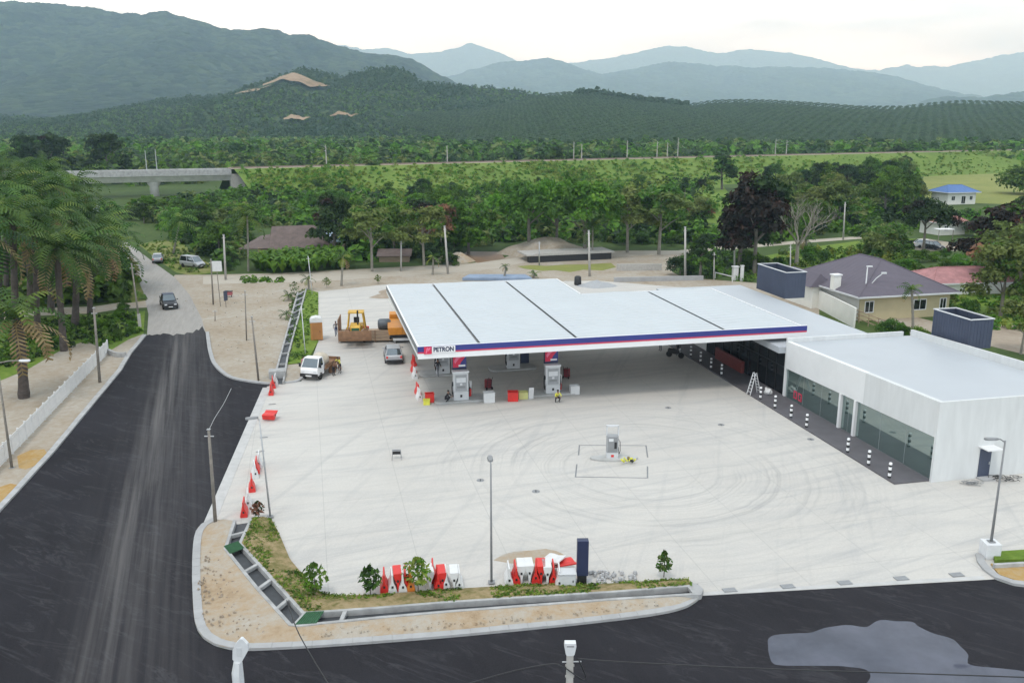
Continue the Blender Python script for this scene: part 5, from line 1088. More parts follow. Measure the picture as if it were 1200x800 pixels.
# bulldozer, trailer, orange truck, tank
t = empty("bulldozer", P(418, 394, .9), math.radians(6), "yellow-brown tracked bulldozer with roll cage and blade standing on the low trailer", "bulldozer")
for s in (-1, 1):
    mb = MB(); prof = [(-1.5, .3), (-1.2, .02), (1.2, .02), (1.55, .35), (1.3, .75), (-1.3, .78)]
    mb.loft([[(x, y, z) for y, z in prof] for x in (s * .75, s * 1.2)], M_rust); tr = mb.build("track", t, bevel=.05)
    mb = MB()
    for k in range(5): mb.lathe([(0, -.02), (.18, -.02), (.18, .02), (0, .02)], M_yellow, 10, Matrix.Translation((s * 1.215, -1.05 + .52 * k, .33)) @ Matrix.Rotation(math.pi / 2, 4, 'Y'))
    mb.build("rollers", tr)
mb = MB(); mb.loft([[(-.55, y, .5), (.55, y, .5), (.5, y, z), (-.5, y, z)] for y, z in ((-1.7, 1.35), (-1.5, 1.5), (-.3, 1.6))], M_yellow); mb.bx(-.4, .4, -1.73, -1.7, .7, 1.3, M_greenpaint); mb.build("engine_hood", t, bevel=.04)
mb = MB(); mb.bx(-.7, .7, -.3, 1.5, .78, 1.25, M_yellow); mb.bx(-.3, .3, .2, .8, 1.25, 1.5, M_black); mb.bx(-.3, .3, .75, .9, 1.5, 2.0, M_black); mb.build("operator_seat", t, bevel=.03)
mb = MB()
for s in (-1, 1):
    mb.tube([(s * .95, 1.3, .8), (s * .75, 1.1, 2.6)], .08, M_yellow, 8); mb.tube([(s * .95, -.3, .9), (s * .72, -.1, 2.6)], .07, M_yellow, 8)
mb.bx(-.85, .85, -.25, 1.25, 2.6, 2.72, M_yellow); mb.build("roll_cage", t)
mb = MB(); mb.tube([(.25, -1.0, 1.5), (.25, -1.0, 2.9), (.28, -1.05, 3.1)], .09, M_black, 8); mb.build("exhaust", t)
mb = MB(); rings = [[(x, -2.35 - .12 * math.cos((z - .6) * 2), z) for z in (.05, .35, .65, .95, 1.15)] + [(x, -2.25 - .12 * math.cos((z - .6) * 2), z) for z in (1.15, .95, .65, .35, .05)] for x in (-1.75, 1.75)]; mb.loft(rings, M_rust)
for s in (-1, 1): mb.tube([(s * 1.3, .2, .5), (s * 1.3, -2.2, .4)], .09, M_yellow, 6)
mb.build("blade", t)
t = empty("low_trailer", P(433, 401, .03), math.radians(5), "long brown plank-sided low trailer under the bulldozer", "trailer")
mb = MB(); mb.bx(-3.3, 4.6, -.1, 3.0, .62, .85, M_timber); mb.build("deck", t)
for k in range(2): mb = MB(); [mb.bx(-3.3 + 3.98 * k, .6 + 4.0 * k, -.2, -.11, .22 + .4 * j, .58 + .4 * j, M_timber) for j in range(3)]; mb.bx(-3.36 + 3.98 * k, -3.28 + 3.98 * k, -.26, -.1, .1, 1.4, M_rust); mb.build("side_board", t)
mb = MB(); mb.bx(-3.4, -3.3, -.1, 3.0, .3, 2.6, M_rust); mb.build("end_frame", t)
wheel_parts(t, (-.6, .3, 2.6), (.15, 2.7), .32, .25)
mb = MB(); mb.bx(-.9, .9, -.12, .12, 0, .32, M_barred, Matrix.Rotation(.15, 4, 'Y')); q = P(424, 396); tag(mb.build("red_beam", loc=(q.x, q.y - .4, 1.25), rz=.1, bevel=.04), "bright red steel beam lying on the trailer edge below the bulldozer", "beam")
t = empty("orange_truck", P(468, 398, .03), math.radians(8), "orange tipper truck tail sticking out from the left canopy edge", "truck")
mb = MB(); mb.loft([[(-1.15, y, .95), (1.15, y, .95), (1.25, y, 1.75), (-1.25, y, 1.75)] for y in (-1.6, 3.2)], M_orange)
for k in range(4): mb.bx(-1.0 + .62 * k, -.9 + .62 * k, -1.66, -1.6, 1.0, 1.7, M_orange)
mb.build("tipper_body", t, bevel=.02)
mb = MB(); mb.bx(-1.0, 1.0, -1.5, 5.2, .6, .9, M_black); mb.build("chassis", t)
mb = MB(); mb.loft([[(-1.1, y, .7), (1.1, y, .7), (1.0, y, 2.2), (-1.0, y, 2.2)] for y in (3.4, 5.2)], M_orange); mb.build("cab", t, bevel=.05)
wheel_parts(t, (-.95, .95), (-.6, .6, 4.4), .48, .3)
mb = MB(); prof = [(0, -.75), (.45, -.72), (.62, -.5), (.62, .5), (.45, .72), (0, .75)]; mb.lathe(prof, PM("dark_tank_grey", (.10, .12, .14), .5, .2, 2), 20, Matrix.Rotation(math.pi / 2, 4, 'Y')); q = P(450, 396); tag(mb.build("water_drum", loc=(q.x, q.y + .6, 1.5), rz=.15, smooth=True), "dark grey rounded drum on the trailer beside the orange truck", "drum")
q = P(463, 402); mb = MB(); mb.bx(-.6, 2.2, -.25, .25, .3, .55, M_palegrey); mb.bx(-.5, -.3, -.2, .2, 0, .3, M_midgrey); mb.bx(1.9, 2.1, -.2, .2, 0, .3, M_midgrey); tag(mb.build("metal_bench", loc=(q.x + .4, q.y, .03), rz=.1, bevel=.03), "long pale metal bar bench behind the silver hatchback", "bench")
# site booth
t = empty("portable_booth", P(371.5, 397.5, .04), SITE, "tall orange-brown booth with rounded white roof beside the green strip", "booth")
mb = MB(); mb.bx(-.66, .66, -.6, .6, .05, 2.05, PM("booth_orange", (.42, .19, .055), .7, .1, 1)); mb.build("cabin", t, bevel=.03)
mb = MB(); mb.loft([[(-.7, y, 2.05), (.7, y, 2.05), (.7, y, 2.3), (.5, y, 2.55), (0, y, 2.66), (-.5, y, 2.55), (-.7, y, 2.3)] for y in (-.64, .64)], M_barwhite); mb.build("roof", t, bevel=.03)
mb = MB(); mb.bx(-.45, .45, -.63, -.602, .12, 1.95, PM("booth_door", (.36, .16, .05), .7, .1, 1)); d_ = mb.build("door", t)
mb = MB(); mb.bx(.32, .38, -.66, -.631, .95, 1.1, M_black); mb.build("handle", d_)
# motorcycle under the canopy
t = empty("motorcycle", P(791, 419, .03), math.radians(60), "black motorcycle parked under the canopy by the row of bollards", "motorcycle")
for y in (-.65, .65):
    M = Matrix.Translation((0, y, .32)) @ Matrix.Rotation(math.pi / 2, 4, 'Y'); mb = MB(); mb.lathe([(.2, -.06), (.31, -.05), (.32, 0), (.31, .05), (.2, .06)], M_rubber, 18, M); wh = mb.build("wheel", t)
    mb = MB(); mb.lathe([(0, -.03), (.2, -.03), (.2, .03), (0, .03)], M_steel, 12, M); mb.build("rim", wh)
mb = MB(); mb.loft([[(-.14, y, z0), (.14, y, z0), (.14, y, z1), (-.14, y, z1)] for y, z0, z1 in ((-.45, .5, .75), (-.2, .4, .95), (.2, .42, .85), (.8, .6, .82))], M_black); mb.build("body", t, bevel=.04)
mb = MB(); mb.bx(-.13, .13, -.05, .75, .83, .95, M_rubber); mb.build("seat", t, bevel=.04)
mb = MB(); mb.tube([(0, -.62, .35), (0, -.42, 1.05)], .05, M_steel, 6); mb.tube([(-.35, -.3, 1.1), (0, -.42, 1.05), (.35, -.3, 1.1)], .03, M_black, 6); mb.bx(-.1, .1, -.56, -.42, .85, 1.05, M_lampW); mb.build("handlebar", t)

# ------------------------------------------------------------------ people
def person(loc, rz, label, shirt, pants, pose="stand", skin=M_skin, hat=None):
    J = {"pel": (0, 0, .93), "wai": (0, .0, 1.1), "che": (0, 0, 1.32), "nek": (0, -.01, 1.47), "hed": (0, -.03, 1.60), "top": (0, -.02, 1.70)}
    def lm(s): return {"sh": (s * .19, 0, 1.40), "el": (s * .26, .03, 1.12), "wr": (s * .25, -.08, .88), "ha": (s * .245, -.11, .79), "hp": (s * .1, 0, .88), "kn": (s * .12, -.03, .48), "an": (s * .12, .02, .09), "to": (s * .14, -.15, .04)}
    Lm, Rm = lm(-1), lm(1)
    if pose == "walk":
        Lm.update(kn=(-.11, -.16, .5), an=(-.11, -.18, .1), to=(-.12, -.34, .05), el=(-.26, .14, 1.14), wr=(-.24, .1, .9), ha=(-.24, .06, .82)); Rm.update(kn=(.11, .06, .49), an=(.11, .26, .14), to=(.12, .12, .04), el=(.26, -.08, 1.12), wr=(.22, -.24, .95), ha=(.21, -.3, .9))
    if pose in ("bend", "reach"):
        f = .95 if pose == "bend" else .35
        def rot(p): y, z = p[1], p[2] - .93; return (p[0], y * math.cos(f) - z * math.sin(f), .93 + y * math.sin(f) + z * math.cos(f))
        for k in ("wai", "che", "nek", "hed", "top"): J[k] = rot(J[k])
        for D_ in (Lm, Rm):
            D_["sh"] = rot(D_["sh"]); s = D_["sh"]; up = (-.1 if pose == "bend" else .02); dz = -.28 if pose == "bend" else -.06
            D_["el"] = (s[0] * 1.15, s[1] - .12 + up, s[2] + dz); D_["wr"] = (s[0], s[1] - .32 + up, s[2] + dz * 1.7); D_["ha"] = (s[0] * .95, s[1] - .4 + up, s[2] + dz * 1.9)
    if pose == "squat":
        dz = -.5
        for k in J: J[k] = (J[k][0], J[k][1] + .05 - (.22 if k in ("che", "nek", "hed", "top") else 0), J[k][2] + dz - (.05 if k in ("che", "nek", "hed", "top") else 0))
        for s, D_ in ((-1, Lm), (1, Rm)): D_.update(hp=(s * .1, .05, .4), kn=(s * .2, -.32, .5), an=(s * .16, .02, .09), to=(s * .18, -.15, .04), sh=(s * .19, -.17, .86), el=(s * .27, -.34, .68), wr=(s * .15, -.52, .6), ha=(s * .13, -.6, .56))
    names = list(J) + ["L" + k for k in Lm] + ["R" + k for k in Rm]; co = list(J.values()) + list(Lm.values()) + list(Rm.values()); ix = {n: i for i, n in enumerate(names)}
    ed = [("pel", "wai"), ("wai", "che"), ("che", "nek"), ("nek", "hed"), ("hed", "top")]
    for s in "LR": ed += [("che", s + "sh"), (s + "sh", s + "el"), (s + "el", s + "wr"), (s + "wr", s + "ha"), ("pel", s + "hp"), (s + "hp", s + "kn"), (s + "kn", s + "an"), (s + "an", s + "to")]
    rad = {"pel": (.15, .11), "wai": (.14, .1), "che": (.16, .11), "nek": (.055, .055), "hed": (.085, .1), "top": (.075, .085), "sh": (.065, .065), "el": (.046, .046), "wr": (.033, .033), "ha": (.042, .028), "hp": (.095, .1), "kn": (.062, .065), "an": (.042, .045), "to": (.045, .032)}
    me = bpy.data.meshes.new("person"); me.from_pydata(co, [(ix[a], ix[b]) for a, b in ed], []); o = bpy.data.objects.new("person", me); COL.objects.link(o)
    sk = o.modifiers.new("skin", 'SKIN'); sk.use_smooth_shade = True
    for n, i in ix.items(): d = me.skin_vertices[0].data[i]; d.radius = rad[n if n in rad else n[1:]]; d.use_root = (n == "pel")
    o.modifiers.new("sub", 'SUBSURF').levels = 1
    dg = bpy.context.evaluated_depsgraph_get(); dg.update(); m2 = bpy.data.meshes.new_from_object(o.evaluated_get(dg)); bpy.data.objects.remove(o)
    m2.name = "person"; m2.materials.clear()
    for m in (shirt, pants, skin, M_hair, M_black): m2.materials.append(m)
    C = np.array(co); cls = {"pel": 1, "wai": 0, "che": 0, "nek": 2, "hed": 2, "top": 3, "sh": 0, "el": 0, "wr": 2, "ha": 2, "hp": 1, "kn": 1, "an": 1, "to": 4}; cl = np.array([cls[n if n in cls else n[1:]] for n in names])
    for f in m2.polygons:
        c = np.array(f.center); f.material_index = int(cl[np.argmin(((C - c) ** 2).sum(1))]); f.use_smooth = True
    o = bpy.data.objects.new("person", m2); COL.objects.link(o); o.location = loc; o.rotation_euler.z = rz; tag(o, label, "person")
    # face and hair as children
    h = Vector(J["hed"]); mb = MB()
    for s in (-1, 1): mb.bx(h.x + s * .032 - .012, h.x + s * .032 + .012, h.y - .108, h.y - .094, h.z + .0, h.z + .014, M_black)
    mb.bx(h.x - .012, h.x + .012, h.y - .118, h.y - .09, h.z - .035, h.z, skin); mb.bx(h.x - .025, h.x + .025, h.y - .1, h.y - .088, h.z - .06, h.z - .052, M_barred); mb.build("face", o)
    mb = MB(); rings = [[((.095 if z < .12 else .05) * math.cos(a_) * (1 if z > .01 else .97), .015 + (.105 if z < .12 else .06) * math.sin(a_), z) for a_ in [2 * math.pi * i / 12 for i in range(12)]] for z in (.035, .09, .135)]
    mb.loft(rings, hat or M_hair, True, Matrix.Translation(h)); mb.build("cap" if hat else "hair", o, smooth=True)
    return o
def cloth(n, c): return PM(n, c, .9, .15, 4)
CB, CG, CR2, CD, CP = cloth("cloth_blue", (.05, .07, .14)), cloth("cloth_grey", (.2, .2, .22)), cloth("cloth_red", (.3, .03, .05)), cloth("cloth_dark", (.02, .02, .026)), cloth("cloth_pink", (.55, .25, .3))
person(P(394, 393.5, .03), .4, "person in dark clothes walking alone beside the orange booth", CG, CB, "walk")
person(P(398.5, 437, .03), -.6, "person in yellow vest and black trousers standing by the white lorry", M_hivis, CD, "reach")
person(P(391, 440, .03), 1.2, "person in brown clothes bending at the side of the white lorry", cloth("cloth_brown", (.16, .08, .05)), CD, "bend")
person(P(357, 437, .12), .2, "person in pink and blue standing in front of the green strip", CP, CB, "stand")
person(P(523, 472, .03), 1.3, "person in black squatting left of the left front pump", CD, CD, "squat")
person(P(653, 471, .03), .2, "person in yellow vest squatting in front of the right front pump", M_hivis, CD, "squat")
person(P(774, 411, .03), -1.0, "person in red shirt standing left of the motorcycle under the canopy", CR2, CG, "stand")
person(P(794.5, 417, .03), -.8, "person in black standing at the motorcycle under the canopy", CD, CD, "stand", hat=M_black)
person(S(PS(513, 441)[0], PS(513, 441)[1], .03), .8, "person in black walking under the canopy behind the left front pump", CD, CG, "walk")

# ------------------------------------------------------------------ houses
def hip_house(name, p0, rz, w_, d, hw, hr, ov, wallm, roofm, label, cat, wins=(), ridge=.5, side=None, front_gable=None):
    """p0 near-left corner; local x along front, y to the back"""
    t = empty(name, p0, rz, label, cat); mb = MB(); th = .2
    mb.bx(0, w_, 0, th, 0, hw, wallm); mb.bx(0, w_, d - th, d, 0, hw, wallm); mb.bx(0, th, th, d - th, 0, hw, side or wallm); mb.bx(w_ - th, w_, th, d - th, 0, hw, wallm); mb.build("wall", t)
    a_, b_ = -ov, w_ + ov; c, e = -ov, d + ov; r0, r1 = (w_ / 2 * (1 - ridge) + a_ * ridge * .0, w_ - w_ / 2 * (1 - ridge)); dm = d / 2
    mb = MB(); z0 = hw - .1
    if w_ >= d: rg = [(r0, dm, hr), (r1, dm, hr)]
    else: rg = [(w_ / 2, d / 2 * (1 - ridge), hr), (w_ / 2, d - d / 2 * (1 - ridge), hr)]
    vs = [(a_, c, z0), (b_, c, z0), (b_, e, z0), (a_, e, z0)] + rg
    fs = [(0, 1, 5, 4), (1, 2, 5), (2, 3, 4, 5), (3, 0, 4), (3, 2, 1, 0)] if w_ >= d else [(0, 1, 4), (1, 2, 5, 4), (2, 3, 5), (3, 0, 4, 5), (3, 2, 1, 0)]
    mb.add(vs, fs, roofm); rf = mb.build("roof", t)
    mb = MB(); ribbon(mb, [(a_, c), (b_, c), (b_, e), (a_, e), (a_, c)], -.1, .03, z0 - .16, z0 + .03, M_palegrey); mb.build("eaves_board", rf)
    mb = MB()
    for i, j in (((0, 4), (1, 5), (2, 5), (3, 4)) if w_ >= d else ((0, 4), (1, 4), (2, 5), (3, 5))): mb.tube([vs[i], vs[j]], .09, roofm, 5)
    mb.tube(rg, .1, roofm, 5); mb.build("ridge_tiles", rf)
    for x0, x1, z0_, z1_ in wins:
        mb = MB(); ribbon(mb, [(x0, z0_), (x1, z0_), (x1, z1_), (x0, z1_), (x0, z0_)], -.04, .05, 0, .06, M_fascia); f = mb.build("window", t); f.location = (0, .0, 0); f.rotation_euler = (math.pi / 2, 0, 0)
        mb = MB(); mb.bx(x0, x1, z0_, z1_, .01, .03, M_darkglass); mb.bx((x0 + x1) / 2 - .03, (x0 + x1) / 2 + .03, z0_, z1_, .031, .05, M_fascia); mb.build("pane", f)
    return t
c0 = P(1006, 376); ha = math.radians(14)
hs = hip_house("bungalow", c0, ha, 12.8, 15.5, 3.2, 6.6, .8, M_tan, M_purpleroof, "tan bungalow with large purple-grey hipped roof behind the white shop", "house", ((.7, 1.9, 1.0, 2.4), (7.6, 9.4, 1.0, 2.3), (11.4, 12.3, 1.0, 2.3)), .3, M_cream)
mb = MB(); mb.bx(-1.5, -.02, 8.0, 14.5, 0, 3.0, M_cream); mb.build("side_wing_wall", hs)
mb = MB(); mb.add([(-2.2, 7.6, 2.9), (1.5, 7.6, 2.9), (1.5, 14.9, 2.9), (-2.2, 14.9, 2.9), (-.4, 8.2, 4.5), (-.4, 14.9, 4.5)], [(0, 1, 4), (1, 2, 5, 4), (2, 3, 5), (3, 0, 4, 5), (3, 2, 1, 0)], M_purpleroof); mb.build("side_wing_roof", hs)
mb = MB(); mb.bx(-.9, .1, 4.4, 5.2, 2.9, 4.9, M_cream); mb.bx(-1.0, .2, 4.3, 5.3, 4.9, 5.05, M_fascia); mb.build("chimney", hs)
# white boundary wall of the bungalow
mb = MB(); ribbon(mb, [P(928, 345), P(1000, 384)], 0, .2, 0, 2.4, M_cream); tag(mb.build("boundary_wall"), "long white boundary wall between the shop roof and the bungalow", "wall")
mb = MB(); pa, pb2 = P(958, 358), P(1040, 392)
for k in range(9): q = pa.lerp(pb2, k / 8); mb.tube([(q.x, q.y, 0), (q.x, q.y, 1.5)], .05, M_timber, 5)
for z in (.5, 1.0, 1.45): ribbon(mb, [pa, pb2], -.03, .03, z - .05, z + .05, M_timber)
tag(mb.build("rail_fence"), "weathered rail fence between shop roof and the tan bungalow", "fence")
# brown-roofed house behind the dirt road
Yh = 158; t = empty("village_house", (xat(340, 300, Yh), Yh, 0), .05, "low old house with brown hipped roof among trees behind the dirt road", "house")
k_ = Yh / 1021.0; X = lambda px: (px - 340) * k_
mb = MB(); mb.bx(X(302), X(398), 1.2, 1.4, 0, 1.8, M_timber); mb.bx(X(302), X(302) + .2, 1.4, 10, 0, 1.8, M_timber); mb.bx(X(398) - .2, X(398), 1.4, 10, 0, 1.8, M_timber); mb.build("wall", t)
ze, zr_ = zat(294, Yh), zat(265, Yh + 6); mb = MB()
mb.add([(X(316), 0, ze), (X(388), .5, ze + .6), (X(384), 12, ze), (X(300), 12, ze), (X(313), 6, zr_), (X(362), 6, zr_ + .2)], [(0, 1, 5, 4), (1, 2, 5), (2, 3, 4, 5), (3, 0, 4), (3, 2, 1, 0)], M_brownroof); mb.build("roof", t)
mb = MB(); mb.add([(X(278), 2, ze + .1), (X(318), .6, ze + .4), (X(314), 8, ze + 2.2), (X(296), 8, ze + 1.7)], [(0, 1, 2, 3)], M_brownroof); mb.add([(X(278), 2, ze), (X(318), .6, ze + .3), (X(314), 8, ze + 2.1), (X(296), 8, ze + 1.6)], [(3, 2, 1, 0)], M_brownroof); mb.build("lean_to_roof", t)
q = Vector((xat(390, 285, 166), 166, 0)); t = empty("blue_roof_shed", q, .2, "small shed with pale blue metal roof right of the brown-roofed house", "shed"); zq = zat(281, 166)
mb = MB(); mb.bx(-2.2, 2.2, 0, 4, 0, zq - .1, M_timber); mb.build("wall", t)
mb = MB(); mb.add([(-2.6, -.6, zq - .1), (2.4, -.6, zq - .3), (2.4, 4.4, zq + .9), (-2.6, 4.4, zq + 1.1), (-2.6, -.6, zq - .2), (2.4, -.6, zq - .4), (2.4, 4.4, zq + .8), (-2.6, 4.4, zq + 1.0)], [(0, 1, 2, 3), (7, 6, 5, 4), (0, 4, 5, 1), (1, 5, 6, 2), (2, 6, 7, 3), (3, 7, 4, 0)], PM("pale_blue_sheet", (.33, .43, .55), .5, .15, .8)); mb.build("roof", t)
q = P(462, 307); t = empty("low_shed", q, .05, "low brown shed under the trees left of the short pale pole", "shed")
mb = MB(); mb.bx(-2.6, 2.6, 0, 2.5, 0, 1.1, M_timber); mb.build("wall", t); mb = MB(); mb.add([(-3, -.5, 1.1), (3, -.5, 1.1), (3, 3, 1.9), (-3, 3, 1.9), (-3, -.5, 1.0), (3, -.5, 1.0), (3, 3, 1.8), (-3, 3, 1.8)], [(0, 1, 2, 3), (7, 6, 5, 4), (0, 4, 5, 1), (1, 5, 6, 2), (2, 6, 7, 3), (3, 7, 4, 0)], M_brownroof); mb.build("roof", t)
hip_house("field_house", P(1110, 240), .25, 9.5, 7, 3.6, 5.4, .9, M_cream, M_blueroof, "pale house with bright blue roof at the edge of the yellow-green field", "house", ((1.2, 2.4, 1.2, 2.4), (4.6, 6.0, .2, 2.4), (7.4, 8.4, 1.2, 2.4)), .5)
hip_house("red_roof_house", P(1101, 276), .3, 6.5, 6, 2.8, 4.6, .7, M_cream, M_redroof, "house with faded red roof beside the dark spreading tree", "house", ((1, 2, 1, 2),), .4)
q = P(1113, 284); t = empty("lean_to_shelter", q, .1, "small white-roofed open shelter in front of the faded red roof", "shelter"); mb = MB(); mb.bx(-2.6, .8, 0, 2.2, 2.5, 2.62, M_barwhite); mb.build("roof", t)
for x in (-2.4, .6): mb = MB(); mb.tube([(x, .2, 0), (x, .2, 2.5)], .07, M_woodpole, 6); mb.build("post", t)
hip_house("pink_roof_house", P(1093, 346), .12, 13.5, 8, 1.8, 3.3, .5, M_cream, tiles_mat("pink_tiles", (.38, .18, .18), 2.4, .35), "long low house with dull pink tiled roof behind the bungalow", "house", (), .6)
mb = MB(); mb.bx(-.4, .4, -.35, .35, 0, 2.0, M_barwhite); mb.bx(-.5, .5, -.45, .45, 2.0, 2.15, M_barwhite); q = P(861, 328); tag(mb.build("gate_pillar", loc=q, rz=.2, bevel=.03), "white square gate pillar at the foot of the dark red tree", "pillar")
mb = MB(); mb.bx(-.22, .22, -.2, .2, 0, 2.3, M_barwhite); mb.bx(-.28, .28, -.26, .26, 2.3, 2.4, M_barwhite); q = P(869, 329); tag(mb.build("gate_pillar", loc=q, rz=.2, bevel=.03), "slim white gate post right of the square pillar", "pillar")
mb = MB(); pa, pb2 = P(838, 326), P(858, 331); mb.tube([(pa.x, pa.y, .9), (pb2.x, pb2.y, .9)], .07, M_barwhite, 6); mb.tube([(pa.x, pa.y, 0), (pa.x, pa.y, .95)], .07, M_barwhite, 6); mb.tube([(pb2.x, pb2.y, 0), (pb2.x, pb2.y, .95)], .07, M_barwhite, 6); tag(mb.build("barrier_rail"), "white rail leading to the square gate pillar", "rail")
# culvert bridge on the dirt road
pa, pb2 = P(630, 307.5), P(713, 303.5); d_ = pb2 - pa; t = empty("culvert_bridge", pa, math.atan2(d_.y, d_.x), "long flat concrete culvert with dark opening on the dirt road", "bridge"); Lc = d_.length
mb = MB(); mb.bx(-2, Lc + 1, -.3, 5.4, 1.15, 1.4, M_concpole); mb.build("deck", t)
mb = MB(); mb.bx(-.5, Lc, -.3, -.1, 1.4, 1.55, M_concpole); mb.build("kerb_edge", t)
mb = MB(); mb.bx(-1.5, Lc + .5, -.15, 1.2, .0, 1.15, M_black); mb.build("opening", t)  # solid black block; its colour stands in for the shade under the deck
q = P(702, 316); mb = MB(); mb.bx(-3.2, 4.2, 0, .35, 0, 1.1, M_concpole); tag(mb.build("culvert_wall", loc=(q.x + 6, q.y - 1, 0), rz=.05), "pale concrete block wall right of the culvert", "wall")
q = P(750, 330); mb = MB(); mb.bx(-4, 10, 0, .4, 0, .7, M_kerb2); tag(mb.build("low_wall", loc=(q.x, q.y, 0), rz=SITE - .1), "long low pale wall on the sand seen over the canopy roof", "wall")
q = P(584, 327); mb = MB(); mb.prism([(-5.5, -1.6), (5.2, -1.6), (4.2, 1.7), (-4.6, 1.7)], .03, .5, PM("blue_grey_sheeting", (.2, .26, .36), .6, .15, .6)); tag(mb.build("sheet_stack", loc=(q.x, q.y, 0), bevel=.05), "wide blue-grey sheeting stack on the ground just behind the canopy", "stack")
q = P(677, 334); mb = MB(); mb.lathe([(0, 0), (.5, 0), (.55, .2), (.5, 1.2), (.3, 1.35), (0, 1.35)], M_black, 14); tag(mb.build("water_drum", loc=(q.x, q.y, .03), smooth=True), "small black drum seen just over the canopy notch", "drum")

# ------------------------------------------------------------------ vegetation
def quads_at(pos, nrm, size, aspect=1.5, rs=NR):
    """one leaf-clump quad per position, facing roughly along nrm"""
    n = len(pos); r = rs.normal(size=(n, 3)); t = np.cross(nrm, r); t /= np.linalg.norm(t, axis=1)[:, None] + 1e-9; b = np.cross(nrm, t)
    s = np.asarray(size).reshape(-1, 1) * np.ones((n, 1)); a = t * s * aspect * .5; c = b * s * .5; k = nrm * s * .18
    v = np.stack([pos - a - k, pos - c * .9, pos + a - k, pos + c], 1).reshape(-1, 3)
    return v, np.arange(4 * n).reshape(n, 4)
def crown_mesh(name, mat, lobes, n, leaf, seed, flat=.75, mats=None):
    """lobes: (x,y,z,rx,rz); clumps of leaf faces through each lobe's outer shell"""
    rs = np.random.RandomState(seed); P_, N_, Sz, Mi = [], [], [], []
    w_ = np.array([l[3] ** 2 for l in lobes]); w_ = w_ / w_.sum()
    for l, ww in zip(lobes, w_):
        k = max(10, int(n * ww)); d = rs.normal(size=(k, 3)); d /= np.linalg.norm(d, axis=1)[:, None]; d[:, 2] = np.where(d[:, 2] < -.35, -d[:, 2], d[:, 2])
        rad = 1 - .55 * rs.rand(k) ** 2.2; j = 1 + .28 * (np.sin(d[:, 0] * 7 + l[0] * 3) * np.cos(d[:, 1] * 6 + l[1] * 2)); rad = rad * j
        p = np.array(l[:3]) + d * rad[:, None] * np.array([l[3], l[3], l[4]]); nn = d * .9 + rs.normal(size=(k, 3)) * .55 + np.array([0, 0, .35]); nn /= np.linalg.norm(nn, axis=1)[:, None]
        P_.append(p); N_.append(nn); Sz.append(leaf * (.6 + .8 * rs.rand(k))); Mi.append(np.full(k, rs.randint(len(mats)) if mats and rs.rand() < .6 else 0))
    v, f = quads_at(np.concatenate(P_), np.concatenate(N_), np.concatenate(Sz), rs=rs)
    return npmesh(name, v, f, mats or [mat], False, midx=np.concatenate(Mi))
def dome_lobes(seed, r, h0, h1, k, rl, taper=.5):
    rs = random.Random(seed); o = [(0, 0, (h0 + h1) / 2, r * .6, (h1 - h0) * .42)]
    for i in range(k):
        t = rs.random() ** .8; z = h0 + (h1 - h0) * t; rr = r * (1 - taper * t ** 1.6) * math.sqrt(rs.uniform(.25, 1)); a = rs.uniform(0, 6.283); s = rl * rs.uniform(.65, 1.25); o.append((rr * math.cos(a), rr * math.sin(a), z, s, s * rs.uniform(.6, .85)))
    return o
def trunk_mesh(seed, h, r, limbs, mat, spread=.3):
    rs = random.Random(seed); mb = MB(); top = (rs.uniform(-.3, .3), rs.uniform(-.3, .3), h * .75); mb.tube([(0, 0, -.1), (top[0] * .3, top[1] * .5, h * .35), top], [r, r * .75, r * .35], mat, 8)
    for i in range(limbs):
        a = 6.283 * i / limbs + rs.uniform(-.4, .4); z0 = h * rs.uniform(.3, .6); l = h * spread * rs.uniform(.6, 1.1); mb.tube([(top[0] * .3, top[1] * .4, z0), (l * .5 * math.cos(a), l * .5 * math.sin(a), z0 + l * .55), (l * math.cos(a), l * math.sin(a), z0 + l * .95)], [r * .5, r * .3, r * .1], mat, 6)
    me = bpy.data.meshes.new("trunk"); me.from_pydata(mb.v, [], mb.f); me.materials.append(mat); me.update(); return me
# all kinds are modelled for a height of 10 m
KIND = {}
def kind(key, mats, variants, bark=M_bark): KIND[key] = (mats, variants, bark)
TR = [trunk_mesh(50 + i, 10, .26, 5, M_bark) for i in range(3)]; TRP = [trunk_mesh(70 + i, 11, .18, 6, M_palebark, .26) for i in range(3)]
CRN = {
 'round': [dome_lobes(1, 3.6, 2.8, 9.2, 22, 1.5), dome_lobes(2, 3.9, 2.2, 9.0, 24, 1.4), dome_lobes(3, 3.3, 3, 9.4, 20, 1.6), dome_lobes(4, 4.2, 2.4, 8.8, 26, 1.45)],
 'wide': [dome_lobes(11, 6.2, 5.2, 9.0, 34, 1.5, .55), dome_lobes(12, 6.8, 5.5, 8.8, 36, 1.45, .5)],
 'slim': [dome_lobes(21, 2.2, 3.2, 9.5, 16, 1.1, .6), dome_lobes(22, 2.4, 2.6, 9.6, 18, 1.05, .6)],
 'bush': [dome_lobes(31, 5.2, .8, 6.5, 22, 2.2, .5), dome_lobes(32, 5.8, .6, 5.5, 24, 2.1, .5), dome_lobes(33, 4.6, 1, 7.5, 20, 2.2, .5)],
 'airy': [dome_lobes(41, 3.2, 4.2, 9.6, 14, 1.05, .4), dome_lobes(42, 3.5, 4.0, 9.4, 16, 1.0, .4)],
}
LEAFN = {'round': (3800, .42), 'wide': (4600, .42), 'slim': (2200, .36), 'bush': (3200, .48), 'airy': (2100, .34)}
_cm = {}
def crown_for(form, var, mats):
    k = (form, var, mats[0].name)
    if k not in _cm: n, lf = LEAFN[form]; _cm[k] = crown_mesh("crown", None, CRN[form][var], n, lf, 100 + 7 * var + len(form), mats=list(mats))
    return _cm[k]
NTREE = [0]
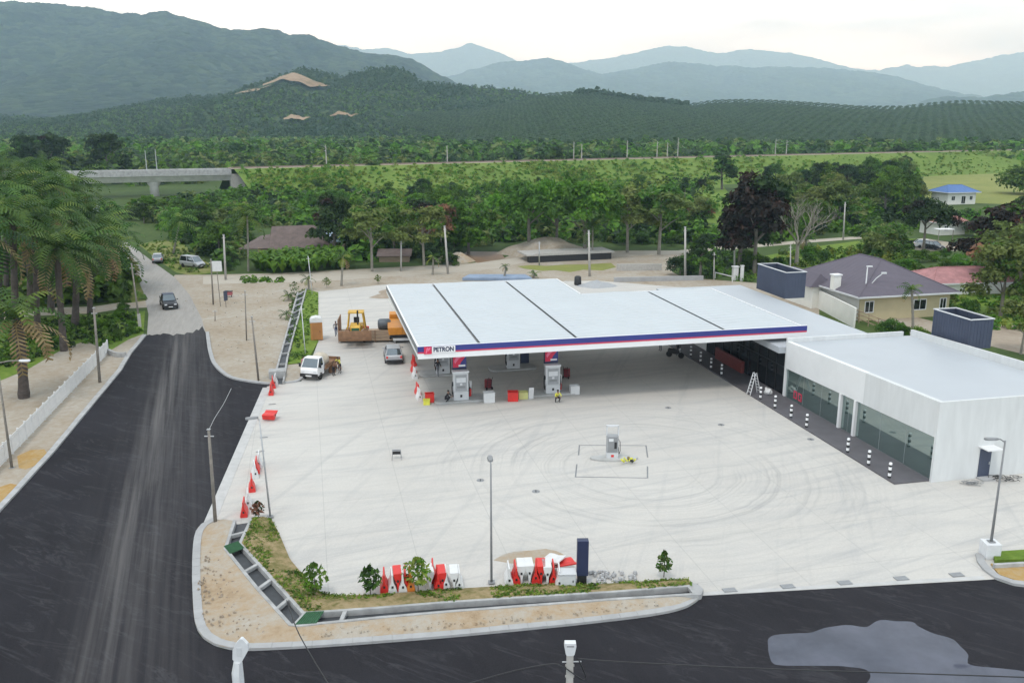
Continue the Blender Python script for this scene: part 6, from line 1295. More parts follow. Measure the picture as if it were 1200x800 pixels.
def tree(p, h, form, mats, label, cat="tree", group=None, name=None, wide=1.0, var=None, trunk=True):
    var = R.randrange(len(CRN[form])) if var is None else var; s = h / (11.1 if form != 'bush' else 8.6)
    t = empty(name or {'round': "broadleaf_tree", 'wide': "spreading_tree", 'slim': "slim_tree", 'bush': "bush", 'airy': "airy_tree"}[form], p, R.uniform(0, 6.283), label, cat, group); t.scale = (s * wide, s * wide, s)
    c = bpy.data.objects.new("crown", crown_for(form, var, mats)); COL.objects.link(c); c.parent = t
    if trunk:
        me = R.choice(TRP if form == 'airy' else TR); b = bpy.data.objects.new("trunk", me); COL.objects.link(b); b.parent = t
        if form == 'bush': b.scale = (.7, .7, .45)
        if form == 'wide': b.scale = (1.3, 1.3, .95)
    NTREE[0] += 1; return t
A_, B_, C_, D_ = (M_leafA, M_leafB), (M_leafB, M_leafA), (M_leafC, M_leafA), (M_leafD, M_leafA)
MIX = [A_, A_, B_, B_, C_, C_, D_]
def at(px, py): return P(px, py)
# trees one can single out
def htree(px, pyb, pyt): p = P(px, pyb); return p, zat(pyt, p.y)
def single(px, pyb, pyt, form, mats, label, wide=1.0, name=None, var=None, cat="tree"): p, h = htree(px, pyb, pyt); return tree(p, h * 1.04, form, mats, label, cat, None, name, wide, var)
single(884, 320, 198, 'round', (M_leafR, M_leafC, M_leafR), "tall dark bronze-red tree left of the bare tree", .92, "copper_tree", 0); single(866, 318, 222, 'slim', (M_leafR, M_leafC), "dark lower crown leaning on the left of the bronze-red tree", 1.2)
single(1082, 293, 228, 'wide', (M_leafC, M_leafR, M_leafC), "dark spreading umbrella-shaped tree over the parked cars in the far yard", .85)
single(393, 302, 222, 'round', (M_leafC, M_leafC, M_leafR), "dark round tree right behind the brown-roofed house", .95)
single(436, 318, 233, 'airy', (M_leafD, M_leafA), "tall thin tree with pale trunk right of the brown-roofed house", 1.25)
single(497, 312, 234, 'airy', (M_leafD, M_leafC), "greyish tree with forked trunk left of the rust-blossom tree", 1.3)
single(517, 300, 232, 'airy', (M_leafO, M_leafO, M_leafD), "rust-orange blossoming tree above the brown pool", 1.0, "blossom_tree")
single(549, 297, 228, 'round', B_, "bright green dense tree at the left of the brown pool", 1.1)
single(437, 222, 187, 'slim', C_, "dark slim tree on the grassy railway bank left of centre", 1.5); single(641, 210, 181, 'bush', C_, "dark round bush on the top of the railway bank, left of a slim one", .8); single(652, 212, 170, 'slim', C_, "dark slim conical tree on the railway bank beside a round bush", 1.2)
single(685, 300, 203, 'wide', B_, "large bright umbrella tree behind the earth mound, right one", .9); single(620, 296, 207, 'wide', A_, "large green umbrella tree behind the earth mound, left one", .9); single(652, 290, 205, 'wide', B_, "broad bright tree between the two umbrella trees", .75)
single(735, 296, 213, 'airy', (M_leafD, M_leafD, M_leafA), "pale olive tree with visible pale stems right of the umbrella trees", 1.35); single(772, 298, 212, 'airy', D_, "pale grey-green tree between the umbrella trees and the bronze-red tree", 1.5)
single(820, 326, 268, 'slim', C_, "small dark tree standing at the sand edge left of the bronze-red tree", 1.3); single(797, 323, 300, 'bush', C_, "dark low bush on the sand edge by the pale pole", 1.1, cat="bush"); single(882, 318, 290, 'bush', A_, "green bush at the foot of the bronze-red tree", 1.1, cat="bush")
single(1038, 300, 258, 'bush', D_, "yellowish green round bush on the lawn behind the purple roof", 1.0, cat="bush")
single(1166, 330, 232, 'round', (M_leafR, M_leafO, M_leafA, M_leafD), "reddish brown tree at the right edge before the field", 1.25, "blossom_tree"); single(1192, 345, 243, 'round', (M_leafD, M_leafO, M_leafA), "rust-coloured tree at the far right edge", 1.2, "blossom_tree"); single(1172, 372, 283, 'round', (M_leafD, M_leafA), "olive green tree at the right edge behind the pink roof", 1.1)
single(1140, 196, 171, 'bush', C_, "single round dark tree on the far edge of the yellow-green field", 1.0); single(1205, 228, 186, 'bush', A_, "green bush cut by the right picture edge beside the field", 1.1)
single(1196, 415, 342, 'airy', (M_leafD, M_leafDead), "dry-looking shrub at the right edge behind the roof parapet", 1.2); single(846, 222, 180, 'slim', C_, "dark narrow tree on the bank left above the bronze-red tree", 1.6)
for px, pyb, pyt, lb in ((35, 200, 156, "dark crown left of two above the palms at the far left"), (63, 200, 152, "dark crown right of two above the palms at the far left"), (128, 200, 155, "dark round tree right behind the viaduct")): single(px, pyb + 12, pyt, 'round', C_, lb, 1.1)
# bare tree
p, hB = htree(933, 312, 226)
t = empty("bare_tree", p, 0, "leafless pale grey tree right of the bronze-red tree", "tree"); mb = MB()
def branch(a, d, l, r, n):
    b = a + d * l; m_ = a + d * l * .5 + Vector((R.uniform(-.1, .1), R.uniform(-.1, .1), 0)) * l; mb.tube([a, m_, b], [r, r * .8, r * .6], M_palebark, 5, cap=False)
    if n:
        for k in range(3): q = (d + Vector((R.uniform(-.9, .9), R.uniform(-.9, .9), R.uniform(-.1, .55)))).normalized(); branch(b if k else m_, q, l * R.uniform(.6, .85), r * .58, n - 1)
mb.tube([(0, 0, -.1), (0, 0, hB * .3)], [.36, .28], M_palebark, 8); 
for k in range(4): branch(Vector((0, 0, hB * .28)), Vector((math.cos(k * 1.6) * .7, math.sin(k * 1.6) * .7, 1)).normalized(), hB * .26, .17, 4)
mb.build("branches", t)
# palms
def frond_pts(L_, droop, n=9):
    o = []; x = z = 0; a = .95
    for i in range(n + 1):
        o.append((x, z)); a -= droop / n; x += L_ / n * math.cos(a); z += L_ / n * math.sin(a)
    return o
def palm_crown(seed, nf, L_, droop, mats, leafl=.85, per=11, dead=0):
    """arching fronds: a rachis with two combs of leaflets hanging in a shallow roof shape"""
    rs = random.Random(seed); V = []; Fc = []; Mi = []
    for k in range(nf):
        az = 2.4 * k + rs.uniform(-.2, .2); u = k / nf; ln = L_ * rs.uniform(.85, 1.12); el = 1.42 - 2.05 * u ** 1.15 + rs.uniform(-.1, .1); dr = droop * rs.uniform(.8, 1.2) * (1.1 - .45 * u); n = per
        pts = []; x = z = 0.0; a = el
        for i in range(n + 1): pts.append((x, z)); a -= dr / n * (.5 + i / n); x += ln / n * math.cos(a); z += ln / n * math.sin(a)
        ca, sa = math.cos(az), math.sin(az); mi = (len(mats) - 1) if (dead and k >= nf - dead) else (1 if len(mats) > 2 and rs.random() < .16 else 0); W3 = lambda r, s, z_: (r * ca - s * sa, r * sa + s * ca, z_)
        tw = rs.uniform(-.35, .35)
        for i in range(n):
            w_ = .06 * (1 - i / n) + .015; o = len(V); V += [W3(pts[i][0], -w_, pts[i][1]), W3(pts[i][0], w_, pts[i][1]), W3(pts[i + 1][0], w_ * .8, pts[i + 1][1]), W3(pts[i + 1][0], -w_ * .8, pts[i + 1][1])]; Fc.append((o, o + 1, o + 2, o + 3)); Mi.append(mi)
        for i in range(1, n):
            tx, tz = pts[i + 1][0] - pts[i][0], pts[i + 1][1] - pts[i][1]
            for sub in (0,):
                r0 = pts[i][0] + tx * sub; z0 = pts[i][1] + tz * sub; f = (i + sub) / n; ll = leafl * (.25 + .75 * math.sin(math.pi * min(1, .15 + .8 * f))) * rs.uniform(.88, 1.1); wl = .52
                for s in (-1, 1):
                    dy = s * ll * .82; dz = -ll * (.42 + s * tw * .5) ; o = len(V)
                    V += [W3(r0, 0, z0), W3(r0 + tx * wl, 0, z0 + tz * wl), W3(r0 + tx * wl + ll * .34, dy, z0 + tz * wl + dz), W3(r0 + ll * .34 + tx * .12, dy, z0 + tz * .12 + dz)]; Fc.append((o, o + 1, o + 2, o + 3)); Mi.append(mi)
    return npmesh("fronds", np.array(V), np.array(Fc), list(mats), False, midx=Mi)
def palm_trunk(seed, h, r, m):
    rs = random.Random(seed); mb = MB(); n = 14; pts = []; rr = []; lx, ly = rs.uniform(-.25, .25), rs.uniform(-.25, .25)
    for i in range(n + 1): f = i / n; pts.append((lx * math.sin(f * 2), ly * f * f, h * f - .1)); rr.append(r * (1.25 - .45 * f if f < .15 else 1.05 - .12 * f) * (1.08 if i % 2 else .96))
    mb.tube(pts, rr, m, 10); me = bpy.data.meshes.new("trunk"); me.from_pydata(mb.v, [], mb.f); me.materials.append(m); me.update(); return me
OILC = [palm_crown(201 + i, 26, 6.0, 2.15, (M_palm, M_palmY, M_leafDead), .95, 16, 3) for i in range(4)]
DRYC = palm_crown(231, 20, 6.0, 2.5, (M_palm, M_palmY, M_leafDead), .9, 15, 8)
COCC = [palm_crown(241 + i, 18, 4.4, 2.1, (M_palm, M_palmY, M_palmY), .8, 10) for i in range(2)]
YNGC = [palm_crown(251 + i, 9, 1.6, 2.2, (M_palm, M_palmY, M_leafDead), .4, 8, 1) for i in range(2)]
TRO = [palm_trunk(301 + i, 10, .34, M_palmbark) for i in range(3)]; TRC = [palm_trunk(311 + i, 10, .15, M_palebark) for i in range(2)]
def palm(px, pyb, cx, cyc, crowns, trunks, name, label, group=None, sc=1.0, tw=1.0):
    p = P(px, pyb); h = max(.8, zat(cyc, p.y)); dx = xat(cx, cyc, p.y) - p.x
    t = empty(name, p, 0, label, "palm", group)
    b = bpy.data.objects.new("trunk", R.choice(trunks)); COL.objects.link(b); b.parent = t; b.scale = (tw, tw, h / 10); b.rotation_euler = (0, math.atan2(dx, h), R.uniform(0, 0))
    c = bpy.data.objects.new("fronds", R.choice(crowns)); COL.objects.link(c); c.parent = t; c.location = (dx, 0, h - .2); c.rotation_euler.z = R.uniform(0, 6.283); c.scale = (sc, sc, sc)
    return t
G1 = "oil palms in the grove left of the road"
for px, pyb, cx, cy_ in ((75, 411, 66, 290), (88, 381, 86, 292), (106, 371, 106, 285), (112, 350, 112, 272), (45, 395, 42, 262), (60, 366, 58, 248), (20, 402, 14, 250), (0, 378, -4, 232), (36, 362, 34, 228), (80, 348, 82, 244), (-22, 425, -26, 268), (8, 350, 6, 216), (62, 338, 62, 216), (103, 338, 103, 250), (128, 340, 130, 285), (30, 335, 30, 205), (85, 325, 86, 218), (-10, 330, -10, 196), (55, 318, 52, 200), (-40, 390, -42, 250), (118, 320, 118, 262)):
    palm(px, pyb, cx, cy_, OILC, TRO, "oil_palm", "tall oil palm with dark ragged trunk in the dense grove left of the road", G1, R.uniform(.9, 1.12), R.uniform(.85, 1.1))
palm(28, 466, 17, 372, [DRYC], TRO, "oil_palm", "oil palm with drooping half-dry fronds standing in the sand at the left edge", None, 1.0, 1.15)
palm(291, 318, 289, 252, COCC, TRC, "coconut_palm", "coconut palm with yellow lower fronds left of the brown-roofed house", None, 1.05)
palm(203, 297, 210, 258, COCC, TRC, "coconut_palm", "leaning coconut palm over the white parked vehicle", None, 1.1, 1.1)
palm(694, 302, 694, 264, COCC, TRC, "coconut_palm", "short dark palm behind the culvert under the umbrella trees", None, .9)
palm(200, 205, 200, 186, COCC, TRC, "coconut_palm", "small palm seen above the viaduct girder", None, 1.1)
palm(1070, 390, 1068, 338, [YNGC[0]], TRC, "young_palm", "slim young palm in front of the tan bungalow", None, 1.2)
palm(345, 352, 338, 349, YNGC, TRC, "young_palm", "drooping young palm left of the upper drain, rear one", None, .95, .6); palm(343, 374, 336, 371, YNGC, TRC, "young_palm", "drooping young palm left of the upper drain, front one", None, .85, .6)
palm(590, 327, 592, 311, YNGC, TRC, "young_palm", "dark folded young palm behind the canopy roof, left one", None, .7); palm(624, 326, 626, 320, YNGC, TRC, "young_palm", "bushy low young palm behind the canopy roof, right one", None, .9)
palm(507, 322, 507, 300, YNGC, TRC, "young_palm", "young palm left of the pale pole by the brown pool", None, 1.2); palm(400, 335, 401, 300, YNGC, TRC, "young_palm", "thin young palm beside the upper end of the green strip", None, 1.4); palm(946, 300, 944, 280, YNGC, TRC, "young_palm", "yellow-green young palm below the bare tree", None, 1.5)
palm(362, 340, 360, 325, YNGC, TRC, "young_palm", "bright young palm at the far end of the upper drain", None, .9)
# saplings in the planting strips
def sapling(px, pyb, pyt, mats, label, w_=1.0, sp=.3, n=130):
    p = P(px, pyb, .2); h = zat(pyt, p.y) - .2; t = empty("sapling", p, 0, label, "sapling"); rs = np.random.RandomState(int(px)); mb = MB(); mb.tube([(0, 0, -.1), (.02, 0, h * .5), (0, .02, h * .95)], [.03, .022, .01], M_bark, 6); mb.build("trunk", t)
    z = h * (.22 + .78 * rs.rand(n)); f = (z / h - .22) / .78; r = w_ * h * (.30 * np.sin(np.pi * np.clip(f * .85 + .15, 0, 1)) + .03) * np.sqrt(rs.rand(n)) * 1.3; a = rs.rand(n) * 6.283
    nn = np.stack([np.cos(a) * .6, np.sin(a) * .6, np.full(n, .5)], 1) + rs.normal(size=(n, 3)) * .4; nn /= np.linalg.norm(nn, axis=1)[:, None]
    v, fq = quads_at(np.stack([r * np.cos(a), r * np.sin(a), z], 1), nn, .12 + .1 * rs.rand(n), 1.9, rs); npmesh("leaves", v, fq, list(mats), t, midx=rs.randint(len(mats), size=n)); return t
sapling(369, 696, 659, (M_leafA, M_leafB), "bushy dark green sapling in the bend of the planting strip", 1.0, n=190); sapling(434, 694, 663, (M_leafC, M_leafA), "dark narrow sapling left of the barrier row", 1.0, n=200)
sapling(490, 690, 653, (M_leafB, M_leafY), "bright yellow-green sapling in front of the barrier row", 1.15, n=170); sapling(303, 606, 587, (M_leafC, M_leafO), "small sparse reddish sapling at the top of the corner strip", 1.0, n=80); sapling(778, 674, 646, (M_leafA, M_leafD), "slim sapling near the right end of the planting strip", .8, n=110)
for k, (px, pyb, pyt) in enumerate(((383, 336, 325), (443, 331, 322), (345, 343, 330))): sapling(px, pyb, pyt, (M_leafD, M_leafA), "small sapling by the dirt road beyond the forecourt, %s" % ordn[k] + " from the right" if False else "small sapling by the dirt road beyond the forecourt, %s" % ["middle one", "right one", "left one"][k], 1.3, n=80)
for k, (px, pyb, pyt) in enumerate(((1039, 394, 367), (1055, 396, 375), (1078, 402, 376))): tree(P(px, pyb), 2.2, 'bush', A_, "low green garden shrub before the tan bungalow, %s" % ["left one", "middle one", "right one"][k], "shrub", None, "garden_shrub", .8)
# belts of individual trees
BL = {}
road_px = [(95, 262), (120, 262), (160, 288), (245, 392), (165, 392), (150, 330), (110, 285)]
house_px = [(272, 255), (408, 258), (408, 326), (272, 328)]
AV = [[tuple(P(*q))[:2] for q in z] for z in (road_px, [(296, 268), (404, 270), (404, 322), (270, 322)], [(534, 290), (700, 286), (800, 290), (800, 330), (534, 312)], [(1085, 228), (1140, 228), (1140, 243), (1085, 243)], [(1050, 274), (1125, 276), (1125, 298), (1050, 300)], [(1083, 198), (1320, 199), (1320, 240), (1083, 238)])]
def scatter(poly, n, seed, mind, ok=None):
    w_ = [tuple(P(*q))[:2] for q in poly]; xs = [q[0] for q in w_]; ys = [q[1] for q in w_]; rs = np.random.RandomState(seed); o = []; tries = 0
    while len(o) < n and tries < n * 120:
        tries += 1; x, y = rs.uniform(min(xs), max(xs)), rs.uniform(min(ys), max(ys))
        if not inpoly(np.array([x]), np.array([y]), w_)[0]: continue
        if any(inpoly(np.array([x]), np.array([y]), a)[0] for a in AV): continue
        if any((x - a) ** 2 + (y - b) ** 2 < mind ** 2 for a, b in o): continue
        o.append((x, y))
    return o
LBL = {'round': "round leafy tree", 'wide': "spreading leafy tree", 'slim': "slim leafy tree", 'bush': "low bushy tree", 'airy': "loose airy tree"}; CL = {A_: "mid green", B_: "bright green", C_: "dark green", D_: "olive"}
def belt(poly, n, seed, mind, hr, forms, mixs, where, group, z=0., cap=None):
    for x, y in scatter(poly, n, seed, mind):
        fm = R.choice(forms); mt = R.choice(mixs); h = R.uniform(*hr) * {'bush': .62, 'wide': .95}.get(fm, 1)
        if cap: h = min(h, max(2.5, zat(cap + R.uniform(0, 12), y)))
        tree(Vector((x, y, z)), h, fm, mt, "%s %s %s" % (CL[mt], LBL[fm], where), "tree", group, None, R.uniform(.9, 1.15))
belt([(118, 246), (262, 226), (300, 262), (268, 312), (238, 300), (185, 264), (150, 268)], 22, 21, 5, (6.5, 10), ['round', 'bush', 'bush', 'wide'], [A_, B_, B_, C_], "right of the old road below the viaduct", "trees right of the old road", cap=226)
belt([(268, 226), (560, 224), (585, 284), (530, 300), (402, 310), (400, 262), (300, 262)], 46, 22, 5.5, (7, 11), ['round', 'round', 'bush', 'wide'], [A_, B_, B_, C_], "between the brown-roofed house and the railway bank", "trees behind the brown-roofed house", cap=215)
belt([(560, 226), (820, 228), (850, 285), (800, 288), (600, 282)], 30, 23, 6, (8, 11), ['wide', 'round', 'bush', 'airy'], [A_, B_, B_, D_], "behind the earth mound below the railway bank", "trees behind the earth mound", cap=224)
belt([(905, 226), (1062, 212), (1078, 262), (1040, 274), (960, 276), (908, 280)], 34, 24, 6, (8.5, 12), ['round', 'wide', 'bush', 'round'], [A_, C_, C_, D_], "right of the bare tree before the far field", "trees right of the bare tree")
belt([(1128, 262), (1320, 246), (1320, 330), (1140, 340)], 15, 25, 6, (6, 9), ['round', 'bush', 'airy'], [A_, C_, D_], "at the right edge beyond the pink roof", "trees at the right edge")
belt([(880, 196), (1075, 186), (1085, 205), (1000, 214), (880, 224)], 16, 26, 9, (6, 10), ['bush', 'round', 'slim'], [A_, C_], "at the foot of the bank on the right", "trees at the bank foot right")
belt([(-60, 172), (1260, 158), (1260, 166), (1090, 182), (560, 178), (-60, 190)], 74, 27, 14, (9, 15), ['round', 'round', 'bush', 'slim', 'wide'], [A_, C_, C_, D_, A_], "in the belt beyond the railway line", "trees beyond the railway")
belt([(260, 300), (300, 306), (300, 318), (265, 322)], 4, 28, 3, (3, 5), ['bush'], [C_, A_], "at the dirt road by the coconut palm", "bushes by the coconut palm")
belt([(300, 226), (560, 219), (830, 212), (850, 246), (780, 250), (420, 240)], 24, 38, 9, (5, 9), ["round", "bush", "bush", "slim"], [A_, B_, B_, C_, D_], "standing loosely in the meadow below the railway bank", "loose trees in the meadow", cap=202)
belt([(480, 298), (535, 300), (535, 312), (480, 315)], 4, 29, 3.5, (4, 6), ['bush'], [C_, A_], "beside the brown pool", "bushes beside the brown pool")
belt([(700, 288), (800, 284), (800, 289), (705, 293)], 5, 30, 3.5, (3, 5), ['bush'], [A_, C_], "behind the right end of the earth mound", "bushes behind the mound")
belt([(1105, 350), (1320, 342), (1320, 378), (1125, 372)], 9, 31, 3.5, (2, 4.5), ['bush', 'bush', 'round'], [A_, D_, B_], "on the grass right of the bungalow", "bushes right of the bungalow")
belt([(1040, 312), (1120, 300), (1130, 322), (1075, 326)], 8, 33, 3, (2.2, 4), ['bush'], [B_, A_], "behind the bungalow below the far yard", "bushes behind the bungalow")
belt([(840, 306), (960, 296), (985, 305), (925, 322), (850, 322)], 8, 34, 3, (1.8, 3.4), ['bush'], [A_, C_, B_], "on the lawn beside the bungalow", "bushes beside the bungalow")
belt([(120, 362), (165, 362), (168, 384), (135, 404), (120, 408)], 9, 35, 2.2, (1.2, 2.2), ['bush'], [B_, A_], "left of the road behind the white fence", "bushes behind the white fence")
belt([(-60, 300), (110, 290), (130, 320), (100, 335), (-60, 345)], 12, 36, 5, (4, 7), ['bush'], [A_, C_], "under the oil palms left of the road", "undergrowth bushes in the palm grove")

belt([(1035, 188), (1320, 186), (1320, 197), (1040, 197)], 26, 37, 8, (9, 14), ['round', 'round', 'bush'], [C_, C_, A_], "along the far edge of the field", "trees along the far edge of the field")
# ------------------------------------------------------------------ stuff: banana clumps, undergrowth, bank scrub, far forest, plantation
def leafstuff(name, pts, hs, n_each, leaf, mats, seed, flat=.7, up=.4):
    rs = np.random.RandomState(seed); pts = np.asarray(pts); k = len(pts); d = rs.normal(size=(k, n_each, 3)); d /= np.linalg.norm(d, axis=2)[:, :, None]; d[:, :, 2] = np.abs(d[:, :, 2])
    hs = np.asarray(hs)[:, None, None]; rad = (1 - .5 * rs.rand(k, n_each, 1) ** 2)
    pos = pts[:, None, :] + d * rad * hs * np.array([flat, flat, 1.0]); nn = d + rs.normal(size=d.shape) * .5 + np.array([0, 0, up]); nn /= np.linalg.norm(nn, axis=2)[:, :, None]
    sz = (leaf * (.6 + .8 * rs.rand(k, n_each, 1)) * np.clip(hs, .5, 99) ** .5)
    v, f = quads_at(pos.reshape(-1, 3), nn.reshape(-1, 3), sz.reshape(-1), 1.4, rs); mi = np.repeat(rs.randint(len(mats), size=k), n_each)
    return tag(npmesh(name, v, f, list(mats), midx=mi), kind='stuff')
def pts_in(poly, n, seed, avoid=True):
    w_ = [tuple(P(*q))[:2] for q in poly]; rs = np.random.RandomState(seed); xs = [q[0] for q in w_]; ys = [q[1] for q in w_]; x = rs.uniform(min(xs), max(xs), n * 4); y = rs.uniform(min(ys), max(ys), n * 4); m = inpoly(x, y, w_)
    if avoid:
        for a in AV: m &= ~inpoly(x, y, a)
    return x[m][:n], y[m][:n]
def under(poly, n, seed, hmin, hmax, each, leaf, mats, name, z=0.):
    x, y = pts_in(poly, n, seed); rs = np.random.RandomState(seed + 1); h = hmin + (hmax - hmin) * rs.rand(len(x)) * (.4 + 1.2 * vnoise(x * .05, y * .05)); return leafstuff(name, np.stack([x, y, np.full(len(x), z)], 1), h, each, leaf, mats, seed)
UM = (M_leafA, M_leafB, M_leafC, M_leafB, M_leafD)
under([(112, 250), (262, 232), (420, 240), (640, 240), (790, 248), (860, 287), (600, 283), (535, 298), (280, 318), (240, 300), (186, 262)], 1500, 41, 1.2, 4.2, 34, .62, UM, "undergrowth")
under([(300, 222), (560, 216), (830, 208), (850, 250), (790, 252), (640, 242), (420, 242), (300, 240)], 520, 57, .8, 3.6, 30, .55, (M_leafB, M_leafA, M_leafB, M_leafY, M_leafC), "undergrowth")
under([(880, 222), (1075, 205), (1085, 268), (1040, 276), (960, 279), (900, 286), (870, 288)], 620, 42, 1.2, 4.0, 34, .62, UM, "undergrowth")
under([(1120, 250), (1330, 244), (1330, 340), (1150, 345), (1128, 300)], 260, 43, .8, 3.2, 34, .5, UM, "undergrowth")
under([(860, 308), (950, 292), (1070, 290), (1085, 330), (1000, 322), (940, 330), (870, 326)], 260, 44, .3, 1.4, 26, .4, (M_leafB, M_leafA, M_leafB, M_leafY), "undergrowth")
under([(1090, 330), (1330, 330), (1330, 395), (1120, 385)], 260, 45, .3, 1.5, 26, .4, (M_leafB, M_leafA, M_leafY), "undergrowth")
under([(-80, 300), (120, 290), (150, 330), (150, 352), (-80, 372)], 520, 46, 1.0, 4.2, 30, .6, (M_leafA, M_leafB, M_leafC), "undergrowth")
under([(-80, 450), (30, 428), (70, 408), (128, 404), (166, 388), (168, 366), (60, 375), (-80, 395)], 600, 47, .2, .8, 18, .32, (M_leafA, M_leafB, M_leafC), "undergrowth")
under([(612, 312), (716, 308), (720, 317), (620, 318)], 90, 48, .2, .9, 22, .35, (M_leafB, M_leafA), "undergrowth")
under([(786, 302), (850, 296), (884, 318), (880, 330), (800, 324)], 150, 49, .4, 1.6, 26, .4, (M_leafA, M_leafC, M_leafB), "undergrowth")
under([(282, 328), (294, 327), (332, 328), (330, 331), (285, 332)], 30, 50, .3, 1.0, 22, .35, (M_leafB, M_leafA), "undergrowth")
under([(340, 344), (357, 339), (373, 344), (372, 362), (358, 424), (338, 425)], 260, 51, .1, .5, 14, .22, (M_leafB, M_leafA), "strip_grass")
under([(164, 287), (182, 282), (212, 283), (230, 300), (258, 316), (225, 321), (206, 317), (190, 306)], 190, 53, .12, .7, 18, .3, (M_leafY, M_leafB, M_leafD), "roadside_tufts")
under([(146, 320), (160, 322), (171, 350), (150, 355), (138, 330)], 120, 54, .12, .6, 18, .3, (M_leafY, M_leafB, M_leafD), "roadside_tufts")
# banana thicket before the brown-roofed house: upright long blades
x, y = pts_in([(300, 309), (392, 304), (410, 312), (400, 318), (300, 322)], 110, 52, False); rs = np.random.RandomState(3); V = []; Fc = []
for a_, b_ in zip(x, y):
    for k in range(8):
        az = rs.rand() * 6.283; l = rs.uniform(1.6, 3.4); w_ = .28; ca, sa = math.cos(az), math.sin(az); o = len(V); pr = [(0, .2), (l * .22, l * .6), (l * .5, l * .85), (l * .8, l * .75)]
        for i, (r, z) in enumerate(pr): ww = w_ * (.4, 1, .9, .2)[i]; V += [(a_ + r * ca - ww * sa, b_ + r * sa + ww * ca, z), (a_ + r * ca + ww * sa, b_ + r * sa - ww * ca, z)]
        for i in range(3): Fc.append((o + 2 * i, o + 2 * i + 1, o + 2 * i + 3, o + 2 * i + 2))
tag(npmesh("banana_thicket", np.array(V), np.array(Fc), [M_leafB]), kind='stuff')
# scrub on the railway bank
n = len(RBs); xs, ys, zs = [], [], []; rs = np.random.RandomState(8)
for k in range(3200):
    i = rs.randint(1, n - 1); p = RBs[i].lerp(RBs[i + 1], rs.rand()) if i < n - 1 else RBs[i]; d = (RBs[i + 1] - RBs[i]).normalized(); nn = Vector((-d.y, d.x)); o = -5 - 37 * rs.rand() ** .8
    z = np.interp(o, [q[0] for q in offs], [q[1] for q in offs]); q = p + nn * o; xs.append(q.x); ys.append(q.y); zs.append(z)
leafstuff("bank_scrub", np.stack([xs, ys, zs], 1), .35 + 2.0 * rs.rand(3200) * vnoise(np.array(xs) * .05, np.array(ys) * .05) ** 1.8, 16, .6, (M_leafB, M_leafY, M_leafB, M_leafY), 55, 1.0)
# forest beyond the railway: many crowns as one mass
def far_forest(name, X0, X1, Y0, Y1, n, hmin, hmax, seed, mats, zf=None, each=18, leaf=1.5, keep=None):
    rs = np.random.RandomState(seed); y = np.sqrt(rs.uniform(Y0 ** 2, Y1 ** 2, n)); x = rs.uniform(X0, X1, n) * y
    if keep is not None: m = keep(x, y); x, y = x[m], y[m]
    z = zf(x, y) if zf is not None else np.zeros(len(x)); h = hmin + (hmax - hmin) * rs.rand(len(x))
    return leafstuff(name, np.stack([x, y, z], 1), h, each, leaf, mats, seed, .55)
FM = (M_leafC, M_leafA, M_leafB, M_leafA, M_leafD, M_leafC)
def not_field(x, y): return ~((x / y > .44) & (y < 470))
far_forest("far_forest", -.66, .66, 475, 660, 2600, 6, 13, 61, FM, each=20, leaf=.95, keep=lambda x, y: (y > 345 + 260 * np.clip((x / y + .6), 0, 1.2) * .6) & not_field(x, y))
far_forest("far_forest", -.66, -.1, 335, 480, 700, 5, 10, 62, FM, each=20, leaf=.9, keep=lambda x, y: y > 350 + (x / y + .34) * 180)
far_forest("far_forest", .42, .68, 440, 560, 500, 6, 11, 66, FM, each=20, leaf=.9, keep=lambda x, y: y > 455)
hx = lambda x, y: np.maximum(0, hill_h(x, y))
hz = lambda x, y: (vnoise(x * .006 + 5, y * .004) * .6 + .4 * vnoise(x * .02, y * .012)); hk = lambda x, y: ~((np.abs(x / y + .25) < .05) & (y > 1345) & (y < 1445) & (vnoise(x * .05, y * .05) < .72))
far_forest("hill_trees", -.66, .13, 940, 1510, 9000, 4, 8, 63, (M_leafC, M_leafH), zf=hx, each=10, leaf=1.15, keep=lambda x, y: hk(x, y) & (hz(x, y) < .52))
far_forest("hill_trees", -.66, .13, 940, 1510, 9000, 3, 6, 68, (M_leafH, M_leafA, M_leafH), zf=hx, each=10, leaf=1.15, keep=lambda x, y: hk(x, y) & (hz(x, y) >= .52))
far_forest("far_forest", -.66, .1, 655, 945, 5200, 4, 9, 69, (M_leafH, M_leafA, M_leafC, M_leafA, M_leafD), each=14, leaf=1.1)
# plantation rows
gx, gy = np.meshgrid(np.arange(-190, 1000, 9.5), np.arange(660, 1290, 10.5)); gx = (gx + (np.arange(gx.shape[0]) % 2)[:, None] * 4.7).ravel(); gy = gy.ravel(); rs = np.random.RandomState(4); gx = gx + rs.normal(size=gx.shape) * .7; gy = gy + rs.normal(size=gy.shape) * .7
m = (gx / gy > -.14 + .05 * vnoise(gy * .02, gx * .0)) & (gx / gy < .68); gx, gy = gx[m], gy[m]; gz = np.maximum(0, plan_h(gx, gy)); V = []; k = len(gx); th = rs.rand(k)[:, None] * 6.28 + np.arange(9)[None, :] * .698; L_ = 3.9 + .6 * rs.rand(k, 9); c0 = np.stack([gx, gy, gz + 4.2], 1)[:, None, :]
dr = np.stack([np.cos(th), np.sin(th), np.zeros_like(th)], 2); sd_ = np.stack([-np.sin(th), np.cos(th), np.zeros_like(th)], 2); u = np.array([0, 0, 1.0])
q0 = c0 + u * .2; q1 = c0 + dr * L_[..., None] * .5 + sd_ * .9 + u * 1.5; q2 = c0 + dr * L_[..., None] - u * .4; q3 = c0 + dr * L_[..., None] * .5 - sd_ * .9 + u * 1.5
V = np.stack([np.broadcast_to(q0, q1.shape), q1, q2, q3], 2).reshape(-1, 3); tag(npmesh("palm_plantation", V, np.arange(len(V)).reshape(-1, 4), [M_palmFar]), kind='stuff')
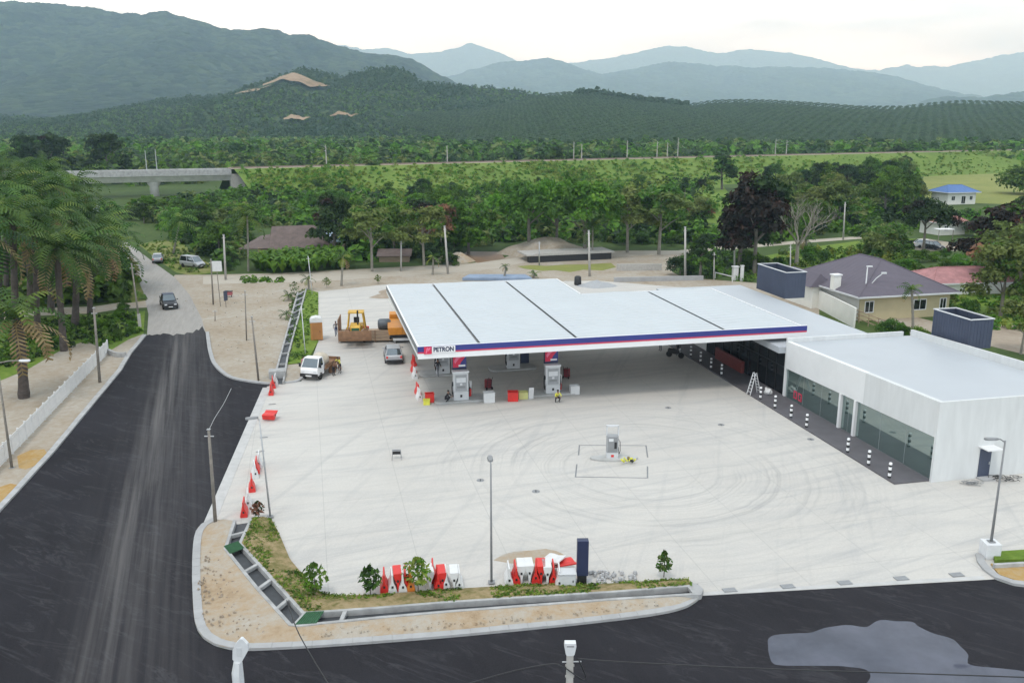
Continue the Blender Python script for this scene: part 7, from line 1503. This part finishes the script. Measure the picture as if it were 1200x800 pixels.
far_forest("plantation_edge_trees", .07, .19, 1230, 1300, 260, 7, 12, 64, (M_leafC,), zf=lambda x, y: np.maximum(0, plan_h(x, y)), each=14, leaf=1.6)
far_forest("far_forest", .05, .68, 610, 665, 500, 6, 11, 65, FM, each=16, leaf=1.2)
# grass and stones in the planting strips
def strip_grass(a, b, seed, n, test):
    rs = np.random.RandomState(seed); pts = []; hs = []
    for k in range(n):
        i = rs.randint(0, 59); t = rs.rand(); s = rs.uniform(.06, .96); p = a[i].lerp(a[i + 1], t).lerp(b[i].lerp(b[i + 1], t), s); q = toS(p)
        if vnoise(np.array([p.x * .55 + 3]), np.array([p.y * .55]))[0] > test(p): pts.append((p.x, p.y, p.z + .03)); hs.append(.05 + .09 * rs.rand())
    leafstuff("strip_grass", pts, hs, 8, .10, (M_leafD, M_leafA, M_leafY, M_leafB), seed, 1.1, .2)
sa, sb = resample(pin, 60), resample(pout, 60)
strip_grass(sa, sb, 71, 3000, lambda p: .34 if (p.x < -9.5 or .5 * 0 + p.x > -3.4 and p.x < 4.6 or p.x > 7.0) else .60)
def stones(name, poly, n, seed, z, r0, r1, m):
    x, y = pts_in(poly, n, seed, False); rs = np.random.RandomState(seed); mb = MB()
    for a_, b_ in zip(x, y):
        r = rs.uniform(r0, r1); pts = [(a_ + r * math.cos(t) * rs.uniform(.7, 1.2), b_ + r * math.sin(t) * rs.uniform(.7, 1.2)) for t in (0, 1.2, 2.5, 3.7, 5.0)]; mb.prism(pts, z - .03, z + r * rs.uniform(.5, 1.0), m, top=[(a_ + (p[0] - a_) * .6, b_ + (p[1] - b_) * .6) for p in pts])
    return tag(mb.build(name), kind='stuff')
stones("loose_stones", [(240, 640), (300, 700), (335, 740), (280, 752), (240, 735), (232, 690)], 160, 81, .2, .03, .08, M_mound); stones("loose_stones", [(350, 738), (560, 722), (790, 700), (770, 715), (560, 736), (350, 752)], 200, 82, .22, .03, .08, M_sand2)
stones("loose_stones", [(205, 345), (330, 340), (320, 440), (262, 436), (245, 400)], 110, 83, .02, .04, .15, M_dirtroad); stones("loose_stones", [(690, 672), (745, 670), (745, 684), (700, 686)], 70, 84, .12, .05, .14, M_kerb)
